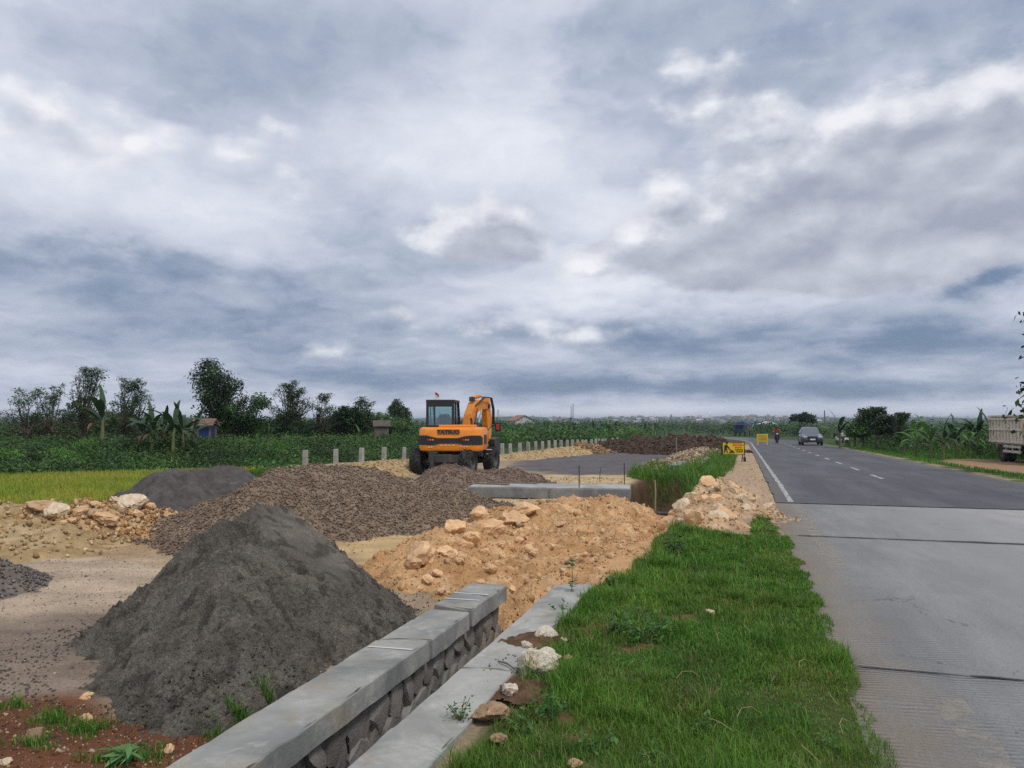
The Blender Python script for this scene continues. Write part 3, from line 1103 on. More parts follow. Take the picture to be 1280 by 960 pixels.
gravel_heap('smooth pale ochre earth slope left of the limestone rubble', [([at(-60, 628, 14.0), at(10, 630, 14.2)], 0.33, 0.4)], 285, 0.07, 1200, 0.012, 0.05, cols=TAN, name='earth_mound', cat='earth mound')

# the orange bank thrown up along the open trench
ORANGE = [(0.57, 0.345, 0.17), (0.47, 0.265, 0.12), (0.65, 0.43, 0.235)]
bank = Heap([([at(508, 700, 9.0), at(560, 668, 10.2), at(600, 646, 11.6), at(660, 630, 13.4), at(720, 623, 15.0), at(765, 622, 16.2)], 0.55, 0.45),
             ([at(560, 722, 8.7), at(640, 700, 9.4), at(700, 672, 10.9), at(760, 645, 13.2)], 0.42, 0.4), ([(-1.75, 8.1, -.02), (-1.45, 9.3, .05), (-1.40, 10.6, .06), (-1.65, 11.8, -.02)], 0.34, 0.3)], 301,
            [(0.9, 0.09, 3), (3.0, 0.07, 4), (9.0, 0.035, 3), (24, 0.014, 2)], wob=0.3, soft=0.06)
bank_o = link('earth_bank', bank.mesh('earth_bank', 0.035, var_col(ORANGE[1], ORANGE[0], 1.2, 9, ORANGE[2])), mat=M_LOAM)
tag(bank_o, 'long bank of crumbly orange earth thrown up along the open trench', 'earth bank')
pts = scatter_heap(bank, 9000, RS, 0.01)
s = link('loose_stones', stones_mesh('loose_stones', pts, np.where(RS.random(len(pts)) > 0.965, RS.uniform(0.025, 0.06, len(pts)), RS.uniform(0.004, 0.016, len(pts))), RS, pick_cols(len(pts), RS, ORANGE + [(0.66, 0.48, 0.29)], 0.14)), bank_o, M_LOAM)
tag(s, kind='stuff')


# ---------------------------------------------------------------- rocks
def rock_mesh(name, seed, sub=3, flat=0.75, cuts=9, noise_a=0.16, dlo=0.55, dhi=0.85, face=None):
    rs = np.random.default_rng(seed)
    bm = bmesh.new()
    bmesh.ops.create_icosphere(bm, subdivisions=sub, radius=1.0)
    v = np.array([p.co[:] for p in bm.verts])
    n = rs.normal(size=(cuts, 3))
    n /= np.linalg.norm(n, axis=1)[:, None]
    for k in range(cuts):                       # broken faces
        dcut = rs.uniform(dlo, dhi)
        p = v @ n[k]
        v = v - np.outer(np.maximum(0, p - dcut), n[k]) * 0.92
    off = rs.uniform(0, 50)
    nn = fbm(v[:, 0] * 1.9 + off + v[:, 2], v[:, 1] * 1.9 - v[:, 2] * 1.3, seed, 4, 0.55)
    ln = v / np.linalg.norm(v, axis=1)[:, None]
    v = v + ln * (noise_a * nn)[:, None]
    if face:
        v[:, 0] = np.clip(v[:, 0], -face, face)
    v[:, 2] *= flat
    for b, c in zip(bm.verts, v):
        b.co = c
    me = bpy.data.meshes.new(name)
    bm.to_mesh(me)
    bm.free()
    me.shade_smooth()
    me.set_sharp_from_angle(angle=R(30))
    return me


ROCKS = [rock_mesh('rock_%s' % 'abcdefgh'[i], 400 + i, 4, .80, 11, .17, .52, .85) for i in range(8)]
ROCKS_LO = [rock_mesh('chunk_%s' % 'abcdefgh'[i], 430 + i, 3, .80, 11, .16, .5, .82) for i in range(8)]
M_LIME = mat('pale_limestone', (0.72, 0.58, 0.40), rough=0.9, var=0.24, scale=2.2, bump=0.5, bscale=6, bdist=0.12, spots=(0.30, 0.17, 0.08), spot_scale=1.6, spot_amt=0.6)
M_LIME_W = mat('white_limestone', (0.78, 0.69, 0.54), rough=0.9, var=0.18, scale=2.4, bump=0.6, bscale=5, bdist=0.14, spots=(0.34, 0.19, 0.09), spot_scale=1.8, spot_amt=0.75, spot_lo=0.5, spot_hi=0.66)
M_LIME_O = mat('orange_limestone', (0.74, 0.47, 0.25), rough=0.92, var=0.20, scale=2.2, bump=0.45, bscale=7, bdist=0.12, spots=(0.80, 0.62, 0.41), spot_scale=2.2, spot_amt=0.6, obj_random=0.12)
M_LIME_B = mat('brown_limestone', (0.46, 0.30, 0.17), rough=0.92, var=0.3, scale=2.4, bump=0.5, bscale=7, bdist=0.12, spots=(0.52, 0.40, 0.25), spot_scale=2.0, spot_amt=0.6, obj_random=0.2)


def rock(name, x, y, z, sx, sy, sz, m, label=None, group=None, parent=None, lib=None, cat='boulder'):
    lib = lib or ROCKS
    me = rnd.choice(lib)
    key = me.name + m.name
    if key not in bpy.data.meshes:
        c = me.copy()
        c.name = key
        c.materials.append(m)
    o = link(name, bpy.data.meshes[key], parent)
    o.location = (x, y, z)
    o.scale = (sx, sy, sz)
    o.rotation_euler = (rnd.uniform(-.3, .3), rnd.uniform(-.3, .3), rnd.uniform(0, 6.28))
    if label:
        tag(o, label, cat, group)
    return o


def heap_hit(heap, px, py, d0, d1):
    """where the sight line through a pixel meets a heap"""
    t = np.linspace(d0, d1, 300)
    r_ = ray(px, py)
    hl = math.hypot(r_[0], r_[1])
    x, y, z = r_[0] / hl * t, r_[1] / hl * t, CAM_H + r_[2] / hl * t
    hz_, dd = heap.h(x, y)
    k = np.nonzero(z <= hz_)[0]
    k = k[0] if len(k) else len(t) - 1
    return float(x[k]), float(y[k]), float(hz_[k])


# boulders on the orange bank (pixel centre, pixel width)
for px, py, w, tall, lab in [
        (528, 686, 46, 0.8, 'largest orange limestone boulder at the low end of the earth bank'),
        (516, 703, 20, 1.0, None), (560, 690, 30, 0.7, None), (569, 657, 26, 0.75, 'flat pale boulder leaning on the end of the earth bank ridge'),
        (598, 642, 24, 0.9, 'upright blocky orange boulder on the crest of the earth bank'), (612, 656, 32, 0.8, None), (640, 646, 34, 0.75, 'rounded orange boulder on the earth bank crest with clay stuck to it'),
        (657, 633, 28, 0.7, None), (588, 670, 24, 0.8, None), (582, 681, 17, 0.9, None), (654, 664, 20, 0.9, None), (648, 674, 12, 0.9, None),
        (660, 684, 13, 0.9, None), (613, 712, 13, 1.1, None), (548, 716, 14, 0.8, None), (625, 680, 13, 0.9, None), (605, 690, 11, 0.9, None),
        (666, 690, 13, 0.8, None), (700, 655, 10, 0.8, None), (575, 705, 12, 0.8, None), (535, 722, 13, 0.8, None), (690, 684, 10, .8, None), (600, 728, 11, .8, None), (640, 735, 11, .8, None), (552, 740, 10, .8, None)]:
    x, y, z = heap_hit(bank, px, py + w * 0.25, 5, 22)
    dpt = math.hypot(x, y)
    r = w * dpt / F_PX / 2 * 1.12
    rock('boulder', x, y, z + r * tall * 0.18, r * 1.15, r * rnd.uniform(0.85, 1.15), r * tall * 1.15, M_LIME_O,
         lab or 'small orange limestone lump lying on the crumbly earth bank', None if lab else 'lumps on the earth bank')
x, y = G(492, 653, -0.13)
rock('boulder', x, y, -0.06, 0.13, 0.12, 0.13, M_LIME, 'lone pale boulder on the ochre ground before the gravel heap')

# limestone rubble heap by the road
rub = Heap([([at(868, 606, 16.6), at(890, 600, 17.4), at(903, 601, 17.8)], 0.70, 0.2), ([at(876, 628, 13.4), at(890, 612, 15.2)], 0.66, 0.25), ([at(888, 640, 12.7), at(905, 642, 12.9)], 0.66, 0.2), ([at(918, 618, 15.5), at(938, 630, 14.6)], 0.5, 0.2), ([at(950, 638, 14.4), at(966, 642, 14.2)], 0.3, 0.2)], 501,
           [(1.5, 0.09, 3), (5, 0.06, 3), (14, 0.03, 2)], wob=0.25, cap=lambda X, Y: (X + 1.16) * 1.5)
rub_o = link('rubble_pile', rub.mesh('rubble_pile', 0.035, var_col((0.50, 0.32, 0.17), (0.60, 0.42, 0.25), 2.2, 19, (0.40, 0.29, 0.2))), mat=M_LOAM)
tag(rub_o, 'heap of tan limestone rubble on the shoulder beside the road edge', 'rubble pile')
pts = scatter_heap(rub, 3500, RS, 0.01)
s = link('loose_stones', stones_mesh('loose_stones', pts, RS.uniform(0.008, 0.030, len(pts)), RS, pick_cols(len(pts), RS, [(0.58, 0.40, 0.23), (0.50, 0.32, 0.17), (0.64, 0.48, 0.31), (0.36, 0.26, 0.18)], 0.2)), rub_o, M_LOAM)
tag(s, kind='stuff')
rub_pts = scatter_heap(rub, 150, RS, 0.05)
for i, p in enumerate(rub_pts):
    r = rnd.uniform(0.06, 0.19) * (1.45 if i < 16 else 1)
    rock('rubble_stone', *(p + np.array([0, 0, r * 0.02])), r, r * rnd.uniform(.75, 1.1), r * rnd.uniform(.7, 1), rnd.choice([M_LIME_O, M_LIME, M_LIME_O, M_LIME_O, M_LIME_B]), parent=rub_o, lib=ROCKS_LO)

# limestone rubble at the field's edge
rub2 = Heap([([at(62, 624, 14.2)], 0.7, 0.25), ([at(95, 630, 14.0), at(150, 624, 14.4), at(178, 630, 14.4)], 0.6, 0.25)], 521, [(1.4, 0.10, 3), (5, 0.07, 3)], wob=0.25)
r2 = link('rubble_pile', rub2.mesh('rubble_pile', 0.05, var_col((0.44, 0.27, 0.13), (0.54, 0.36, 0.19), 2.0, 29, (0.30, 0.19, 0.10))), mat=M_LOAM)
tag(r2, 'row of ochre limestone rubble between the rice field and the earth track', 'rubble pile')
pts = scatter_heap(rub2, 2500, RS, 0.01)
s = link('loose_stones', stones_mesh('loose_stones', pts, RS.uniform(0.012, 0.06, len(pts)), RS, pick_cols(len(pts), RS, ORANGE + [(0.25, 0.15, 0.08), (0.55, 0.43, 0.26)], 0.25)), r2, M_LOAM)
tag(s, kind='stuff')
for px, py, w, tall, m in [(55, 630, 30, 0.55, M_LIME_B), (72, 640, 24, 0.9, M_LIME), (165, 628, 30, 0.7, M_LIME), (146, 625, 14, .7, M_LIME), (133, 646, 26, 0.6, M_LIME_O), (100, 640, 16, 0.8, M_LIME_O), (185, 634, 15, 0.8, M_LIME_O),
                           (115, 642, 14, 0.8, M_LIME_B), (90, 650, 12, 0.7, M_LIME_O), (152, 640, 14, 0.8, M_LIME_B), (62, 648, 12, 0.8, M_LIME_B), (172, 643, 12, 0.8, M_LIME_O), (120, 631, 12, 0.8, M_LIME_O), (82, 655, 10, .8, M_LIME_O), (140, 654, 10, .7, M_LIME_B)]:
    x, y, z = heap_hit(rub2, px, py + w * 0.2, 11, 17)
    r = w * math.hypot(x, y) / F_PX / 2 * 1.1
    rock('rubble_stone', x, y, z + r * tall * 0.3, r, r, r * tall, m, parent=r2)
# ---------------------------------------------------------------- masonry ditch
WALL_L, WALL_R, WALL_TOP, WALL_END = -2.665, -2.275, 0.05, 7.36
SLAB_L, SLAB_R, SLAB_END = -1.825, -1.46, 7.68


def cement_mat(name, base, dark, blotch, stain=(0.30, 0.25, 0.17)):
    m = bpy.data.materials.new(name)
    m.use_nodes = True
    T = NT(m.node_tree)
    bs = T.n['Principled BSDF']
    co = T.new('ShaderNodeTexCoord').outputs['Object']
    n = T.noise(co, 1.6, 8.0, 0.62)
    c = T.mix(T.smooth(n, 0.36, 0.64), dark, base)
    n2 = T.noise(co, 4.5, 6.0, 0.6, 0.6)
    c = T.mix(T.mul(T.smooth(n2, 0.52, 0.68), 0.6), c, blotch)
    n3 = T.noise(co, 2.1, 5.0, 0.7, 1.2)
    c = T.mix(T.mul(T.smooth(n3, 0.52, 0.66), 0.6), c, stain)
    n4 = T.noise(co, 48.0, 4.0, 0.7)
    c = T.mix(T.mul(T.smooth(n4, 0.58, 0.75), 0.35), c, tuple(v * 0.55 for v in dark))
    pit = T.voronoi(co, 34.0, 'F1')
    c = T.mix(T.mul(T.smooth(pit, 0.16, 0.05), T.smooth(n2, 0.42, 0.6)), c, tuple(v * 0.45 for v in dark))
    n5 = T.noise(co, 0.9, 6.0, 0.68, 0.5)
    c = T.mix(T.mul(T.smooth(n5, 0.47, 0.62), 0.6), c, tuple(v * 0.62 for v in dark))
    T.put(bs.inputs['Base Color'], c)
    bs.inputs['Roughness'].default_value = 0.85
    bs.inputs['Specular IOR Level'].default_value = 0.25
    b = T.new('ShaderNodeBump')
    b.inputs['Strength'].default_value = 0.6
    b.inputs['Distance'].default_value = 0.012
    T.put(b.inputs['Height'], T.add(T.noise(co, 9.0, 7.0, 0.65), T.mul(n4, 0.35)))
    T.l.new(b.outputs[0], bs.inputs['Normal'])
    return m


M_CAP = cement_mat('cap_cement', (0.34, 0.335, 0.30), (0.22, 0.223, 0.21), (0.42, 0.412, 0.365))
M_SLAB = cement_mat('slab_cement', (0.39, 0.385, 0.345), (0.29, 0.292, 0.27), (0.45, 0.44, 0.40))
M_MORTAR = mat('mortar', (0.19, 0.178, 0.165), rough=0.95, var=0.3, scale=5, bump=0.6, bscale=18, bdist=0.05)
M_STONE = mat('ditch_stone', (0.215, 0.198, 0.178), rough=0.9, var=0.3, scale=2.2, bump=0.3, bscale=9, bdist=0.08, obj_random=0.3, spots=(0.24, 0.20, 0.15), spot_scale=1.5, spot_amt=0.4)
M_CHALK = paint_mat('chalk', (0.66, 0.66, 0.66), 0.30, 0.50)


def block(name, x0, x1, y0, y1, z0, z1, m, parent, skew0=0.0, skew1=0.0, seed=0, lift=0.0, step=0.06, ch=0.012, rough=0.007):
    """a cast length of coping: worn edges, ends slightly askew, faces a little uneven"""
    ny = max(3, int((y1 - y0) / step))
    prof = [(x0, z0), (x0, z1 - ch), (x0 + ch * .4, z1 - ch * .35), (x0 + ch, z1), (x0 * .67 + x1 * .33, z1 + .002), (x0 * .33 + x1 * .67, z1 + .001), (x1 - ch, z1), (x1 - ch * .4, z1 - ch * .35), (x1, z1 - ch), (x1, z0)]
    npf = len(prof)
    v = []
    for j in range(ny + 1):
        t = j / ny
        for i, (x, z) in enumerate(prof):
            u = (x - x0) / (x1 - x0)
            y = (y0 + skew0 * (u - .5)) * (1 - t) + (y1 + skew1 * (u - .5)) * t
            a = np.array([x * 3.1 + z * 2.3]), np.array([y * 3.1])
            nx = float(fbm(a[0], a[1], seed + 3, 4)[0]) * rough
            nz = float(fbm(a[0] + 5, a[1], seed + 4, 4)[0]) * rough
            if i in (2, 3, 6, 7):      # chipped arrises
                cq = max(0.0, float(fbm(np.array([y * 5.0 + i]), np.array([x * 2.0]), seed + 11, 4)[0]) - .25) * 0.028
                nz -= cq
                nx += (cq if i < 5 else -cq)
            if j in (0, ny):
                y += (1 if j == 0 else -1) * (0.03 * abs(float(fbm(np.array([x * 7.]), np.array([z * 5.]), seed + j, 3)[0])) + (0.006 if z > z1 - .02 else 0))
            v.append((x + nx, y, z + nz + lift * t))
    f = [(j * npf + i, j * npf + i + 1, (j + 1) * npf + i + 1, (j + 1) * npf + i) for j in range(ny) for i in range(npf - 1)]
    f += [tuple(range(npf))[::-1], tuple(ny * npf + i for i in range(npf))]
    mb = MB().quad_mesh(v, f)
    return mb.build(name, m, parent)


wall = thing('ditch_wall', 'stone masonry ditch wall with cracked grey cement coping', 'wall', (0, 0, 0))
# cement coping in lengths, parted by the cracks
block('coping', WALL_L, WALL_R, -2.5, 5.35, -0.10, WALL_TOP, M_CAP, wall, 0, 0.13, 1)
block('coping', WALL_L, WALL_R, 5.39, 6.33, -0.105, WALL_TOP - 0.006, M_CAP, wall, 0.13, -0.05, 5)
block('coping', WALL_L + 0.02, WALL_R + 0.012, 6.352, WALL_END, -0.085, WALL_TOP + 0.018, M_CAP, wall, -0.05, 0.02, 9)
for ya, sk in ((5.12, 0.06), (6.62, 0.02), (6.86, 0.02)):
    n = 16
    xx = np.linspace(WALL_L + 0.03, WALL_R - 0.02, n)
    yc = ya + sk * (xx - xx.mean())
    zt = WALL_TOP + (0.006 if ya < 6 else 0.024)
    v = np.concatenate([np.stack([xx, yc - 0.013, np.full(n, zt)], 1), np.stack([xx, yc + 0.013, np.full(n, zt)], 1)])
    i = np.arange(n - 1)
    link('chalk_line', mesh_np('chalk_line', v, np.stack([i, i + 1, i + 1 + n, i + n], 1)), wall, M_CHALK)
# mortar core
core = MB()
core.box(((WALL_L + WALL_R) / 2 - 0.03, (WALL_END - 2.5) / 2 - 0.02, -0.58), (WALL_R - WALL_L - 0.10, WALL_END + 2.5 - 0.06, 0.96))
core.build('mortar', M_MORTAR, wall)


STONES = [rock_mesh('ditch_stone_%s' % 'abcdefgh'[i], 460 + i, 2, 1.0, 12, 0.10, 0.5, 0.72, 0.42) for i in range(8)]


def stone_face(parent, x_face, sgn, y0, y1, z0, z1, seed):
    """rubble stones bedded in the mortar, each a mesh of its own"""
    rs = np.random.default_rng(seed)
    rows = [z1]
    while rows[-1] > z0:
        rows.append(rows[-1] - rs.uniform(0.15, 0.24))
    for ra, rb in zip(rows[:-1], rows[1:]):
        y = y0 + rs.uniform(0, 0.1)
        while y < y1 - 0.08:
            w = min(rs.uniform(0.14, 0.34), y1 - y)
            h = (ra - rb)
            rock_s = rnd.choice(STONES)
            key = rock_s.name + M_STONE.name
            if key not in bpy.data.meshes:
                c = rock_s.copy()
                c.name = key
                c.materials.append(M_STONE)
            o = link('stone', bpy.data.meshes[key], parent)
            o.location = (x_face - sgn * 0.020 + sgn * rs.uniform(-0.012, 0.012), y + w / 2, (ra + rb) / 2 + rs.uniform(-.02, .02))
            o.rotation_euler = (rs.uniform(-.5, .5), rs.uniform(-.08, .08), rs.uniform(-.08, .08))
            o.scale = (0.11 * rs.uniform(.88, 1.08), w / 2 * rs.uniform(1.3, 1.5), h / 2 * rs.uniform(1.3, 1.55))
            y += w


stone_face(wall, WALL_R - 0.075, 1, 2.6, WALL_END - 0.02, -0.85, -0.10, 5)
# stones of the end face
for (xx, zz) in ((-2.52, -0.2), (-2.38, -0.22), (-2.48, -0.4), (-2.36, -0.42)):
    c = bpy.data.meshes[STONES[0].name + M_STONE.name] if (STONES[0].name + M_STONE.name) in bpy.data.meshes else ROCKS_LO[0]
    o = link('stone', c, wall)
    o.location, o.scale = (xx, WALL_END - 0.09, zz), (0.13, 0.09, 0.13)

wall2 = thing('ditch_wall', 'flat pale cement ditch edge half buried under the grass verge', 'wall', (0, 0, 0))
block('coping', SLAB_L, SLAB_R, -2.5, 4.9, -0.09, WALL_TOP, M_SLAB, wall2, 0, 0.02, 21)
block('coping', SLAB_L + 0.004, SLAB_R, 4.904, SLAB_END, -0.09, WALL_TOP - 0.003, M_SLAB, wall2, 0.02, 0.16, 25)
core = MB()
core.box(((SLAB_L + SLAB_R) / 2 + 0.02, (SLAB_END - 2.5) / 2 - 0.03, -0.57), (SLAB_R - SLAB_L - 0.08, SLAB_END + 2.5 - 0.08, 0.95))
core.build('mortar', M_MORTAR, wall2)
stone_face(wall2, SLAB_L + 0.065, -1, 3.0, SLAB_END - 0.1, -0.5, -0.11, 9)

# far lengths of the ditch, already walled
for x0, x1, lab in ((-2.62, -2.24, 'far length of grey ditch wall on the rubble side'), (-1.76, -1.42, 'far length of grey ditch wall on the road side')):
    fw = thing('ditch_wall', lab, 'wall', (0, 0, 0))
    for j in range(5):
        y0 = 29.5 + j * 9.2
        mb = MB()
        z = float(zroad(y0))
        z2 = float(zroad(y0 + 9.2))
        mb.quad_mesh([(x0, y0, z - .8), (x1, y0, z - .8), (x1, y0, z + .10), (x0, y0, z + .10), (x0, y0 + 9.17, z2 - .8), (x1, y0 + 9.17, z2 - .8), (x1, y0 + 9.17, z2 + .10), (x0, y0 + 9.17, z2 + .10)],
                     [(0, 1, 2, 3), (4, 7, 6, 5), (3, 2, 6, 7), (1, 5, 6, 2), (0, 3, 7, 4)])
        mb.build('coping', M_SLAB, fw)

# ---------------------------------------------------------------- culvert deck over the trench
M_CULV = cement_mat('culvert_cement', (0.25, 0.255, 0.25), (0.19, 0.195, 0.195), (0.30, 0.30, 0.29))
M_CULV_T = cement_mat('culvert_top', (0.42, 0.415, 0.40), (0.33, 0.33, 0.32), (0.47, 0.465, 0.45))
x0, y0 = G(640, 620, -0.10)
x1, y1 = G(788, 623, -0.10)
cu = thing('culvert_slab', 'grey cast concrete culvert slab lying across the open trench', 'culvert', (x1, y1, -0.12), math.atan2(y1 - y0, x1 - x0) + R(2))
L = math.hypot(x1 - x0, y1 - y0) + 1.1
body = MB().box((-L / 2, 0.62, 0.10), (L, 1.24, 0.24), ch=0.012)
body.build('slab', M_CULV, cu)
t = MB().box((-L / 2 + 0.01, 0.62, 0.2315), (L - 0.06, 1.16, 0.03), ch=0.008)
t.build('screed', M_CULV_T, cu)
for xx in (-0.22,):
    MB().box((xx, 0.25, -0.22), (0.30, 0.45, 0.44), ch=0.02).build('pier', M_CULV, cu)
MB().box((-1.9, -0.02, 0.10), (0.012, 0.03, 0.23)).build('shutter_joint', M_MORTAR, cu)
# planks left on the culvert's far end
M_WOOD = mat('weathered_wood', (0.16, 0.12, 0.09), rough=0.9, var=0.35, scale=6, bump=0.4, bscale=30)
for i, (px, py, l, a, lab) in enumerate(((640, 604.5, 1.3, 0.05, 'long brown plank resting on the culvert slab'), (615, 606, 0.9, -0.04, 'short brown plank beside the gravel heap and culvert'))):
    x, y = G(px, py, 0.12)
    o = MB().box((0, 0, 0), (l, 0.12, 0.03), ch=0.004).build('plank', M_WOOD, None, loc=(x, y, 0.14 + 0.0), rot=(0, 0, a))
    tag(o, lab, 'plank')

# ---------------------------------------------------------------- concrete posts along the edge of the fill
M_POST = mat('post_concrete', (0.35, 0.335, 0.295), rough=0.9, var=0.28, scale=3, bump=0.4, bscale=20, bdist=0.02, obj_random=0.14)
mbp = MB()
mbp.quad_mesh([(-.1, -.1, -.4), (.1, -.1, -.4), (.1, .1, -.4), (-.1, .1, -.4), (-.09, -.09, 0.95), (.09, -.09, 0.95), (.09, .09, 0.95), (-.09, .09, 0.95), (-.07, -.07, 0.97), (.07, -.07, 0.97), (.07, .07, 0.97), (-.07, .07, 0.97)],
              [(0, 3, 2, 1), (0, 1, 5, 4), (1, 2, 6, 5), (2, 3, 7, 6), (3, 0, 4, 7), (4, 5, 9, 8), (5, 6, 10, 9), (6, 7, 11, 10), (7, 4, 8, 11), (8, 9, 10, 11)])
post_me = mbp.mesh('concrete_post')
post_me.materials.append(M_POST)
post_px = [(382, 569, 580), (420, 566, 579), (452, 565, 580), (480, 562, 580), (505, 560.5, 574), (575, 557, 575), (598, 556, 573)] + \
          [(615, 556, 566), (628, 554, 566.5), (638, 554, 566), (650, 553, 566), (660.5, 552, 565), (670, 551, 564), (678.5, 551, 562.5), (686.5, 550, 562), (694, 550, 561), (701.5, 549.5, 560.5), (709, 549.5, 560),
           (715.5, 549, 560), (722, 549, 559.5), (728, 549, 559), (733, 549, 559), (739, 548.5, 558.5), (744.5, 548, 558.5), (749, 548, 559), (753.5, 548, 559), (757, 547.5, 557), (766, 547, 555), (772, 546.5, 555)]
for i, (px, ptop, pbot) in enumerate(post_px):
    r = ray(px, 560)
    t = np.linspace(25, 90, 1300)                 # follow the sight line to the post line
    k = int(np.argmin(poly_len(r[0] * t, r[1] * t, POST_LINE)))
    X_, Y_ = r[0] * t[k], r[1] * t[k]
    g = float(ground_z(np.array([X_ + 0.3]), np.array([Y_]))[0])
    o = link('concrete_post', post_me)
    o.location = (X_, Y_, g - 0.02)
    hgt = (CAM_H - (ptop - 527) * math.hypot(X_, Y_) / F_PX) - g
    o.scale = (1, 1, max(0.7, min(1.35, hgt / 0.97)))
    o.rotation_euler = (rnd.uniform(-.03, .03), rnd.uniform(-.03, .03), rnd.uniform(-.2, .6))
    if i < 5:
        tag(o, 'square concrete post standing between the gravel heap and the excavator', 'post', 'concrete posts left of the excavator')
    elif i < 7:
        tag(o, 'square concrete post half hidden behind the excavator', 'post', 'concrete posts behind the excavator')
    else:
        tag(o, 'pale square concrete post in the row beyond the ochre berm', 'post', 'concrete posts beyond the berm')
# ---------------------------------------------------------------- grass and low plants
def leaf_mat(name, rough=0.55, trans=0.3, var=0.12):
    return mat(name, (1, 1, 1), rough=rough, var=var, scale=1.2, attr=True, trans=trans, spec=0.3)


M_GRASS = leaf_mat('grass', 0.6, 0.35)
M_LEAF = leaf_mat('leaves', 0.5, 0.28)


def blades(pts, hgt, wid, rs, cols, lean=0.6, curl=0.5, stiff=None):
    """grass blades: two quads and a tip each"""
    n = len(pts)
    a = rs.uniform(0, 2 * math.pi, n)
    d = np.stack([np.cos(a), np.sin(a), np.zeros(n)], 1)
    s = np.stack([-np.sin(a + rs.uniform(-.6, .6, n)), np.cos(a), np.zeros(n)], 1)
    ln = rs.uniform(0.1, 1.0, n) * lean
    h = hgt[:, None]
    w = wid[:, None]
    up = np.array([0, 0, 1.0])
    p1 = pts + up * h * 0.5 + d * (h * ln[:, None] * 0.28)
    p2 = pts + up * h * (0.92 - 0.35 * curl * ln[:, None]) + d * (h * ln[:, None] * 0.95)
    v = np.stack([pts - s * w * .5, pts + s * w * .5, p1 + s * w * .42, p1 - s * w * .42, p2], 1)
    b = (np.arange(n) * 5)[:, None]
    q = b + np.array([[0, 1, 2, 3]])
    t = b + np.array([[3, 2, 4]])
    return v.reshape(-1, 3), q, t, np.repeat(cols, 5, 0)


def grass_obj(name, parent, pts, hgt, wid, rs, cols, lean=0.6, curl=0.5, m=None):
    v, q, t, c = blades(pts, hgt, wid, rs, cols, lean, curl)
    return link(name, mesh_np(name, v, [q, t], cols=c), parent, m or M_GRASS)


def in_poly_points(poly, n, rs, dens=None, pad=0.0):
    xs_ = [p[0] for p in poly]
    ys_ = [p[1] for p in poly]
    x = rs.uniform(min(xs_) - pad, max(xs_) + pad, n)
    y = rs.uniform(min(ys_) - pad, max(ys_) + pad, n)
    k = poly_sdf(x, y, poly) + 0.10 * fbm(x * 2.5, y * 2.5, 401, 4) < pad
    if dens is not None:
        k &= rs.random(n) < dens(x, y)
    return x[k], y[k]


GREENS = [(0.078, 0.215, 0.020), (0.105, 0.255, 0.026), (0.062, 0.175, 0.022), (0.15, 0.285, 0.036), (0.048, 0.138, 0.020)]
STRAW = [(0.30, 0.25, 0.11), (0.24, 0.18, 0.08), (0.20, 0.22, 0.06)]
rs = np.random.default_rng(77)


def verge_keep(x, y):
    d = np.clip(1.3 - (y - 3) / 10, 0.30, 1.0)
    patch = fbm(x * 1.1, y * 1.1, 411, 3)
    bare_ = sstep(fbm(x * 0.55, y * 0.55, 51, 4) + 0.5 * fbm(x * 2.2, y * 2.2, 61, 4), 0.85, 1.1)
    return d * (0.70 + 0.45 * patch) * (1 - 0.8 * bare_)


gx, gy = in_poly_points(VERGE, 420000, rs, verge_keep)
# keep the bare cement edge and boulders' feet clear
ragged = -1.42 + 0.17 * fbm(gy * 1.1, gy * 0 + 2, 421, 3) - 0.10 * sstep(gy, 5.6, 7.0) + 0.12 * np.exp(-((gy - 4.7) / 0.5) ** 2)
k = gx > ragged
gx, gy = gx[k], gy[k]
gz = np.where(gx > 0.6, np.maximum(ground_z(gx, gy), 0.002), ground_z(gx, gy))
big = fbm(gx * 0.7, gy * 0.7, 431, 3)
ht = rs.gamma(4.0, 0.0098, len(gx)) * (1.0 + 0.85 * big) + 0.014
ht *= np.where(gx > 0.35, 0.65, 1.0) * np.where(gx < -1.05, 1.15, 1.0) * np.where((gy > 8.6) & (gx < -0.3), 1.35, 1.0)
clump = sstep(fbm(gx * 2.6, gy * 2.6, 433, 3), .25, .75)
ht = np.clip(ht * (1 + 1.1 * clump), 0.015, 0.30)
tone = sstep(fbm(gx * 0.9, gy * 0.9, 441, 3), -0.5, 0.5)
base_c = pick_cols(len(gx), rs, GREENS, 0.18)
yel = np.array([0.22, 0.32, 0.04])
base_c = base_c * (1 + .30 * np.clip(fbm(gx * 1.6, gy * 1.6, 443, 3), -1, 1))[:, None]
base_c = base_c * (1 - 0.3 * tone[:, None]) + yel * 0.3 * tone[:, None] * 0.95
dry = rs.random(len(gx)) < 0.05 + 0.20 * (fbm(gx * 1.3, gy * 1.3, 451, 3) > 0.35)
base_c[dry] = pick_cols(int(dry.sum()), rs, STRAW, 0.2)
wd = rs.uniform(0.0028, 0.0062, len(gx)) * np.clip(gy / 5, 0.85, 2.6)
verge_o = grass_obj('verge_grass', None, np.stack([gx, gy, gz - 0.005], 1), ht, wd, rs, base_c, 0.95, 0.7)
tag(verge_o, 'short green grass covering the verge between ditch and road', 'grass', kind='stuff')

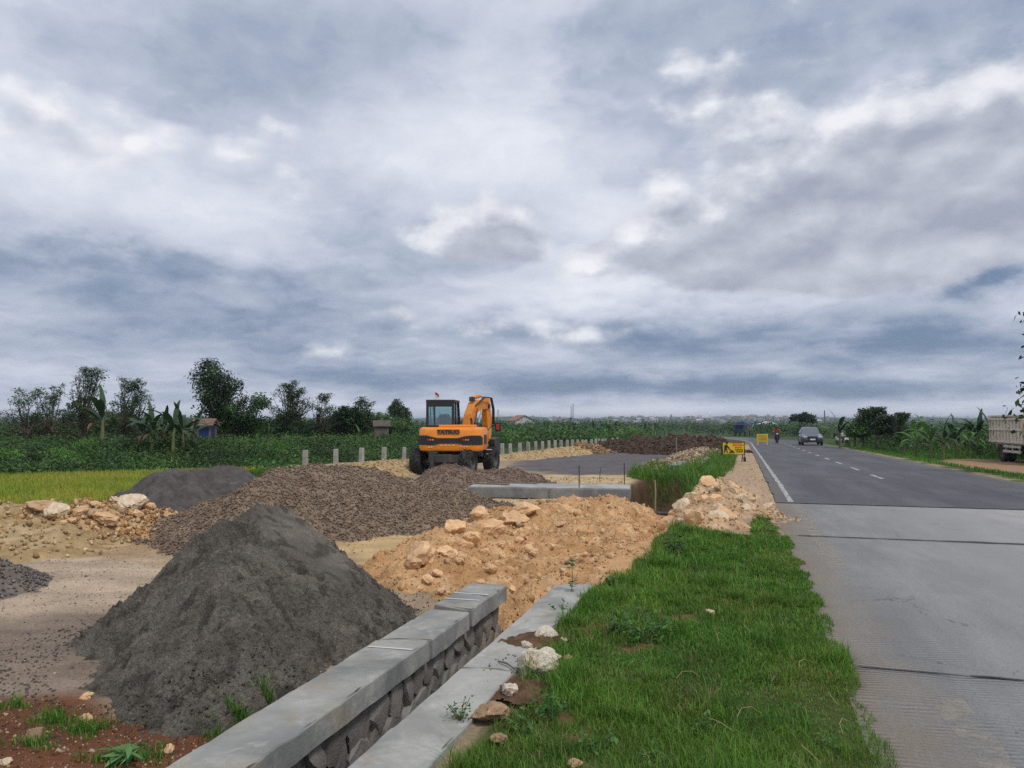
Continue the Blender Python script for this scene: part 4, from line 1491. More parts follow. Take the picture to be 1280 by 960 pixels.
# grass round the open trench
gx, gy = in_poly_points(TRENCH_GRASS, 90000, rs, lambda x, y: np.clip(.55 + 1.1 * fbm(x * .9, y * .6, 471, 3), .06, 1), pad=0.2)
gz = ground_z(gx, gy)
ht = np.clip(rs.gamma(5, 0.05, len(gx)) * (1 + .9 * fbm(gx * 1.1, gy * .7, 473, 3)), 0.05, 0.7)
o = grass_obj('trench_grass', None, np.stack([gx, gy, gz - 0.01], 1), ht, rs.uniform(0.008, 0.018, len(gx)), rs, pick_cols(len(gx), rs, [(0.085, 0.20, 0.022), (0.11, 0.23, 0.03), (0.06, 0.15, 0.02), (0.14, 0.24, 0.04)], 0.2), 0.9, 0.6)
tag(o, 'tall bright green grass growing over the edges of the open trench', 'grass', kind='stuff')

# long arching blades of a reedy clump at the trench
c = G(866, 606, 0.0)
n = 800
a = rs.uniform(0, 6.28, n)
rr = rs.uniform(0, 0.55, n)
p = np.stack([c[0] + np.cos(a) * rr * 0.7, c[1] + np.sin(a) * rr * 4.0, np.zeros(n)], 1)
p[:, 2] = ground_z(p[:, 0], p[:, 1]) - 0.02
o = grass_obj('reed_clump', None, p, rs.uniform(0.45, 1.05, n), rs.uniform(0.014, 0.026, n), rs, pick_cols(n, rs, [(0.10, 0.22, 0.03), (0.13, 0.26, 0.04), (0.07, 0.17, 0.025)], 0.2), 1.1, 1.0)
tag(o, 'clump of long arching green blades rooted on the trench side', 'reed clump')

# red soil corner: tufts of grass
TUFTS = [(235, 790, 0.20, 900), (70, 893, 0.10, 420), (210, 778, 0.1, 300), (300, 905, 0.045, 300), (335, 890, 0.05, 160), (185, 945, 0.12, 260), (105, 905, 0.12, 500), (40, 925, 0.10, 260), (270, 915, 0.09, 180), (130, 948, 0.09, 200), (20, 880, .06, 140)]
for px, py, rad, n in TUFTS[1:2] + TUFTS[3:]:
    cx_, cy_ = G(px, py, -0.15)
    a = rs.uniform(0, 6.28, n)
    rr = rad * np.sqrt(rs.random(n)) * (1 + 0.6 * np.sin(3 * a + px))
    p = np.stack([cx_ + np.cos(a) * rr * 1.5, cy_ + np.sin(a) * rr, np.zeros(n)], 1)
    p[:, 2] = np.maximum(ground_z(p[:, 0], p[:, 1]), sand.h(p[:, 0], p[:, 1])[0]) - 0.005
    o = grass_obj('grass_tuft', None, p, np.clip(rs.gamma(4, 0.014, n), 0.015, 0.14), rs.uniform(0.003, 0.006, n), rs, pick_cols(n, rs, GREENS, 0.2), 0.9, 0.7)
    tag(o, 'small green grass tuft on the red soil below the dark sand heap', 'grass tuft', 'grass tufts on the red soil')


# ---------------------------------------------------------------- leaves in bulk
def leaf_quads(pos, nrm, length, width, rs, cols, droop=0.0):
    """diamond-shaped leaves, each folded a little along its middle"""
    n = len(pos)
    nrm = nrm / np.maximum(np.linalg.norm(nrm, axis=1), 1e-6)[:, None]
    rnd_v = rs.normal(size=(n, 3))
    d = np.cross(nrm, rnd_v)
    d /= np.maximum(np.linalg.norm(d, axis=1), 1e-6)[:, None]
    d[:, 2] -= droop
    d /= np.maximum(np.linalg.norm(d, axis=1), 1e-6)[:, None]
    s = np.cross(nrm, d)
    s /= np.maximum(np.linalg.norm(s, axis=1), 1e-6)[:, None]
    L, Wd = length[:, None], width[:, None]
    m = pos + d * L * 0.45
    v = np.stack([pos, m + s * Wd * .5 + nrm * Wd * 0.12, pos + d * L, m - s * Wd * .5 + nrm * Wd * 0.12], 1)
    f = (np.arange(n) * 4)[:, None] + np.array([[0, 1, 2, 3]])
    return v.reshape(-1, 3), f, np.repeat(cols, 4, 0)


def leaf_cloud(name, parent, pos, nrm, length, width, rs, cols, droop=0.2, m=None):
    v, f, c = leaf_quads(pos, nrm, length, width, rs, cols, droop)
    return link(name, mesh_np(name, v, f, cols=c), parent, m or M_LEAF)


# broad-leaved weeds among the verge grass
M_STEM = mat('green_stem', (0.10, 0.16, 0.04), rough=0.7, var=0.2)


def weed(px, py, h, n, leaf, label, z=0.05, cols=None, spread=0.16, wide=0.55, group=None, dist=None):
    if dist is None:
        x, y = G(px, py, z)
    else:
        x, y, _ = A(px, py, dist)
    zz = float(ground_z(np.array([x]), np.array([y]))[0])
    t = thing('weed', label, 'weed', (x, y, zz), 0, group)
    st = MB()
    tips = []
    for i in range(max(3, n // 14)):
        a = rnd.uniform(0, 6.28)
        e = Vector((math.cos(a) * spread * rnd.uniform(.3, 1), math.sin(a) * spread * rnd.uniform(.3, 1), h * rnd.uniform(.5, 1)))
        st.tube([(0, 0, -0.02), e * 0.5 + Vector((0, 0, h * .1)), e], [0.004, 0.003, 0.002], 4)
        tips.append(e)
    st.build('stem', M_STEM, t)
    e = np.array([tips[i % len(tips)][:] for i in range(n)])
    tpar = rs.uniform(0.3, 1.05, n)[:, None]
    pos = e * tpar + rs.normal(size=(n, 3)) * spread * 0.16
    pos[:, 2] = np.maximum(pos[:, 2], 0.01)
    nr = np.array([0, 0, 1.0]) + rs.normal(size=(n, 3)) * 0.45
    L = leaf * rs.uniform(.6, 1.2, n)
    leaf_cloud('leaves', t, pos, nr, L, L * wide, rs, pick_cols(n, rs, cols or [(0.055, 0.15, 0.025), (0.075, 0.19, 0.03), (0.045, 0.12, 0.03)], 0.2), 0.15)
    return t


weed(800, 800, 0.20, 190, 0.055, 'dense broad leaved weed in the middle of the verge grass', spread=0.28)
weed(775, 790, 0.16, 90, 0.05, 'smaller broad leaved weed beside the dense weed on the verge', spread=0.16)
weed(845, 690, 0.30, 130, 0.06, 'dark bushy weed on the grassy hump by the trench', 0.15, spread=0.16, cols=[(0.035, 0.09, 0.025), (0.05, 0.12, 0.03)])
weed(690, 890, 0.14, 110, 0.04, 'low leafy weed between the verge boulders and the grass', spread=0.16)
weed(760, 735, 0.18, 80, 0.05, 'leafy weed at the end of the cement ditch edge', spread=0.14)
weed(655, 905, 0.10, 60, 0.04, 'small clover like weed below the brown stained boulder', spread=0.12)
weed(655, 752, 0.10, 34, 0.05, 'little weed growing in the ditch between both walls', -0.1, spread=0.08)
weed(575, 895, 0.16, 70, 0.035, 'feathery weed leaning over the cement edge', 0.06, spread=0.10, wide=0.35)
weed(155, 952, 0.10, 30, 0.13, 'rosette weed with long pale green leaves on red soil', -0.15, spread=0.10, wide=0.28, cols=[(0.12, 0.26, 0.08), (0.15, 0.30, 0.10)])
weed(345, 580, 0.75, 420, 0.16, 'round leafy bush on the edge of the fill by the gravel heap', -0.2, spread=0.75, wide=0.6, cols=[(0.045, 0.12, 0.022), (0.06, 0.15, 0.03)], dist=24)

for i, (px, py, h_, n_, lf) in enumerate([(935, 740, .08, 40, .035), (985, 770, .06, 36, .03), (870, 905, .08, 44, .035), (960, 850, .07, 40, .03), (745, 930, .10, 50, .04), (820, 940, .07, 40, .035), (1030, 925, .06, 34, .03), (900, 690, .08, 36, .04), (700, 760, .09, 40, .04), (960, 700, .06, 30, .035)]):
    weed(px, py, h_, n_, lf, 'low small leaved weed spreading in the verge grass', spread=.12, group='small weeds in the verge grass', cols=[(.05, .14, .03), (.08, .20, .04), (.11, .2, .05)])

# sapling standing on the end of the cement edge
x, y = -1.60, 7.35
sp = thing('sapling', 'thin sapling with a leafy tip standing on the cement edge', 'sapling', (x, y, WALL_TOP - 0.02))
MB().tube([(0, 0, 0), (0.01, 0, 0.14), (0, 0.01, 0.30)], [0.005, 0.004, 0.003], 5).build('stem', M_STEM, sp)
n = 26
hh = np.concatenate([rs.uniform(0.25, 0.32, 14), rs.uniform(0.03, 0.15, 12)])
a = rs.uniform(0, 6.28, n)
pos = np.stack([np.cos(a) * 0.012, np.sin(a) * 0.012, hh], 1)
nr = np.stack([-np.cos(a) * .3, -np.sin(a) * .3, np.ones(n)], 1)
v = []
dirs = np.stack([np.cos(a), np.sin(a), rs.uniform(-.1, .5, n)], 1)
Lf, Wf = rs.uniform(0.05, 0.085, n)[:, None], 0.022
sd2 = np.cross(dirs, [0, 0, 1.0])
v = np.stack([pos, pos + dirs * Lf * .5 + sd2 * Wf, pos + dirs * Lf, pos + dirs * Lf * .5 - sd2 * Wf], 1).reshape(-1, 3)
link('leaves', mesh_np('leaves', v, (np.arange(n) * 4)[:, None] + np.array([[0, 1, 2, 3]]), cols=np.repeat(pick_cols(n, rs, [(0.07, 0.19, 0.03), (0.05, 0.13, 0.03)]), 4, 0)), sp, M_LEAF)

# ---------------------------------------------------------------- stones on the verge and the red soil
for px, py, w, tall, m, z, lab in [
        (672, 830, 60, 0.85, M_LIME_W, 0.04, 'largest pale limestone boulder, white and jagged, beside the cement ditch edge'),
        (680, 792, 30, 0.85, M_LIME_W, 0.04, 'knobbly pale boulder at the grass just beyond the largest one'),
        (657, 804, 16, 0.8, M_LIME_W, 0.05, 'fist sized pale stone on the cement edge by the knobbly boulder'),
        (610, 882, 50, 0.62, M_LIME_B, 0.05, 'brown stained limestone boulder lying on the cement edge'),
        (636, 860, 26, 0.8, M_LIME_W, 0.05, 'broken pale stone between the jagged and the brown boulder'),
        (708, 818, 18, 0.6, M_LIME_B, 0.05, 'flat grey brown stone sunk in grass behind the jagged boulder'),
        (624, 915, 24, 0.6, M_LIME_B, 0.05, 'mossy stone half hidden in grass below the brown boulder'),
        (887, 762, 16, 0.6, M_LIME, 0.05, 'small pale stone alone in the verge grass'),
        (718, 946, 20, 0.6, M_LIME_B, 0.05, 'brown clod in the near verge grass'),
        (705, 795, 12, 0.7, M_LIME, 0.05, 'small tan stone beside the knobbly boulder'),
        (730, 690, 11, 0.7, M_LIME_O, 0.05, 'orange stone at the foot of the grassy hump'),
        (106, 863, 17, 0.8, M_LIME_O, -0.14, 'reddish stone beside the foot of the dark sand heap'),
        (104, 886, 15, 0.8, M_LIME_O, -0.14, 'split orange stone on the grass tuft under the sand'),
        (210, 928, 16, 0.7, M_LIME_O, -0.14, 'dull red stone lying on the bare red soil'),
        (5, 948, 14, 0.7, M_LIME, -0.14, 'pale orange stone at the outer edge of the red soil'),
        (250, 905, 11, 0.7, M_LIME_B, -0.14, 'brown stone at the toe of the dark sand'), ]:
    x, y = G(px, py + w * 0.25, z)
    zz = max(float(ground_z(np.array([x]), np.array([y]))[0]), z - 0.02 if x > -1.9 else -9)
    r = w * math.hypot(x, y) / F_PX / 2 * .98
    rock('boulder', x, y + r * 0.3, zz + r * tall * (0.58 if m is M_LIME_W else 0.24), r, r * .95, r * tall * 1.15, m, lab)
# flat tan shard standing in the red soil
x, y = G(38, 922, -0.15)
o = MB().prism([(-.045, 0), (.05, .0), (.052, .09), (.02, .085), (-.03, .07)], -0.009, 0.009, 'y', ch=0.003).build('tile_shard', mat('terracotta', (0.40, 0.25, 0.17), rough=0.9, var=0.2, scale=20, bump=.4), None, loc=(x, y, float(ground_z(np.array([x]), np.array([y]))[0]) - 0.005), rot=(R(-14), R(6), R(15)))
tag(o, 'broken tan tile shard stuck upright in the red soil', 'tile shard')
# crumbs on red soil, yard and shoulder
def crumbs(name, poly, n, lo, hi, cs, label, surf=None, z=-0.15):
    x, y = in_poly_points(poly, n, rs)
    p = np.stack([x, y, ground_z(x, y) + 0.002], 1)
    o = link(name, stones_mesh(name, p, rs.uniform(lo, hi, len(x)) * (1 + 1.3 * (rs.random(len(x)) > 0.96)), rs, pick_cols(len(x), rs, cs, 0.3)), None, M_HEAP)
    tag(o, label, 'pebbles', kind='stuff')


crumbs('soil_crumbs', pz([(-200, 880), (90, 872), (330, 880), (420, 845), (380, 1000), (-200, 1000)]), 5200, 0.003, 0.011, [(0.26, 0.12, 0.06), (0.38, 0.22, 0.12), (0.14, 0.06, 0.03), (0.5, 0.38, 0.25)], 'small red and tan stones scattered over the red soil')
crumbs('track_gravel', pz([(-300, 650), (-300, 900), (110, 860), (230, 700), (420, 660), (200, 640)]), 26000, 0.002, 0.009, [(0.28, 0.22, 0.165), (0.36, 0.27, 0.19), (0.2, 0.16, 0.13), (0.45, 0.35, 0.24)], 'loose grit and pebbles scattered over the earth track')
crumbs('site_gravel', pz([(430, 705), (230, 690), (230, 660), (620, 655), (790, 600), (720, 595), (560, 608)]), 8000, 0.006, 0.022, [(0.35, 0.24, 0.13), (0.48, 0.34, 0.18), (0.2, 0.13, 0.08)], 'loose crumbs of ochre earth scattered around the heaps')
crumbs('shoulder_grit', pz([(940, 660), (830, 690), (800, 640), (885, 590), (915, 562), (945, 559), (985, 640)], 0.0), 6000, 0.005, 0.02, [(0.42, 0.30, 0.19), (0.3, 0.2, 0.13), (0.5, 0.4, 0.28)], 'loose grit scattered over the tan road shoulder')
crumbs('edge_crumbs', [(-1.83, 4.0), (-1.83, 6.0), (-1.45, 6.0), (-1.40, 4.0)], 160, 0.003, 0.009, [(0.35, 0.2, 0.1), (0.22, 0.12, 0.07)], 'crumbs of orange earth lying on the cement edge')
for v_ in bpy.data.objects:
    if v_.name.startswith('edge_crumbs'):
        v_.location.z = 0.04

# dry stalks lying on the verge and the road edge
M_STRAW = mat('straw', (0.42, 0.33, 0.16), rough=0.8, var=0.25)
for i, (px, py, l, a) in enumerate([(1005, 830, .16, 1.1), (1040, 870, .14, 1.9), (1055, 905, .18, 1.4), (935, 890, .14, .6), (1010, 940, .18, 2.2), (895, 905, .2, 2.7), (900, 800, .14, 1.5), (860, 850, .15, .3)]):
    x, y = G(px, py, 0.06)
    zz = float(ground_z(np.array([x]), np.array([y]))[0]) + 0.06
    o = MB().tube([(-l / 2, 0, -.02), (-l / 5, .02, .015), (l / 5, .01, .02), (l / 2, -.02, -.01)], [.0012, .0016, .0014, .0008], 5).build('dry_stalk', M_STRAW, None, loc=(x, y, zz), rot=(0, 0, a))
    tag(o, 'bent dry straw stalk lying on the verge grass', 'stalk', 'dry stalks on the verge')
x, y = G(632, 833, 0.05)
o = MB().tube([(-.09, 0, 0), (0, .008, .008), (.10, 0, 0)], [.006, .007, .004], 6).build('twig', M_WOOD, None, loc=(x, y, 0.062), rot=(0, 0, R(-38)))
tag(o, 'short brown twig lying on the cement edge before the jagged boulder', 'twig')
# dark soil washed on to the cement edge about the boulders
for (px, py, D_, r_, lab) in ((650, 800, 5.55, .16, 'dark brown soil spilled on the cement edge near the knobbly boulder'), (632, 862, 4.75, .13, 'dark brown soil spilled between the jagged and brown boulders')):
    x, y = G(px, py, .05)
    hp = Heap([([(x, y, .085), (x + .10, y + .12, .10)], .35, .08)], 700 + px, [(6, .02, 3), (20, .01, 2)], .08, soft=.01)
    g_ = lambda X_, Y_: np.where((X_ > SLAB_L + .03) & (X_ < SLAB_R + .3), .045, -.3)
    h0 = hp.h
    hp.h = lambda X_, Y_, g=None, h0=h0, g_=g_: h0(X_, Y_, g_(X_, Y_))
    hp.box = (max(SLAB_L + .06, x - .4), x + .45, y - .4, y + .5)
    o = link('soil_spill', hp.mesh('soil_spill', .02, var_col((.10, .06, .035), (.16, .095, .055), 6, 3)), mat=M_LOAM)
    tag(o, lab, 'soil')

# sand that has rolled off the foot of the heap
a_ = rs.uniform(0, 6.28, 2600)
r_ = 1.25 + rs.gamma(2.0, .16, 2600)
x = pk[0] + .1 + np.cos(a_) * r_
y = pk[1] - .35 + np.sin(a_) * r_ * 1.15
k = (x < -2.72)
x, y = x[k], y[k]
zz = np.maximum(ground_z(x, y), sand.h(x, y)[0])
o = link('sand_spill', stones_mesh('sand_spill', np.stack([x, y, zz + .002], 1), rs.uniform(.004, .014, len(x)), rs, pick_cols(len(x), rs, [(.14, .125, .105), (.17, .15, .125), (.11, .095, .08)], .2)), None, M_SAND)
tag(o, 'crumbs of dark sand rolled out from the foot of the sand cone', 'sand', kind='stuff')
# ---------------------------------------------------------------- paints
M_ORG = mat('orange_paint', (0.86, 0.275, 0.018), rough=0.42, var=0.08, scale=2.5, coat=0.25, spots=(0.36, 0.18, 0.08), spot_scale=3.0, spot_amt=0.5)
M_ORG_D = mat('orange_boom_paint', (0.70, 0.24, 0.03), rough=0.5, var=0.16, scale=4, spots=(0.30, 0.13, 0.06), spot_scale=6, spot_amt=0.45)
M_BLK = mat('black_paint', (0.022, 0.023, 0.026), rough=0.45, var=0.2)
M_DKG = mat('dark_steel', (0.05, 0.048, 0.047), rough=0.6, var=0.3, scale=8, spots=(0.16, 0.11, 0.07), spot_scale=7, spot_amt=0.4)
M_TYRE = mat('tyre_rubber', (0.022, 0.022, 0.023), rough=0.85, var=0.3, scale=12, bump=0.3, bscale=50, bdist=.01, spots=(0.10, 0.075, 0.05), spot_scale=6, spot_amt=0.35)
M_RIM = mat('wheel_rim', (0.10, 0.10, 0.10), rough=0.5, var=0.2, metal=0.3)
M_STEEL = mat('bright_steel', (0.55, 0.55, 0.56), rough=0.3, var=0.1, metal=0.8)
M_WHITE = mat('white_paint', (0.72, 0.72, 0.70), rough=0.5, var=0.1)
M_RED = mat('red_cloth', (0.50, 0.03, 0.03), rough=0.8, var=0.1)
M_REDL = mat('red_lens', (0.45, 0.02, 0.01), rough=0.2, var=0.05)
M_AMBER = mat('amber_lens', (0.65, 0.24, 0.06), rough=0.2, var=0.05)
M_GLASS = clear_glass('cab_glass')
M_DGLASS = glass_mat('tinted_glass')
M_HOSE = mat('rubber_hose', (0.02, 0.02, 0.02), rough=0.6, var=0.1)


def wheel(parent, c, r, w, rim=0.55, tread=True, lugs=18, axis='x', name='wheel', rim_mat=None):
    """wheel about the x axis: a rim with a separate tyre"""
    hw = w / 2
    rm = MB()
    rr = r * rim
    rm.lathe([(0.02, hw * .55), (rr * .35, hw * .55), (rr * .4, hw * .35), (rr * .8, hw * .3), (rr * .9, hw * .8), (rr, hw * .85), (rr, -hw * .85), (rr * .9, -hw * .8), (rr * .8, -hw * .3), (rr * .4, -hw * .35), (rr * .35, -hw * .55), (0.02, -hw * .55)], (0, 0, 0), 'x', 24)
    wo = rm.build(name, rim_mat or M_RIM, parent, True, loc=c)
    ty = MB()
    ty.lathe([(rr * .98, hw * .8), (rr * 1.1, hw * .95), (r * .86, hw), (r * .95, hw * .92), (r, hw * .7), (r, -hw * .7), (r * .95, -hw * .92), (r * .86, -hw), (rr * 1.1, -hw * .95), (rr * .98, -hw * .8)], (0, 0, 0), 'x', 32)
    if tread:
        for k in range(lugs):
            a = 2 * math.pi * k / lugs
            for sgn in (-1, 1):
                M = Matrix.Rotation(a + sgn * 0.09, 4, 'X') @ Matrix.Translation((sgn * hw * .46, 0, r * 1.0)) @ Matrix.Rotation(sgn * R(32), 4, 'Z')
                b = bmesh.new()
                bmesh.ops.create_cube(b, size=1.0)
                for v in b.verts:
                    v.co = Vector((v.co.x * hw * .85, v.co.y * r * .13, v.co.z * r * .10))
                ty.bm(b, M)
    ty.build('tyre', M_TYRE, wo, True)
    return wo


def text_mesh(name, txt, size, mat_, parent, loc, rot, depth=0.003, sx=1.0, bold=0.0):
    cu_ = bpy.data.curves.new(name, 'FONT')
    cu_.body = txt
    cu_.size = size
    cu_.align_x, cu_.align_y = 'CENTER', 'CENTER'
    cu_.extrude = depth
    cu_.offset = bold
    tmp = bpy.data.objects.new('tmp', cu_)
    COL.objects.link(tmp)
    dg = bpy.context.evaluated_depsgraph_get()
    dg.update()
    me = bpy.data.meshes.new_from_object(tmp.evaluated_get(dg))
    bpy.data.objects.remove(tmp)
    me.name = name
    me.materials.clear()
    o = link(name, me, parent, mat_, loc, rot)
    o.scale = (sx, 1, 1)
    return o


# ---------------------------------------------------------------- wheeled excavator, seen from behind
ex_x, ex_y = G(563, 594, -0.15)
ang = math.atan2(ex_x, ex_y)
ang = -ang - R(10)
EXD = 1.25                                         # origin is the machine's middle, the rear axle stands that far behind it
ex_z = float(ground_z(np.array([ex_x]), np.array([ex_y + 1.0]))[0])
exc = thing('excavator', 'orange wheeled excavator with black cab seen from behind among gravel heaps', 'excavator', (ex_x - math.sin(ang) * EXD, ex_y + math.cos(ang) * EXD, ex_z), ang)
wr, ww = 0.47, 0.40
for sx in (-1, 1):
    for sy in (-1.18, 1.18):
        q_ = Matrix.Rotation(R(-13), 3, 'Z') @ Vector((sx * 0.93, sy, wr))
        wheel(exc, q_, wr, ww).rotation_euler = (0, 0, R(-13))
MB().box((0, 0, .62), (0.85, 3.1, .30), ch=.04).build('chassis', M_DKG, exc, rot=(0, 0, R(-13)))
for sy in (-1.18, 1.18):
    MB().tube([(-.78, sy, wr), (-.3, sy, wr), (.3, sy, wr), (.78, sy, wr)], [.10, .16, .16, .10], 10).build('axle', M_DKG, exc, rot=(0, 0, R(-13)))
MB().tube([(0, 0, .74), (0, 0, .86)], .52, 24).build('slew_ring', M_DKG, exc)
for sx in (-1, 1):
    # outrigger legs at the back
    ol = MB().box((sx * .56, -1.72, .60), (.13, .16, .62), ch=.02).build('outrigger', M_DKG, exc)
    MB().cyl((sx * .56, -1.72, .3), (sx * .56, -1.72, .12), .035).build('outrigger_rod', M_STEEL, ol)
    MB().box((sx * .56, -1.72, .09), (.24, .22, .05), ch=.01).build('outrigger_foot', M_DKG, ol)
MB().box((0, -1.62, .62), (1.2, .10, .26), ch=.02).build('rear_beam', M_DKG, exc)
# upper structure: body pan, engine hood, counterweight rounded at the corners
def rounded_outline(w, y0, y1, rc, n=7):
    pts = []
    for cx_, cy_, a0 in ((w - rc, y0 + rc, -90), (w - .06, y1 - .06, 0), (-w + .06, y1 - .06, 90), (-w + rc, y0 + rc, 180)):
        rr_ = rc if cy_ < 0 else .06
        for k in range(n):
            a = R(a0 + 90 * k / (n - 1))
            pts.append((cx_ + rr_ * math.cos(a), cy_ + rr_ * math.sin(a)))
    return pts


BW = 1.13
cwt = MB()
rings = []
for z, ins in ((.86, .10), (.90, .03), (1.0, 0), (1.56, 0), (1.66, .035), (1.70, .10)):
    rings.append([(x_ * (BW - ins) / BW, y_ + (ins if y_ < 0 else -ins) * .8, z) for x_, y_ in rounded_outline(BW, -1.50, 0.25, .34)])
n = len(rings[0])
vv = [p for r_ in rings for p in r_]
ff = [(i * n + k, i * n + (k + 1) % n, (i + 1) * n + (k + 1) % n, (i + 1) * n + k) for i in range(len(rings) - 1) for k in range(n)]
ff += [tuple(range(n))[::-1], tuple((len(rings) - 1) * n + k for k in range(n))]
cwt.quad_mesh(vv, ff)
body = cwt.build('counterweight', M_ORG, exc, True)
MB().box((0, .75, .96), (2.1, 1.1, .18), ch=.03).build('deck_frame', M_DKG, exc)
MB().box((.62, .55, 1.32), (.80, .95, .55), ch=.05).build('side_box', M_ORG, exc)
MB().box((.15, -.55, 1.745), (1.25, .95, .09), ch=.03).build('engine_hood', M_ORG, exc)
MB().tube([(.62, -.45, 1.78), (.62, -.45, 1.95), (.60, -.50, 2.02)], .045, 10).build('exhaust', M_DKG, exc)


def rear_panel(name, pts, m, parent, off=0.004, z_to_out=None):
    """plate following the flat rear of the counterweight (outline in x and z)"""
    y = -1.50 - off
    mb = MB().prism(pts, y - .012, y + .03, 'y')
    return mb.build(name, m, parent)


# black band across the back, waisted in the middle
rear_panel('rear_grille', [(-.80, 1.42), (-.42, 1.33), (.30, 1.33), (.55, 1.40), (.79, 1.42), (.79, 1.10), (.52, 1.09), (.30, 1.14), (-.32, 1.14), (-.58, 1.08), (-.80, 1.08)], M_BLK, body)
# the band carries on round both corners
for sgn in (-1, 1):
    pts = []
    for k in range(9):
        a = R(-90 + 80 * k / 8)
        pts.append((sgn * (BW - .34 + .352 * math.cos(a)), -1.50 + .34 + .352 * math.sin(a)))
    v = [(x_, y_, 1.09) for x_, y_ in pts] + [(x_, y_, 1.42 - .10 * max(0, (k - 5)) / 4) for k, (x_, y_) in enumerate(pts)]
    m_ = len(pts)
    MB().quad_mesh(v, [(k, k + 1, m_ + k + 1, m_ + k) for k in range(m_ - 1)]).build('corner_band', M_BLK, body, True)
for cx_ in (-.66, .58):
    for dx_, mm in ((-.085, M_REDL), (0, M_AMBER), (.085, M_AMBER)):
        MB().tube([(cx_ + dx_, -1.51, 1.27), (cx_ + dx_, -1.535, 1.27)], .032, 12).build('tail_light', mm, body)
rear_panel('name_plate', [(-.42, 1.63), (.36, 1.63), (.36, 1.455), (-.42, 1.455)], mat('plate_brown', (0.34, 0.13, 0.035), rough=.5, var=.1), body, .002)
text_mesh('lettering', 'TATSUO', 0.165, M_BLK, body, (-.03, -1.523, 1.54), (R(90), 0, 0), sx=1.25, bold=.006)
for (x_, z_) in ((-.28, 1.075), (-.14, 1.078), (0.0, 1.08), (.14, 1.078), (-.62, 1.02), (-.72, 1.01), (.40, 1.04), (.52, 1.03), (.62, 1.03)):
    MB().prism([(x_ - .035, z_ - .014), (x_ + .02, z_ - .014), (x_ + .045, z_ + .014), (x_ - .01, z_ + .014)], -1.518, -1.50, 'y').build('warning_dash', M_WHITE, body)
# right flank details
MB().box((BW + .012, -.55, 1.27), (.03, .55, .34), ch=.01).build('flank_grille', M_BLK, body)
for z_ in (.70, .86):
    MB().tube([(1.0, .55, z_), (1.22, .55, z_), (1.22, .85, z_), (1.0, .85, z_)], .016, 6).build('step', M_WHITE, exc)
# cab
cab = thing_cab = link('cab', None, exc, loc=(-.50, .10, 1.05))
CW, CD, CH = 1.02, 1.45, 1.62
pl = .085
cab_prof = [(-CD / 2, .66), (-CD / 2 + .03, CH - .05), (-CD / 2 + .12, CH), (CD / 2 - .35, CH), (CD / 2 - .05, .9), (CD / 2, 0.0), (-CD / 2, 0.0)]
for sx in (-1, 1):
    x_ = sx * CW / 2
    MB().box((x_ - sx * pl / 2, -CD / 2 + .05, CH / 2), (pl, .10, CH), ch=.015).build('rear_pillar', M_BLK, cab)
    MB().prism([(CD / 2 - .08, 0), (CD / 2, 0), (CD / 2 - .02, .9), (CD / 2 - .30, CH), (CD / 2 - .40, CH), (CD / 2 - .10, .9)], x_ - sx * pl, x_, 'x').build('front_pillar', M_BLK, cab)
    MB().box((x_ - sx * pl / 2, 0.02, .33), (pl * .8, CD - .2, .66), ch=.015).build('side_panel', M_BLK, cab)
    MB().box((x_ - sx * pl / 2, -.12, 1.1), (.05, .05, .98)).build('middle_pillar', M_BLK, cab)
    MB().box((x_ - sx * .04, -.40, 1.10), (.012, .56, .9)).build('side_window', M_GLASS, cab)
    MB().box((x_ - sx * .04, .22, 1.10), (.012, .6, .9)).build('side_window', M_GLASS, cab)
MB().box((0, -.12, CH - .03), (CW + .03, CD - .25, .11), ch=.04).build('roof', M_BLK, cab)
MB().box((0, -CD / 2 + .05, .36), (CW - .1, .08, .72), ch=.015).build('rear_panel', M_BLK, cab)
MB().box((0, -CD / 2 + .05, CH - .13), (CW - .1, .08, .20), ch=.015).build('rear_header', M_BLK, cab)
MB().box((0, -CD / 2 + .05, 1.07), (CW - .16, .012, .74)).build('rear_window', M_GLASS, cab)
MB().box((-.20, -CD / 2 + .045, 1.07), (.035, .03, .74)).build('window_bar', M_BLK, cab)
MB().box((0, CD / 2 - .12, 1.15), (CW - .16, .012, .85), rot=Matrix.Rotation(R(16), 4, 'X')).build('windscreen', M_GLASS, cab)
seat = MB().box((.10, -.15, .55), (.50, .50, .16), ch=.05)
seat.build('seat', M_BLK, cab)
MB().prism([(-.24, .5), (.24, .5), (.25, .95), (.17, 1.12), (-.17, 1.12), (-.25, .95)], -.44, -.32, 'y', ch=.03).build('seat_back', M_BLK, cab, loc=(.10, 0, 0))
# flag on the cab roof
fl = link('flag', None, exc, loc=(-.72, -.35, 2.63))
MB().cyl((0, 0, 0), (-.02, 0, .34), .008, 6).build('pole', M_STEEL, fl)
for z0_, mm, nm in ((.25, M_RED, 'red_stripe'), (.16, M_WHITE, 'white_stripe')):
    vv = []
    for k in range(7):
        u = k / 6
        for z_ in (z0_, z0_ + .09):
            vv.append((-.015 + .15 * u, .025 * math.sin(u * 6), z_ - .11 * u * u))
    o = MB().quad_mesh(vv, [(2 * k, 2 * k + 2, 2 * k + 3, 2 * k + 1) for k in range(6)])
    ob = o.build(nm, mm, fl)
    sm = ob.modifiers.new('thick', 'SOLIDIFY')
    sm.thickness = .004
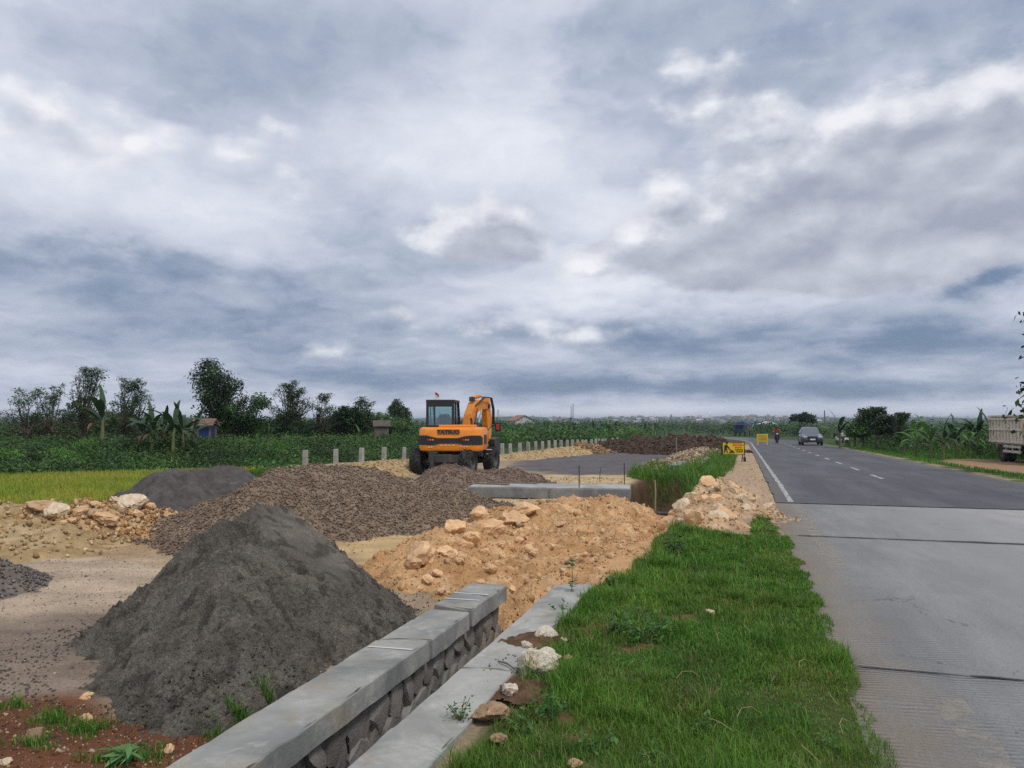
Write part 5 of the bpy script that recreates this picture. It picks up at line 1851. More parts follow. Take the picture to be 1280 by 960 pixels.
# boom: rises beside the cab and bends over; the stick hangs from its end on the far side
_before = set(o.name for o in exc.children)
BX = .24
boom_pts = [(.75, 1.25), (.62, 1.45), (.92, 2.20), (1.25, 2.62), (1.65, 2.74), (2.55, 2.62), (2.60, 2.42), (1.75, 2.36), (1.45, 2.24), (1.15, 1.85), (.98, 1.30)]
bm_ = MB().prism(boom_pts, BX - .16, BX + .16, 'x', ch=.02)
boom = bm_.build('boom', M_ORG_D, exc)
MB().box((BX - .163, 1.0, 1.9), (.008, .05, .4)).build('boom_seam', M_DKG, boom)
MB().tube([(BX - .20, 2.45, 2.52), (BX + .20, 2.45, 2.52)], .085, 14).build('knuckle_pin', M_DKG, boom)
stick = MB().prism([(2.36, 2.88), (2.60, 2.86), (2.82, 2.1), (2.72, 1.15), (2.55, 1.10), (2.42, 1.9), (2.30, 2.5)], BX - .12, BX + .12, 'x', ch=.02).build('stick', M_ORG, exc)
cyl_ = MB().cyl((BX, 1.30, 2.80), (BX, 1.90, 2.90), .075, 12).build('stick_cylinder', M_ORG_D, exc)
MB().cyl((BX, 1.90, 2.90), (BX, 2.42, 2.86), .042, 10).build('cylinder_rod', M_STEEL, cyl_)
MB().box((BX, 1.28, 2.76), (.18, .20, .18), ch=.03).build('cylinder_bracket', M_DKG, cyl_)
for sx in (-1, 1):
    c2 = MB().cyl((BX + sx * .24, 1.05, 1.20), (BX + sx * .24, 1.38, 1.85), .06, 12).build('boom_cylinder', M_DKG, exc)
    MB().cyl((BX + sx * .24, 1.38, 1.85), (BX + sx * .24, 1.62, 2.36), .035, 10).build('cylinder_rod', M_STEEL, c2)
c3 = MB().cyl((BX, 2.78, 2.6), (BX, 2.98, 1.95), .06, 12).build('bucket_cylinder', M_ORG_D, exc)
MB().cyl((BX, 2.98, 1.95), (BX, 2.98, 1.35), .035, 10).build('cylinder_rod', M_STEEL, c3)
MB().prism([(2.55, 1.2), (2.95, 1.28), (3.15, .95), (3.12, .55), (2.75, .35), (2.35, .42), (2.62, .55), (2.78, .8), (2.6, 1.0)], BX - .34, BX + .34, 'x', ch=.015).build('bucket', M_DKG, exc)
for k_ in range(3):
    o_ = BX + .10 + .04 * k_
    MB().tube([(o_, 1.2, 2.42 + .04 * k_), (o_ + .10, 1.9, 2.86), (o_ + .12, 2.45, 2.84), (o_ + .14, 2.62, 2.4), (o_ + .08, 2.75, 1.8)], .018, 6).build('hose', M_HOSE, exc)
MB().tube([(BX + .2, .9, 1.5), (BX + .32, 1.0, 2.1), (BX + .22, 1.3, 2.4)], .02, 6).build('hose', M_HOSE, exc)
# the whole arm is swung to the right about its foot
for o in exc.children:
    if o.name not in _before:
        o.matrix_basis = Matrix.Translation((BX, .8, 0)) @ Matrix.Rotation(R(-18), 4, 'Z') @ Matrix.Translation((-BX, -.8, 0)) @ o.matrix_basis
# mirror on its arm at the right front
MB().tube([(.95, 1.2, 1.5), (1.15, 1.3, 1.75), (1.32, 1.32, 1.78)], .018, 6).build('mirror_arm', M_BLK, exc)
mr = MB().box((1.38, 1.32, 1.70), (.22, .07, .36), ch=.03).build('mirror', M_BLK, exc)
MB().box((1.38, 1.275, 1.70), (.12, .012, .22), ch=.003).build('mirror_lens', M_REDL, mr)
MB().tube([(.98, .9, 1.2), (.98, .9, 1.75), (.98, .3, 1.75), (.98, .3, 1.55)], .016, 6).build('handrail', M_BLK, exc)

# ---------------------------------------------------------------- dump truck parked on the right
tx, ty = G(1251, 577, -0.28)
tz = float(ground_z(np.array([tx + .6]), np.array([ty]))[0])
M_TRK = mat('chipped_white_bed', (0.62, 0.57, 0.48), rough=0.7, var=0.2, scale=2, spots=(0.30, 0.16, 0.09), spot_scale=4.0, spot_amt=0.7, spot_lo=0.56, spot_hi=0.64)
M_TRY = mat('truck_yellow', (0.52, 0.31, 0.03), rough=0.5, var=0.15, scale=2, spots=(0.28, 0.15, 0.04), spot_scale=5, spot_amt=.5)
M_TRG = mat('pale_guard_paint', (0.46, 0.45, 0.40), rough=0.7, var=0.2, spots=(.2, .12, .07), spot_scale=5, spot_amt=.6)
trk = thing('dump_truck', 'dump truck with chipped white ribbed bed and yellow cab parked under the tree', 'truck', (tx, ty, tz), R(3))
# local: origin under the visible rear wheel's outer face, truck faces -Y (towards us), bed to the right of x=0
for x_ in (.16, .52, 1.70, 2.06):
    wheel(trk, (x_, 0, .47), .47, .26, tread=False)
bed0, bed1 = -3.15, 1.35
MB().box((1.11, (bed0 + bed1) / 2, 1.02), (2.2, bed1 - bed0, .10)).build('bed_floor', M_TRG, trk)
for x_ in (.01, 2.21):
    sp_ = MB().box((x_, (bed0 + bed1) / 2, 1.78), (.04, bed1 - bed0, 1.45)).build('bed_side', M_TRK, trk)
    out_ = -1 if x_ < 1 else 1
    nrib = 10
    for k in range(nrib + 1):
        y_ = bed0 + .04 + (bed1 - bed0 - .08) * k / nrib
        MB().box((x_ + out_ * .055, y_, 1.74), (.07, .08, 1.30), ch=.008).build('bed_rib', M_TRK, sp_)
    for z_, hh_ in ((1.10, .12), (1.74, .08), (2.30, .10), (2.47, .08)):
        MB().box((x_ + out_ * .07, (bed0 + bed1) / 2, z_), (.10, bed1 - bed0 + .02, hh_), ch=.008).build('bed_rail', M_TRK, sp_)
MB().box((1.11, bed1 - .03, 1.75), (2.2, .06, 1.4), ch=.01).build('tailgate', M_TRK, trk)
MB().box((1.11, bed0 + .03, 1.85), (2.2, .06, 1.6), ch=.01).build('bed_front', M_TRY, trk)
MB().box((1.11, -1.6, .80), (.85, 6.0, .26), ch=.02).build('frame', M_DKG, trk)
for z_ in (.60, .86):
    MB().box((-.02, -1.62, z_), (.05, 2.3, .13), ch=.01).build('side_guard', M_TRG, trk)
for y_ in (-.75, -1.6, -2.5):
    MB().box((.02, y_, .80), (.05, .08, .62)).build('guard_post', M_TRG, trk)
MB().prism([(-.62, .7), (-.62, 1.02), (.62, 1.02), (.62, .7), (.5, .95), (-.5, .95)], .02, .6, 'x').build('mudguard', M_TRG, trk)
cabt = MB().prism([(-5.0, .55), (-5.02, 1.35), (-4.85, 2.35), (-4.7, 2.55), (-3.35, 2.62), (-3.25, 2.5), (-3.22, .55)], .08, 2.14, 'x', ch=.04).build('cab', M_TRY, trk)
MB().prism([(-4.80, 1.45), (-4.68, 2.2), (-4.0, 2.22), (-4.0, 1.42)], .065, .10, 'x').build('side_window', M_DGLASS, cabt)
MB().prism([(.25, 1.45), (1.97, 1.45), (1.9, 2.3), (.32, 2.3)], -5.03, -4.98, 'y').build('windscreen', M_DGLASS, cabt)
wheel(trk, (.25, -4.15, .47), .47, .26, tread=False)
wheel(trk, (1.97, -4.15, .47), .47, .26, tread=False)
MB().box((1.11, -5.05, .62), (2.1, .12, .25), ch=.03).build('bumper', M_BLK, cabt)
MB().box((.9, -3.0, 2.78), (1.7, .35, .22), ch=.03).build('rolled_tarpaulin', mat('brown_tarp', (.22, .13, .05), rough=.8, var=.25), trk)
MB().box((1.35, -.9, 2.1), (1.2, 2.6, .1)).build('cross_bar', M_TRK, trk)

# ---------------------------------------------------------------- oncoming car
M_CAR = mat('car_grey', (0.075, 0.08, 0.092), rough=0.28, var=0.05, coat=0.6, metal=0.3)
M_LAMP = mat('clear_lamp', (0.75, 0.78, 0.80), rough=0.1, var=0.05)


def make_car():
    t = thing('car', 'dark silver hatchback driving towards us with its headlamps showing', 'car')
    # front faces -Y; sections along y: (y, half width low, z of sill, half width waist, z waist, half width roof, z roof)
    sec = [(-1.95, .70, .34, .74, .62, .60, .66), (-1.85, .82, .28, .85, .70, .70, .80), (-1.2, .86, .26, .88, .86, .74, .94), (-.75, .87, .26, .89, .92, .72, 1.00),
           (0.0, .87, .26, .89, .95, .62, 1.45), (.7, .87, .26, .89, .96, .62, 1.52), (1.5, .86, .28, .87, .97, .60, 1.46), (1.95, .78, .36, .80, .95, .62, 1.02)]
    v, f = [], []
    for (y, w0, z0, w1, z1, w2, z2) in sec:
        v += [(-w0, y, z0), (-w1, y, (z0 + z1) / 2), (-w1 * .98, y, z1), (-w2, y, z2), (-w2 * .6, y, z2 + .035), (w2 * .6, y, z2 + .035), (w2, y, z2), (w1 * .98, y, z1), (w1, y, (z0 + z1) / 2), (w0, y, z0)]
    m = 10
    for i in range(len(sec) - 1):
        for k in range(m):
            f.append((i * m + k, i * m + (k + 1) % m, (i + 1) * m + (k + 1) % m, (i + 1) * m + k))
    f += [tuple(range(m))[::-1], tuple((len(sec) - 1) * m + k for k in range(m))]
    body_ = MB().quad_mesh(v, f).build('body', M_CAR, t, True)
    MB().quad_mesh([(-.66, -.70, 1.015), (.66, -.70, 1.015), (.57, -.05, 1.44), (-.57, -.05, 1.44)], [(0, 1, 2, 3)]).build('windscreen', mat('windscreen_sheen', (.10, .12, .14), rough=.08, var=.0, spec=.8), body_, loc=(0, -.03, .03))
    for sx in (-1, 1):
        MB().quad_mesh([(sx * .88, -.5, 1.0), (sx * .885, 1.2, 1.03), (sx * .66, 1.0, 1.42), (sx * .66, .1, 1.40)], [(0, 1, 2, 3)]).build('side_window', M_DGLASS, body_)
        MB().prism([(sx * .40, .70), (sx * .72, .68), (sx * .76, .80), (sx * .50, .80)], -1.97, -1.80, 'y', ch=.01).build('headlight', M_LAMP, body_)
        MB().prism([(sx * .55, .40), (sx * .74, .40), (sx * .72, .52), (sx * .58, .52)], -1.96, -1.85, 'y').build('fog_lamp_recess', M_BLK, body_)
        MB().box((sx * .99, -.55, 1.02), (.18, .12, .13), ch=.03).build('mirror', M_BLK, body_)
        for y in (-1.22, 1.28):
            wheel(t, (sx * .78, y, .32), .32, .20, tread=False)
    MB().prism([(-.42, .56), (.42, .56), (.38, .74), (-.38, .74)], -1.985, -1.9, 'y').build('grille', M_BLK, body_)
    MB().prism([(-.60, .30), (.60, .30), (.55, .46), (-.55, .46)], -1.965, -1.85, 'y').build('lower_intake', M_BLK, body_)
    MB().box((0, -1.995, .52), (.42, .02, .13), ch=.004).build('number_plate', M_WHITE, body_)
    return t


car = make_car()
cx_, cy_ = G(1015.5, 557, 0.0)
car.location = (cx_, cy_ + 1.9, float(zroad(cy_)) + 0.012)
car.rotation_euler = (0, 0, R(1))


# ---------------------------------------------------------------- people on motorcycles
def person_mesh(name, joints, edges, rad, mats_, split):
    """one continuous body grown on a skeleton; materials by height bands and limbs"""
    me = bpy.data.meshes.new(name)
    me.from_pydata([joints[k] for k in joints], [(list(joints).index(a), list(joints).index(b)) for a, b in edges], [])
    o = bpy.data.objects.new('tmp', me)
    COL.objects.link(o)
    mod = o.modifiers.new('skin', 'SKIN')
    sv_ = me.skin_vertices[0].data
    for i, k in enumerate(joints):
        r_ = rad[k]
        sv_[i].radius = (r_, r_) if not isinstance(r_, tuple) else r_
    sv_[0].use_root = True
    sub = o.modifiers.new('sub', 'SUBSURF')
    sub.levels = 2
    dg = bpy.context.evaluated_depsgraph_get()
    dg.update()
    out_ = bpy.data.meshes.new_from_object(o.evaluated_get(dg))
    bpy.data.objects.remove(o)
    out_.name = name
    out_.materials.clear()
    for m_ in mats_:
        out_.materials.append(m_)
    for p in out_.polygons:
        p.material_index = split(p.center)
    out_.shade_smooth()
    return out_


M_SKIN = mat('skin', (0.30, 0.16, 0.10), rough=0.6, var=0.1)
M_JEAN = mat('dark_trousers', (0.03, 0.035, 0.05), rough=0.85, var=0.2)
SIT = dict(pelvis=(0, .12, .80), belly=(0, .08, .98), chest=(0, .0, 1.22), neck=(0, -.02, 1.40), head=(0, -.05, 1.52), crown=(0, -.05, 1.62),
           shL=(-.19, .0, 1.33), elL=(-.30, -.18, 1.14), haL=(-.30, -.46, 1.08), fiL=(-.28, -.54, 1.06), shR=(.19, .0, 1.33), elR=(.30, -.18, 1.14), haR=(.30, -.46, 1.08), fiR=(.28, -.54, 1.06),
           hiL=(-.11, .10, .78), knL=(-.20, -.30, .72), anL=(-.17, -.12, .34), toL=(-.17, -.30, .30), hiR=(.11, .10, .78), knR=(.20, -.30, .72), anR=(.17, -.12, .34), toR=(.17, -.30, .30))
SIT_E = [('pelvis', 'belly'), ('belly', 'chest'), ('chest', 'neck'), ('neck', 'head'), ('head', 'crown'), ('chest', 'shL'), ('shL', 'elL'), ('elL', 'haL'), ('haL', 'fiL'), ('chest', 'shR'), ('shR', 'elR'), ('elR', 'haR'), ('haR', 'fiR'),
         ('pelvis', 'hiL'), ('hiL', 'knL'), ('knL', 'anL'), ('anL', 'toL'), ('pelvis', 'hiR'), ('hiR', 'knR'), ('knR', 'anR'), ('anR', 'toR')]
SIT_R = dict(pelvis=.14, belly=.14, chest=.15, neck=.06, head=.095, crown=.07, shL=.075, elL=.055, haL=.04, fiL=.03, shR=.075, elR=.055, haR=.04, fiR=.03, hiL=.10, knL=.075, anL=.05, toL=.045, hiR=.10, knR=.075, anR=.05, toR=.045)


def rider(label, shirt, loc, rz, helmet_mat):
    def split(c):
        if c.z > 1.42:
            return 2
        if c.z < .86 and abs(c.x) < .45 and not (c.y < -.38 and c.z > 1.0):
            return 1
        if c.y < -.42 and c.z > 1.0:
            return 2
        return 0
    t = thing('person', label, 'person', loc, rz)
    link('body', person_mesh('body', SIT, SIT_E, SIT_R, [shirt, M_JEAN, M_SKIN], split), t)
    MB().lathe([(.001, .16), (.07, .15), (.12, .10), (.14, .02), (.135, -.05), (.12, -.09)], (0, -.05, 1.56), 'z', 16).build('helmet', helmet_mat, t, True)
    return t


def motorcycle(label, loc, rz, m):
    t = thing('motorcycle', label, 'motorcycle', loc, rz)
    for y in (-.62, .60):
        wheel(t, (0, y, .28), .28, .09, rim=.75, tread=False)
    MB().prism([(-.48, .55), (-.40, .95), (-.28, 1.0), (-.2, .62), (.05, .55), (.10, .74), (.75, .82), (.85, .74), (.6, .5), (.1, .35), (-.25, .38)], -.10, .10, 'x', ch=.03).build('body', m, t)
    MB().box((0, .28, .79), (.24, .66, .09), ch=.03).build('seat', M_BLK, t)
    MB().tube([(-.32, -.42, 1.05), (-.1, -.40, 1.0), (.1, -.40, 1.0), (.32, -.42, 1.05)], .018, 6).build('handlebar', M_BLK, t)
    MB().tube([(0, -.36, .98), (0, -.62, .28)], .035, 8).build('fork', M_DKG, t)
    MB().prism([(-.22, .55), (.22, .55), (.16, .95), (-.16, .95)], -.50, -.44, 'y', ch=.015).build('leg_shield', m, t)
    MB().box((0, -.52, .92), (.16, .06, .12), ch=.02).build('headlight', M_LAMP, t)
    MB().tube([(.14, .2, .32), (.16, .9, .40)], .045, 8).build('exhaust', M_STEEL, t)
    return t


M_SH_RED = mat('red_jacket', (0.33, 0.035, 0.035), rough=.8, var=.15)
M_SH_YEL = mat('yellow_shirt', (0.66, 0.60, 0.05), rough=.8, var=.12)
M_SH_WHT = mat('white_shirt', (0.70, 0.70, 0.68), rough=.8, var=.1)
M_HELM = mat('dark_helmet', (0.03, 0.03, 0.035), rough=.25, var=.05)
mx, my = G(971, 554, 0.0)
mz = float(zroad(my)) + .012
motorcycle('small dark motorcycle ridden along the road left of the centre line', (mx, my, mz), R(4), M_BLK)
rider('motorcyclist in a red jacket and dark helmet riding towards us', M_SH_RED, (mx, my, mz), R(4), M_HELM)
mx, my, _ = A(1008, 551, 84)
mz = float(zroad(my)) + .012
motorcycle('motorcycle half hidden behind the oncoming car', (mx, my, mz), R(2), M_DKG)
rider('motorcyclist in a bright yellow shirt behind the oncoming car', M_SH_YEL, (mx, my, mz), R(2), M_HELM)
mx, my = G(1053.5, 557.5, -0.1)
mz = float(ground_z(np.array([mx]), np.array([my]))[0])
motorcycle('motorcycle standing in the grass beside the far right road edge', (mx, my, mz), R(35), M_WHITE)
rider('person in a white shirt sitting on a motorcycle in the roadside grass', M_SH_WHT, (mx, my, mz), R(35), M_HELM)

# ---------------------------------------------------------------- works signs and far lorry
M_SIGN = mat('sign_yellow', (0.72, 0.50, 0.02), rough=.55, var=.12, scale=3)
M_SRED = mat('sign_red', (0.60, 0.10, 0.03), rough=.6, var=.1)
sx_, sy_ = G(917, 577, 0.0)
sg = thing('warning_sign', 'yellow roadworks sign board with black digger figure and red lettering', 'sign', (sx_, sy_, float(zroad(sy_)) - .0), R(14))
SW, SH, SZ = 0.98, .56, .32
bd = MB().box((0, 0, SZ + SH / 2), (SW, .03, SH), ch=.005).build('board', M_SIGN, sg)
for s_ in ((0, SZ), (0, SZ + SH)):
    MB().box((0, -.022, s_[1]), (SW, .012, .025)).build('border', M_BLK, bd)
for s_ in (-1, 1):
    MB().box((s_ * SW / 2, -.022, SZ + SH / 2), (.025, .012, SH + .02)).build('border', M_BLK, bd)
def fig(pts):
    return MB().prism(pts, -.03, -.0165, 'y')
fx, fz = -.36, SZ + .08
fig([(fx - .06, fz), (fx - .02, fz), (fx + .03, fz + .16), (fx + .07, fz), (fx + .11, fz), (fx + .06, fz + .22), (fx + .05, fz + .30), (fx + .16, fz + .20), (fx + .18, fz + .23), (fx + .05, fz + .37), (fx - .04, fz + .34), (fx - .05, fz + .2)]).build('digger_figure', M_BLK, bd)
MB().tube([(fx + .07, -.03, fz + .43), (fx + .07, -.0165, fz + .43)], .045, 12).build('digger_head', M_BLK, bd)
fig([(fx + .02, fz + .30), (fx + .05, fz + .32), (fx + .27, fz + .10), (fx + .24, fz + .08)]).build('digger_shovel', M_BLK, bd)
fig([(fx + .16, fz), (fx + .42, fz), (fx + .36, fz + .08), (fx + .29, fz + .12), (fx + .22, fz + .07)]).build('digger_heap', M_BLK, bd)
for i, (zz_, w_, x_, mm) in enumerate(((.52, .40, .18, M_SRED), (.43, .48, .20, M_SRED), (.33, .30, .22, M_SRED), (.22, .36, .25, M_BLK), (.13, .30, .28, M_BLK))):
    k = 0
    xx_ = x_ - w_ / 2
    while xx_ < x_ + w_ / 2:                            # short word-like dashes: the lettering is too small to read
        l_ = rnd.uniform(.04, .13)
        fig([(xx_, SZ + zz_ - .022), (min(xx_ + l_, x_ + w_ / 2), SZ + zz_ - .022), (min(xx_ + l_, x_ + w_ / 2), SZ + zz_ + .022), (xx_, SZ + zz_ + .022)]).build('lettering', mm, bd)
        xx_ += l_ + .025
for s_ in (-1, 1):
    MB().tube([(s_ * .48, .02, SZ + SH - .05), (s_ * .48, -.03, -.02)], .022, 6).build('leg', M_DKG, sg)
    MB().tube([(s_ * .48, .03, SZ + SH - .05), (s_ * .48, .45, -.02)], .022, 6).build('leg', M_DKG, sg)
MB().box((.48, -.06, .10), (.10, .12, .20), ch=.02).build('foot_block', M_BLK, sg)
sx_, sy_ = G(953, 556, 0.0)
sg2 = thing('road_barrier', 'yellow works barrier standing at the road edge where the lorry stops', 'barrier', (sx_, sy_, float(zroad(sy_))), R(6))
b2 = MB().box((0, 0, .62), (.95, .05, .66), ch=.01).build('panel', M_SIGN, sg2)
for s_ in (-1, 1):
    MB().box((s_ * .40, 0, .42), (.07, .09, .86), ch=.01).build('leg', M_SIGN, sg2)
    MB().box((s_ * .40, 0, .02), (.09, .5, .06), ch=.01).build('foot', M_SIGN, sg2)
for z_ in (.45, .62, .8):
    MB().box((0, -.03, z_), (.8, .012, .05)).build('dark_stripe', M_DKG, b2)
lx, ly, _ = A(929, 545, 150)
M_BLUE = mat('blue_tarpaulin', (0.035, 0.065, 0.18), rough=.7, var=.2)
lo = thing('lorry', 'far lorry with a blue tarpaulin load at the bend', 'truck', (lx, ly, float(zroad(ly))), R(-12))
MB().box((0, .5, 1.45), (2.1, 4.2, 1.1), ch=.05).build('load_bed', mat('rust_brown', (.2, .10, .07), rough=.8, var=.3), lo)
MB().prism([(-1.08, 1.8), (1.08, 1.8), (1.0, 2.35), (.5, 2.62), (-.5, 2.62), (-1.0, 2.35)], -1.7, 1.4, 'y', ch=.06).build('tarpaulin', M_BLUE, lo)
MB().prism([(-3.2, .6), (-3.25, 1.4), (-3.0, 2.2), (-1.8, 2.25), (-1.75, .6)], -1.0, 1.0, 'x', ch=.05).build('cab', mat('dark_blue_cab', (.03, .05, .12), rough=.4, var=.1), lo)
MB().prism([(-.85, 1.4), (.85, 1.4), (.8, 2.05), (-.8, 2.05)], -3.26, -3.05, 'y').build('windscreen', M_DGLASS, lo)
for s_ in (-1, 1):
    for y_ in (-2.4, 1.5):
        wheel(lo, (s_ * .92, y_, .42), .42, .24, tread=False)
# ---------------------------------------------------------------- rice field and the bank behind it
M_BARK = mat('bark', (0.13, 0.10, 0.075), rough=0.9, var=0.35, scale=8, bump=0.6, bscale=20, bdist=.05)
rs = np.random.default_rng(314)
n = 260000
dd = 17 + (47 - 17) * rs.random(n) ** 0.8
aa = np.radians(rs.uniform(-62, -24, n))
fx_, fy_ = np.sin(aa) * dd, np.cos(aa) * dd
HEDGE_D = lambda az_deg: np.interp(az_deg, [-62, -42, -34, -29, -25, -20, -17, -14], [43, 42, 43, 45, 49, 62, 75, 90])
inside = (edge_x(fy_) - fx_ > 0.9) & (dd < HEDGE_D(np.degrees(aa)) - 3.5)
fx_, fy_, dd = fx_[inside], fy_[inside], dd[inside]
near_edge = edge_x(fy_) - fx_ < 3.2 + 0.7 * fbm(fx_ * .6, fy_ * .6, 601, 3)
tone = sstep(fbm(fx_ * .25, fy_ * .5, 603, 4), -.5, .5)[:, None]
cc = (np.array([0.28, 0.36, 0.038]) * (1 - tone) + np.array([0.40, 0.40, 0.06]) * tone) * rs.uniform(.8, 1.2, (len(fx_), 1))
hh = np.where(near_edge, rs.uniform(.10, .36, len(fx_)), rs.uniform(.25, .45, len(fx_)))
for nm, k, lab in (('rice_field', ~near_edge, 'yellowing green rice crop filling the field beyond the heaps'), ('bank_grass', near_edge, 'rank dark green grass on the bank between rice field and site')):
    c_ = cc[k] if nm == 'rice_field' else pick_cols(int(k.sum()), rs, [(0.045, 0.125, 0.018), (0.06, 0.16, 0.022), (0.08, 0.17, 0.025)], .2)
    p = np.stack([fx_[k], fy_[k], ground_z(fx_[k], fy_[k]) - .02], 1)
    o = grass_obj(nm, None, p, hh[k], rs.uniform(.014, .03, int(k.sum())), rs, c_, .55, .5)
    tag(o, lab, 'rice' if nm == 'rice_field' else 'grass', kind='stuff')


def shrub_mass(name, label, centres, radii, leaf, per, cols, cat='shrubs', flat=.8, seed=1, kind='stuff', jit=.28):
    """leaf-covered mounds: leaves spread through the outer shell of each mound"""
    rs_ = np.random.default_rng(seed)
    n = len(centres)
    idx = np.repeat(np.arange(n), per)
    d = rs_.normal(size=(len(idx), 3))
    d /= np.linalg.norm(d, axis=1)[:, None]
    d[:, 2] = np.abs(d[:, 2]) * 1.0 - .15
    rr_ = rs_.uniform(.55, 1.12, len(idx))[:, None]
    pos = centres[idx] + d * rr_ * radii[idx][:, None] * np.array([1, 1, flat])
    tn = (1 + .55 * fbm(centres[:, 0] * .22, centres[:, 1] * .22, seed, 3))[:, None]
    cs = (pick_cols(n, rs_, cols, jit) * np.clip(tn, .5, 1.7))[idx] * rs_.uniform(.75, 1.25, (len(idx), 1))
    nr = d + np.array([0, 0, .7]) + rs_.normal(size=d.shape) * .5
    L = leaf * rs_.uniform(.6, 1.3, len(idx)) * np.clip(radii[idx], .5, 2)
    v, f, c = leaf_quads(pos, nr, L, L * .55, rs_, cs, .15)
    o = link(name, mesh_np(name, v, f, cols=c), None, M_LEAF)
    tag(o, label, cat, kind=kind)
    return o


def polar_pts(n, az0, az1, d0f, d1f, rs_):
    a = rs_.uniform(az0, az1, n)
    d = d0f(a) + (d1f(a) - d0f(a)) * rs_.random(n)
    ar = np.radians(a)
    return np.sin(ar) * d, np.cos(ar) * d, a, d


# overgrown bank: mounds rising away from the field
DKG = [(0.045, 0.098, 0.018), (0.060, 0.128, 0.024), (0.038, 0.078, 0.018), (0.08, 0.155, 0.03)]
MIDG = [(0.045, 0.115, 0.020), (0.06, 0.14, 0.024), (0.035, 0.085, 0.018), (0.075, 0.155, 0.03)]
x, y, a, d = polar_pts(1500, -64, -18, lambda a: HEDGE_D(a) - 3.0, lambda a: HEDGE_D(a) + 9, rs)
rise = sstep(d - HEDGE_D(a), -3.2, 5)
c = np.stack([x, y, ground_z(x, y) + .1 + 0.95 * rise * (1 + .25 * fbm(a * .5, d * .3, 611, 3))], 1)
shrub_mass('bank_shrubs', 'dense dark green scrub covering the bank behind the rice field', c, rs.uniform(.45, 1.0, len(x)), .17, 75, DKG + MIDG[:1], seed=61)
# paler grass and herbs on top of the bank
x, y, a, d = polar_pts(700, -64, -17, lambda a: HEDGE_D(a) + 6, lambda a: HEDGE_D(a) + 16, rs)
c = np.stack([x, y, ground_z(x, y) + .75 + .2 * fbm(a, d * .2, 613, 3)], 1)
shrub_mass('bank_herbs', 'paler green undergrowth below the trees on the bank', c, rs.uniform(.5, 1.0, len(x)), .2, 55, [(0.085, 0.18, 0.03), (0.105, 0.21, 0.036), (0.065, 0.14, 0.025)], seed=62)
# dark thicket between and behind the trees
x, y, a, d = polar_pts(650, -66, -24, lambda a: HEDGE_D(a) + 14, lambda a: HEDGE_D(a) + 24, rs)
c = np.stack([x, y, ground_z(x, y) + 1.0 + 1.25 * sstep(fbm(a * .35, d * .05, 615, 3), -.4, .5)], 1)
shrub_mass('thicket', 'dark green thicket closing the view behind the left hand trees', c, rs.uniform(.7, 1.3, len(x)), .24, 80, DKG, seed=63, flat=.95)
# single brighter bushes on the bank
for i, (px, py, D_, r_, lab) in enumerate([(4, 568, 38.5, .62, 'bright green bush at the far corner of the rice field'), (83, 566, 38.8, .55, 'bright rounded bush at the rice field edge below the banana tree'), (110, 553, 43, .75, 'green bush on the bank crest below the feathery tree'), (345, 560, 42, .9, 'broad green bush on the bank above the first concrete post')]):
    x, y, z = A(px, py, D_)
    n_ = 10
    cc_ = np.stack([x + rs.normal(size=n_) * r_ * .45, y + rs.normal(size=n_) * r_ * .45, z - .1 + rs.uniform(-.3, .3, n_) * r_], 1)
    shrub_mass('bush', lab, cc_, np.full(n_, r_ * .55), .2, 60, [(0.09, 0.21, 0.03), (0.07, 0.17, 0.025)], 'bush', seed=70 + i, kind='thing')


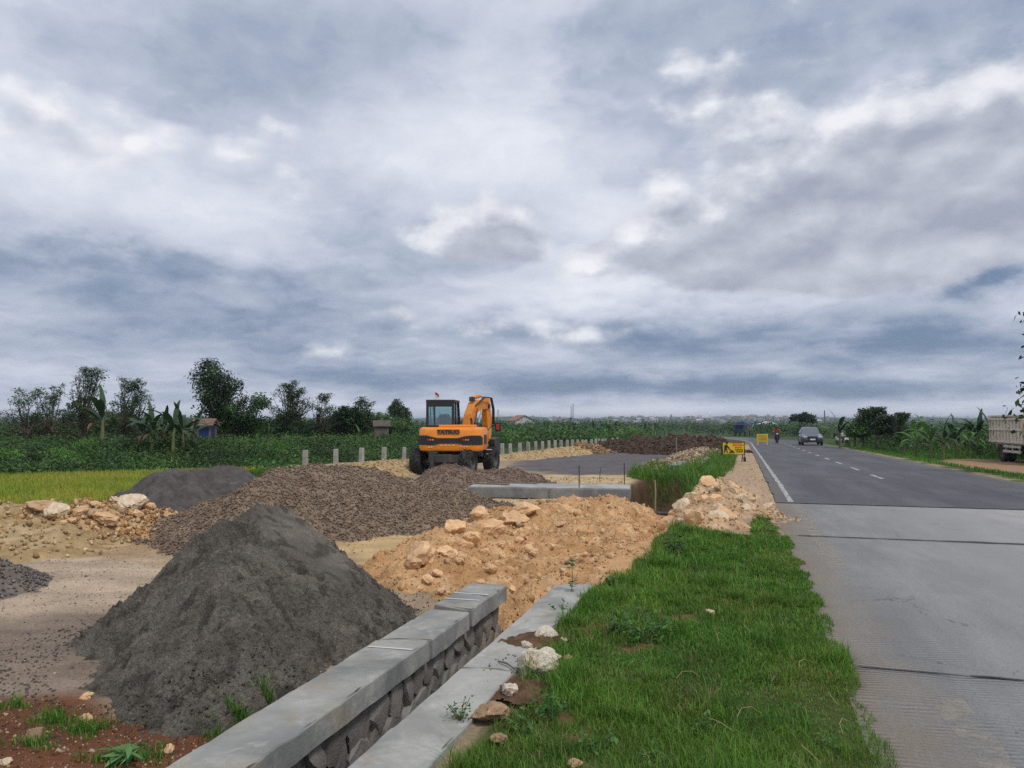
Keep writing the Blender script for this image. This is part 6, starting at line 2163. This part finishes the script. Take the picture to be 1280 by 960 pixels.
# ---------------------------------------------------------------- trees
def tree(label, px, D_, py_base, py_top, w_px, style='dense', cols=None, seed=0, lean=0.0, group=None, name='tree', leaf=None, nleaf=None, trunk_r=None, clumps=None, base_z=None):
    rs_ = np.random.default_rng(1000 + seed)
    x, y, _ = A(px, 540, D_)
    zb = float(ground_z(np.array([x]), np.array([y]))[0]) if base_z is None else base_z
    ztop = CAM_H - (py_top - 527) * D_ / F_PX
    H = ztop - zb
    W_ = w_px * D_ / F_PX / 2 * (1.3 if style == 'wispy' else 1.08)
    t = thing(name, label, 'tree', (x, y, zb), 0, group)
    tr = MB()
    r0 = trunk_r or H * .022
    K = clumps or (40 if style == 'dense' else 30 if style == 'wispy' else 24)
    if style == 'wispy':
        K = int(K * 1.25)
    # clump centres
    cs = []
    lobes = []
    for q_ in range(7):
        dd_ = rs_.normal(size=3)
        dd_ /= np.linalg.norm(dd_)
        q = rs_.uniform(.45, .85)
        lobes.append(np.array([dd_[0] * W_ * q, dd_[1] * W_ * q, H * .66 + dd_[2] * H * .30 * q]))
    for k in range(K):
        if style == 'dense':
            dd_ = rs_.normal(size=3)
            dd_ /= np.linalg.norm(dd_)
            q = rs_.uniform(.2, .40)
            cs.append(lobes[k % 7] + np.array([dd_[0] * W_ * q, dd_[1] * W_ * q, dd_[2] * H * .42 * q]))
        elif style == 'wispy':
            u = rs_.random() ** .7
            ht_ = H * (.30 + .68 * u)
            rad = W_ * (1.5 - .95 * u) * rs_.uniform(.35, 1.05)
            an = rs_.uniform(0, 6.28)
            cs.append(np.array([math.cos(an) * rad, math.sin(an) * rad, ht_]))
        else:   # umbrella
            an, rad = rs_.uniform(0, 6.28), W_ * math.sqrt(rs_.random())
            cs.append(np.array([math.cos(an) * rad, math.sin(an) * rad, H * (.86 - .16 * (rad / W_) ** 2 + rs_.uniform(-.10, .07))]))
    cs = np.array(cs)
    cs[:, 0] += lean * cs[:, 2]
    # trunk
    th = H * (.55 if style != 'umbrella' else .7)
    path = [(0, 0, -.3), (lean * th * .3 + rs_.normal() * .04 * H, rs_.normal() * .03 * H, th * .35), (lean * th * .7 + rs_.normal() * .04 * H, rs_.normal() * .03 * H, th * .7), (lean * th, 0, th)]
    tr.tube(path, [r0 * 1.25, r0, r0 * .8, r0 * .5], 8)
    tr.build('trunk', M_BARK, t, True)
    br = MB()
    for c_ in cs:
        f0 = rs_.uniform(.35, .95)
        i0 = min(2, int(f0 * 3))
        p0 = np.array(path[i0]) * (1 - (f0 * 3 - i0)) + np.array(path[i0 + 1]) * (f0 * 3 - i0)
        mid = (p0 + c_) / 2 + np.array([0, 0, -.06 * H]) * (1 if style == 'dense' else .3) + rs_.normal(size=3) * .03 * H
        br.tube([p0, mid, c_], [r0 * .38, r0 * .25, r0 * .08], 5)
    br.build('branches', M_BARK, t)
    # leaves
    if style == 'wispy':
        per, sig = int((nleaf or 42) * 2.2), np.array([W_ * .21, W_ * .21, H * .015])
        lf = leaf or .13
    elif style == 'dense':
        per, sig = int((nleaf or 150) * 1.25), np.array([W_ * .135, W_ * .135, H * .048])
        lf = leaf or .2
    else:
        per, sig = (nleaf or 90), np.array([W_ * .16, W_ * .16, H * .035])
        lf = leaf or .25
    idx = np.repeat(np.arange(K), per)
    size_k = rs_.uniform(.65, 1.3, K)[idx][:, None]
    pos = cs[idx] + np.clip(rs_.normal(size=(len(idx), 3)), -1.8, 1.8) * sig * size_k
    if style == 'wispy':      # sprays droop outward in the wind
        pos[:, 0] += .35 * np.abs(pos[:, 2] - cs[idx][:, 2])
        pos[:, 2] -= .12 * np.abs(pos[:, 0] - cs[idx][:, 0])
    if style == 'wispy':      # leaflets hang along arching boughs
        tt = rs_.uniform(.3, 1.08, len(idx))[:, None]
        root = np.stack([lean * cs[:, 2] * .8, cs[:, 2] * 0, np.maximum(H * .12, cs[:, 2] - .10 * H - .30 * np.hypot(cs[:, 0], cs[:, 1]))], 1)[idx]
        tip = cs[idx]
        arch = np.array([0, 0, 1.0]) * (.05 * H * np.sin(tt * 2.6))
        wid_ = (.35 + .65 * np.sin(np.clip(tt, 0, 1) * math.pi * .85)) * W_ * .10
        pos = root * (1 - tt) + tip * tt + arch + rs_.normal(size=(len(idx), 3)) * np.array([1, 1, .55]) * wid_
        pos[:, 0] += .10 * W_ * (pos[:, 2] / H) ** 2
    ccol = pick_cols(K, rs_, cols or DKG, .3)[idx] * rs_.uniform(.75, 1.25, (len(idx), 1))
    nr = (pos - cs[idx]) / sig * .4 + np.array([0, 0, .8]) + rs_.normal(size=pos.shape) * .55
    L = lf * rs_.uniform(.6, 1.35, len(idx))
    leaf_cloud('crown', t, pos, nr, L, L * (.5 if style != 'wispy' else .42), rs_, ccol, .25)
    return t


WISP = [(0.045, 0.092, 0.028), (0.06, 0.118, 0.036), (0.036, 0.072, 0.024)]
DENSE = [(0.022, 0.050, 0.014), (0.030, 0.066, 0.016), (0.038, 0.080, 0.020), (0.018, 0.038, 0.012)]
tree('feathery young tree with thin drooping sprays at the far left end of the bank', 30, 53, 545, 492, 46, 'wispy', WISP, 1)
tree('slim feathery tree with a single bare leader beside the leftmost tree', 64, 54, 545, 487, 34, 'wispy', WISP, 2, clumps=20)
tree('taller feathery tree growing behind the leaning banana plant', 106, 53, 545, 468, 44, 'wispy', WISP, 3, clumps=44)
tree('thin feathery sapling between two taller feathery trees', 88, 56, 545, 500, 22, 'wispy', WISP, 4, clumps=16)
tree('rounded feathery tree standing apart right of the leaning banana plant', 160, 53, 545, 479, 40, 'wispy', WISP, 5, clumps=46)
tree('largest dark leafy tree with a broad dense crown above the blue hut', 273, 56, 548, 459, 82, 'dense', DENSE, 6, trunk_r=.16, clumps=40)
tree('dense mid green tree leaning on the right flank of the largest tree', 308, 55, 548, 498, 64, 'dense', [(0.035, 0.085, 0.02), (0.045, 0.10, 0.024), (0.028, 0.066, 0.018)], 7)
tree('irregular dark tree with a narrow raised top and low side limbs', 363, 57, 548, 478, 46, 'wispy', DENSE, 8, clumps=46, nleaf=70)
tree('feathery pale tree between the irregular tree and the thatched hut', 404, 58, 546, 492, 34, 'wispy', WISP, 9, clumps=26)
tree('bushy dark tree with ragged crown beside the thatched hut', 443, 58, 548, 497, 52, 'dense', DENSE, 10, clumps=30)
tree('slender tree rising from the ragged crown beside the hut', 456, 60, 546, 494, 30, 'wispy', WISP, 11, clumps=20)
tree('rounded tree behind the thatched hut', 497, 78, 545, 505, 34, 'dense', [(0.035, 0.07, 0.026), (0.045, 0.085, 0.03)], 12)
tree('low bushy tree right of the thatched hut', 483, 70, 546, 517, 20, 'dense', MIDG, 13)
tree('low spreading green tree behind the excavator', 585, 75, 548, 524, 40, 'dense', MIDG, 14)
tree('umbrella shaped dark tree beside the far bend of the road', 1003, 150, 545, 515, 23, 'umbrella', DENSE, 15, leaf=.5)
tree('rounded dark tree rising from the scrub right of the road', 1096, 60, 560, 508, 46, 'dense', DENSE, 16, clumps=38)
tree('thin tree with few leaves in the scrub right of the road', 1125, 58, 560, 517, 22, 'wispy', WISP, 17)
tree('dense low tree beside the oncoming car in the roadside scrub', 1075, 66, 560, 518, 34, 'dense', MIDG, 18)
# the tree whose boughs overhang the parked truck
tree('large dark leaved tree overhanging the parked truck', 1436, 31, 590, 385, 200, 'dense', DENSE, 19, trunk_r=.22, leaf=.26, clumps=60, nleaf=120)


# ---------------------------------------------------------------- banana plants
def banana_leaf(name, L, w, rise, droop, seed, torn=.25):
    """long blade, keeled along its rib, edges torn into strips"""
    rs_ = np.random.default_rng(seed)
    N = 11
    v, f = [], []
    p = np.array([0., 0.])
    a = rise
    for i in range(N + 1):
        u = i / N
        hw = w * .5 * (math.sin(math.pi * min(1, max(0, (u - .1) / .9)) ** .75) ** .8 if u > .1 else .04) + .012
        tear = 1 - torn * rs_.random() * (1 if .15 < u < .95 else 0)
        tear2 = 1 - torn * rs_.random() * (1 if .15 < u < .95 else 0)
        dip = hw * .28
        v += [(p[0], -hw * tear, p[1] + dip * .6), (p[0], 0, p[1]), (p[0], hw * tear2, p[1] + dip * .6)]
        p = p + np.array([math.cos(a), math.sin(a)]) * L / N
        a -= droop / N * (0.4 + 1.2 * u)
    for i in range(N):
        for k in (0, 1):
            f.append((3 * i + k, 3 * i + k + 1, 3 * i + 4 + k, 3 * i + 3 + k))
    me = mesh_np(name, np.array(v), np.array(f), smooth=True)
    return me


def banana_mat(name, c, c2):
    m = mat(name, c, rough=.45, var=.22, scale=2.0, trans=.25, spec=.4, spots=c2, spot_scale=1.5, spot_amt=.5, obj_random=.25)
    return m


M_BAN = [banana_mat('banana_leaf', (0.07, 0.165, 0.028), (0.13, 0.22, 0.05)), banana_mat('banana_leaf_dark', (0.028, 0.066, 0.022), (0.045, 0.09, 0.03)), banana_mat('banana_leaf_dry', (0.16, 0.10, 0.05), (0.24, 0.16, 0.08))]
BAN = []
for j, m in enumerate(M_BAN):
    row = []
    for i, (L_, w_, ri, dr) in enumerate([(2.2, .36, R(78), R(45)), (2.4, .40, R(64), R(95)), (2.3, .38, R(50), R(110)), (1.9, .34, R(30), R(125))]):
        me = banana_leaf('banana_leaf', L_, w_, ri, dr, 900 + 10 * j + i)
        me.materials.append(m)
        row.append(me)
    BAN.append(row)
M_BSTEM = mat('banana_stem', (0.14, 0.15, 0.06), rough=.8, var=.3, scale=5)
bst = MB().tube([(0, 0, -.3), (0, 0, .5), (.03, 0, 1.2), (.05, 0, 1.7)], [.14, .12, .09, .06], 8).mesh('banana_stem', True)
bst.materials.append(M_BSTEM)


def banana(label, px, D_, py_top, dark=False, nl=9, group=None, zb=None, seed=0, dry=1, spread=None):
    r_ = random.Random(seed * 31 + int(px))
    x, y, _ = A(px, 540, D_)
    zb = float(ground_z(np.array([x]), np.array([y]))[0]) if zb is None else zb
    H = CAM_H - (py_top - 527) * D_ / F_PX - zb
    t = thing('banana_plant', label, 'banana plant', (x, y, zb), r_.uniform(0, 6.28), group)
    s_ = H / 3.7
    t.scale = (s_, s_, s_)
    link('stem', bst, t)
    nl += 3
    for k in range(nl):
        j = (1 if dark else 0)
        if k >= nl - dry:
            j, i = 2, 3
        else:
            i = [0, 1, 2, 2, 1, 3, 2, 3, 2, 1, 3][k % 11]
        o = link('leaf', BAN[j][i], t)
        o.location = (.05, 0, 1.62 - .05 * k)
        o.rotation_euler = (r_.uniform(-.2, .2), r_.uniform(-.12, .12) * (0 if k else 1), k * 2.4 + r_.uniform(-.4, .4))
        o.scale = (1, 1, 1) if j < 2 else (.8, .8, .8)
    return t


banana('tall leaning dark banana plant between two feathery trees on the bank', 128, 50, 483, True, 7, seed=1, dry=1, zb=.2)
for i, (px, D_, top) in enumerate([(179, 46, 507), (191, 45, 500), (205, 46, 504), (217, 44, 497), (229, 45, 501), (241, 46, 506)]):
    banana('dark banana plant in the clump left of the blue hut', px, D_, top, True, 8, 'banana clump left of the blue hut', seed=i + 3, dry=2, zb=-.1)
banana('low banana plant under the irregular tree', 322, 54, 524, False, 7, seed=20)
banana('bright banana plant right beside the thatched hut', 452, 55, 528, False, 7, seed=21)
for i, (px, D_, top) in enumerate([(666, 92, 527), (684, 90, 524), (708, 88, 519), (716, 92, 522), (724, 90, 524), (733, 92, 526), (742, 88, 523), (752, 92, 526), (761, 90, 521), (770, 94, 526), (779, 92, 525), (790, 96, 526), (806, 98, 526), (818, 100, 527)]):
    banana('banana plant in the plantation beyond the far concrete posts', px, D_, top, i % 3 == 0, 8, 'banana plants beyond the posts', seed=i + 40)
banana('spreading dark banana plant just right of the oncoming car', 1050, 63, 510, True, 9, seed=61, dry=1)
banana('dark banana plant behind the spreading one by the road', 1068, 66, 514, True, 8, seed=62)
for i, (px, D_, top, dk, lab) in enumerate([(1144, 52, 522, False, 'banana plant at the start of the roadside row'), (1163, 50, 514, False, 'bright upright banana plant in the roadside scrub'), (1178, 50, 517, True, 'dark banana plant right of the bright upright one'),
                                            (1194, 53, 516, True, 'banana plant with ragged leaves in the roadside row'), (1210, 54, 521, False, 'bright low banana plant in the roadside row'), (1222, 58, 511, True, 'dark banana plant showing above the scrub near the truck'),
                                            (1240, 58, 509, True, 'tall banana plant right behind the truck bed'), (1254, 58, 511, True, 'banana plant with one upright leaf above the truck bed')]):
    banana(lab, px, D_, top, dk, 9, seed=70 + i)

# ---------------------------------------------------------------- scrub right of the road
def road_shrubs(n, x0, x1, y0, y1, hz_, seed, name, label, cols, rad, leaf=.16, per=80):
    rs_ = np.random.default_rng(seed)
    x, y = rs_.uniform(x0, x1, n), y0 + (y1 - y0) * rs_.random(n)
    c_ = np.stack([x, y, ground_z(x, y) + hz_ * rs_.uniform(.2, 1, n)], 1)
    shrub_mass(name, label, c_, rs_.uniform(rad * .6, rad * 1.3, n), leaf, per, cols, seed=seed)


road_shrubs(420, 14.0, 24, 47, 58, 1.0, 81, 'roadside_scrub', 'tangled green scrub behind the parked truck and banana row', DKG + MIDG, .75)
road_shrubs(260, 9.6, 15, 57, 85, .9, 82, 'roadside_scrub', 'green scrub along the road beyond the parked truck', DKG + MIDG, .8)
road_shrubs(160, 17, 34, 56, 90, 1.6, 83, 'roadside_thicket', 'dark thicket behind the roadside banana plants', DKG, 1.1, .22)
rs = np.random.default_rng(505)
n = 60000
x = rs.uniform(7.6, 19, n)
y = 20 + 60 * rs.random(n) ** .9
k = (rs.random(n) < .45 + .6 * sstep(fbm(x * .5, y * .5, 51, 3), -.3, .3)) & (poly_sdf(x, y, pz([(1150, 578), (1190, 572), (1290, 574), (1420, 582), (1420, 600), (1260, 590)], -0.2)) + .6 * fbm(x * .8, y * .8, 623, 3) > .2) & (x > 7.9 + .4 * fbm(y * .6, y * 0, 625, 3))
x, y = x[k], y[k]
o = grass_obj('roadside_grass', None, np.stack([x, y, ground_z(x, y) - .01], 1), rs.uniform(.05, .22, len(x)) * np.where(x > 10.5, 1.5, 1), rs.uniform(.012, .03, len(x)), rs, pick_cols(len(x), rs, GREENS, .2), .8, .6)
tag(o, 'green grass on the right hand roadside', 'grass', kind='stuff')
# ---------------------------------------------------------------- middle distance
rs = np.random.default_rng(909)


def far_mass(name, label, n, az0, az1, d0, d1, rad, leaf, per, cols, seed, h=0.5):
    rs_ = np.random.default_rng(seed)
    a = np.radians(rs_.uniform(az0, az1, n))
    d = np.sqrt(rs_.uniform(d0 ** 2, d1 ** 2, n))
    x, y = np.sin(a) * d, np.cos(a) * d
    # keep the road clear
    k = (x < road_x(y) - 3.5) | (x > road_x(y) + 11)
    x, y = x[k], y[k]
    r_ = rs_.uniform(rad * .55, rad * 1.4, len(x))
    c_ = np.stack([x, y, ground_z(x, y) + r_ * h], 1)
    shrub_mass(name, label, c_, r_, leaf, per, cols, 'trees', .9, seed)


FARG = [(0.035, 0.068, 0.026), (0.045, 0.082, 0.03), (0.028, 0.055, 0.022), (0.055, 0.09, 0.036)]
far_mass('plantation', 'mixed green shrubs filling the ground beyond the concrete posts', 420, -24, -6.5, 72, 105, 1.15, .22, 75, MIDG + DKG, 91)
far_mass('plantation', 'belt of green trees beyond the banana plantation', 520, -26, 4, 120, 260, 2.1, .24, 70, FARG + MIDG[:2], 92, .35)
far_mass('far_wood', 'distant dark wood closing the horizon', 900, -70, 40, 280, 700, 3.6, .35, 55, FARG, 93, .25)
far_mass('far_wood', 'far trees scattered over the hillside', 1100, -45, 30, 800, 2300, 6.0, .6, 40, FARG, 94, .25)
far_mass('left_wood', 'dark wood on the skyline behind the left hand bank', 380, -66, -24, 110, 190, 2.2, .3, 70, DKG + FARG, 95, .25)
far_mass('right_wood', 'green wood beyond the road bend', 200, 3, 30, 100, 230, 2.1, .3, 70, DKG + MIDG, 96, .35)


# ---------------------------------------------------------------- huts, houses, masts
def house_mesh(w, l, h, rh, over=.35):
    wl = MB().prism([(-w / 2, -1), (w / 2, -1), (w / 2, h), (0, h + rh * .97), (-w / 2, h)], -l / 2, l / 2, 'y')
    rf = MB()
    t = .12
    for s_ in (-1, 1):
        e = s_ * (w / 2 + over)
        ze = h - over * rh / (w / 2)
        rf.quad_mesh([(0, -l / 2 - over, h + rh), (e, -l / 2 - over, ze), (e, l / 2 + over, ze), (0, l / 2 + over, h + rh),
                      (0, -l / 2 - over, h + rh + t), (e, -l / 2 - over, ze + t), (e, l / 2 + over, ze + t), (0, l / 2 + over, h + rh + t)],
                     [(0, 1, 2, 3), (4, 7, 6, 5), (0, 4, 5, 1), (1, 5, 6, 2), (2, 6, 7, 3)])
    wn_ = MB()
    for y in np.arange(-l / 2 + 1.2, l / 2 - .5, 2.4):
        for s_ in (-1, 1):
            wn_.box((s_ * w / 2, y, h * .55), (.12, 1.1, 1.2))
    for x in (-w / 4, w / 4):
        for s_ in (-1, 1):
            wn_.box((x, s_ * l / 2, h * .55), (1.1, .12, 1.2))
    return wl.mesh('wall'), rf.mesh('roof'), wn_.mesh('windows')


WALLS = [mat('wall_white', (.50, .49, .47), var=.12), mat('wall_cream', (.45, .40, .32), var=.12), mat('wall_blue', (.30, .42, .52), var=.12), mat('wall_grey', (.38, .37, .36), var=.15)]
ROOFS = [mat('roof_red', (.27, .13, .08), var=.2), mat('roof_brown', (.22, .13, .09), var=.2), mat('roof_zinc', (.45, .46, .48), rough=.5, var=.15), mat('roof_pale', (.42, .40, .38), var=.15)]
M_WIN = mat('window_dark', (.05, .055, .06), rough=.2, var=.1)
HM = []
for i in range(4):
    for j in range(4):
        a_, b_, c_ = house_mesh(6.5 + i, 8 + 1.5 * j, 3.1 + .5 * (i % 2) * 3, 1.7 + .2 * j)
        a_.materials.append(WALLS[(i + j) % 4])
        b_.materials.append(ROOFS[(i * 3 + j) % 4])
        c_.materials.append(M_WIN)
        HM.append((a_, b_, c_))


def house(label, x, y, k, rz, sc=1.0, group=None):
    z = float(ground_z(np.array([x]), np.array([y]))[0])
    t = thing('house', label, 'house', (x, y, z), rz, group)
    t.scale = (sc, sc, sc)
    link('wall', HM[k][0], t)
    link('roof', HM[k][1], t)
    link('windows', HM[k][2], t)
    return t


for i in range(140):
    px = rs.uniform(790, 1035) if i % 4 else rs.uniform(640, 800)
    D_ = rs.uniform(1100, 2500)
    x, y, _ = A(px, 530, D_)
    house('small pale house among trees on the far hillside', x, y, int(rs.integers(0, 16)), rs.uniform(0, 3.14), rs.uniform(.55, .95), 'houses on the far hillside')
x, y, _ = A(651, 535, 235)
house('white house with a red tiled roof beyond the plantation', x, y, 0, .6, .95)
x, y, _ = A(934, 540, 215)
shed = thing('shed', 'pale blue flat sided shed beyond the dark spoil bank', 'shed', (x, y, float(ground_z(np.array([x]), np.array([y]))[0])), .15)
MB().box((0, 0, 1.3), (3.4, 3, 2.9)).build('wall', mat('shed_blue', (.28, .45, .62), var=.1), shed)
MB().box((0, 0, 2.82), (3.8, 3.4, .14), rot=Matrix.Rotation(R(4), 4, 'Y')).build('roof', mat('shed_roof', (.4, .55, .68), var=.1), shed)
x, y, _ = A(960, 541, 180)
pv = thing('shelter', 'white roofed open shelter beyond the motorcyclist', 'shelter', (x, y, float(ground_z(np.array([x]), np.array([y]))[0])), .1)
for a_ in (-1.4, 1.4):
    for b_ in (-1, 1):
        MB().box((a_, b_, 1.1), (.15, .15, 2.4)).build('post', M_DKG, pv)
MB().prism([(-2.3, 2.2), (2.3, 2.2), (0, 3.0)], -1.5, 1.5, 'y').build('roof', M_WHITE, pv)


def hut(label, px, D_, py_base, w, h, wall_m, roof_m, rz=0.2, base=None):
    x, y, zz = A(px, py_base, D_)
    t = thing('hut', label, 'hut', (x, y, zz if base is None else base), rz)
    for sx in (-1, 1):
        for sy in (-1, 1):
            MB().box((sx * w / 2, sy * w * .35, h / 2), (.10, .10, h)).build('post', M_WOOD, t)
    MB().box((0, -w * .35, h * .55), (w * .96, .05, h * .8)).build('wall', wall_m, t)
    MB().box((w / 2 - .02, 0, h * .55), (.05, w * .66, h * .8)).build('wall', wall_m, t)
    rf = MB()
    e, r_ = w * .72, h * .34
    rf.quad_mesh([(-e, -w * .55, h - .1), (e, -w * .55, h - .1), (e, 0, h + r_), (-e, 0, h + r_), (e, w * .55, h - .1), (-e, w * .55, h - .1)], [(0, 1, 2, 3), (3, 2, 4, 5)])
    o = rf.build('roof', roof_m, t)
    sm = o.modifiers.new('thick', 'SOLIDIFY')
    sm.thickness = .1
    return t


M_BLUEW = mat('blue_sheet', (.015, .035, .13), rough=.7, var=.25)
M_ROOFT = mat('hut_roof_rust', (.20, .11, .07), rough=.8, var=.3)
M_THATCH = mat('thatch', (.10, .085, .07), rough=.95, var=.4, scale=6, bump=.6)
hut('hut walled with blue sheeting under the largest tree', 256, 51, 550, 1.0, 1.0, M_BLUEW, M_ROOFT)
hut('dark thatched field hut standing among the bank trees', 477, 54, 548, .85, .95, mat('hut_wood', (.12, .10, .08), var=.35, scale=5), M_THATCH, .5)


def mast(label, px, D_, py_top, wb=1.6, wt=.5, n=12, thick=.09):
    x, y, _ = A(px, 530, D_)
    zb = float(ground_z(np.array([x]), np.array([y]))[0])
    H = CAM_H - (py_top - 527) * D_ / F_PX - zb
    t = thing('lattice_mast', label, 'mast', (x, y, zb), .3)
    legs = [(1, 1), (-1, 1), (-1, -1), (1, -1)]
    for a_, b_ in legs:
        MB().tube([(a_ * wb, b_ * wb, 0), (a_ * wt, b_ * wt, H * .8), (a_ * wt * .6, b_ * wt * .6, H)], [thick, thick, thick * .7], 4).build('leg', M_POSTG, t)
    br = MB()
    for k in range(n):
        u0, u1 = k / n, (k + 1) / n
        s0 = wb + (wt - wb) * min(1, u0 / .8)
        s1 = wb + (wt - wb) * min(1, u1 / .8)
        for j in range(4):
            (a0, b0), (a1, b1) = legs[j], legs[(j + 1) % 4]
            br.tube([(a0 * s0, b0 * s0, H * u0), (a1 * s1, b1 * s1, H * u1)], thick * .6, 4)
    br.build('bracing', M_POSTG, t)
    return t


M_POSTG = mat('mast_grey', (.16, .17, .19), rough=.6, var=.1)
mast('lattice mast rising beyond the trees right of the excavator', 622.5, 420, 512, 1.2, .3)
mast('tall thin mast above the banana plantation, the taller of two', 716.5, 500, 505, .8, .25)
mast('thin mast standing close beside the taller one', 714, 520, 508, .5, .2)
mast('pylon on the skyline above the dark spoil bank', 839, 900, 518, 2.2, .6, thick=.2)
mast('faint mast on the skyline right of the spoil bank', 957, 900, 520, .8, .3, thick=.14)
mast('utility mast on the skyline beside the umbrella shaped tree', 1031, 300, 514, .22, .12, thick=.07)

# ---------------------------------------------------------------- rods, stakes and pipe about the trench
M_ROD = mat('rusty_rod', (.06, .045, .038), rough=.8, var=.3, scale=20)
M_BAMBOO = mat('bamboo', (.32, .26, .15), rough=.7, var=.25, scale=12)
for px, p0, p1, r_, m, z, tilt, lab in [
        (724, 612, 582, .014, M_ROD, .08, 0, 'iron rod standing upright on the culvert slab'), (749, 601, 585, .010, M_ROD, -.12, .12, 'thin bent iron rod beyond the culvert slab'), (780.5, 604, 579, .014, M_ROD, .08, 0, 'dark iron stake near the open end of the culvert slab'),
        (846, 583, 548, .016, M_BAMBOO, 0, 0, 'tall bamboo stake in the grass beyond the trench'), (887, 591, 574, .02, M_ROD, .02, -.10, 'short dark stake leaning beside the rubble pile'), (862, 583, 571, .012, M_WHITE, 0, 0, 'short white peg in the grass by the trench'),
        (885, 582, 566, .014, M_BAMBOO, 0, .0, 'bamboo stake by the far ditch wall')]:
    x, y = G(px, p0, z)
    zz = z + float(zroad(y))
    h = (p0 - p1) * math.hypot(x, y) / F_PX
    o = MB().tube([(0, 0, -.2), (tilt * h * .5, 0, h * .5), (tilt * h, 0, h)], r_, 6).build('stake', m, None, loc=(x, y, zz))
    tag(o, lab, 'stake')
x, y, z = A(819, 628, 17.5)
o = MB().tube([(0, 0, -.2), (0.01, 0, .25), (0, 0, .5)], .018, 6).build('stake', M_BAMBOO, None, loc=(x, y, z))
tag(o, 'pale stake standing inside the dark trench', 'stake')
x, y = G(812, 645, -.35)
o = MB().tube([(-.45, 0, 0), (0, .02, .02), (.5, .03, .0)], .035, 8).build('pipe', M_DKG, None, loc=(x, y, -.30), rot=(0, 0, R(6)))
tag(o, 'dark pipe lying across the bottom of the trench', 'pipe')
x, y = G(172, 614, -.2)
o = MB().box((0, 0, .05), (.75, .4, .22), ch=.02, rot=R(25)).build('concrete_block', M_POST, None, loc=(x, y, float(ground_z(np.array([x]), np.array([y]))[0]) + .12))
tag(o, 'pale concrete block at the foot of the flat topped sand mound', 'block')
# timber left in the yard
for px, py, lab in ((763, 556, 'stack of pale timber beside the last concrete posts'),):
    x, y = G(px, py, -.15)
    st_ = thing('timber_stack', lab, 'timber', (x, y, float(ground_z(np.array([x]), np.array([y]))[0])), .1)
    for k in range(5):
        MB().box((.0, .12 * (k % 3), .06 + .1 * (k // 3)), (1.6, .11, .09), ch=.008).build('beam', M_BAMBOO, st_)

# ---------------------------------------------------------------- the air
hb = MB().box((0, 500, 20), (16000, 16000, 48))
hz_o = hb.build('haze', None)
hm = bpy.data.materials.new('haze')
hm.use_nodes = True
T = NT(hm.node_tree)
T.n.remove(T.n['Principled BSDF'])
pv_ = T.new('ShaderNodeVolumePrincipled')
pv_.inputs['Color'].default_value = (0.80, 0.88, 1.0, 1)
pv_.inputs['Density'].default_value = 0.00022
pv_.inputs['Anisotropy'].default_value = 0.1
T.l.new(pv_.outputs[0], T.n['Material Output'].inputs['Volume'])
hz_o.data.materials.clear()
hz_o.data.materials.append(hm)
tag(hz_o, 'thin blue haze filling the air over the whole site', 'haze', kind='stuff')
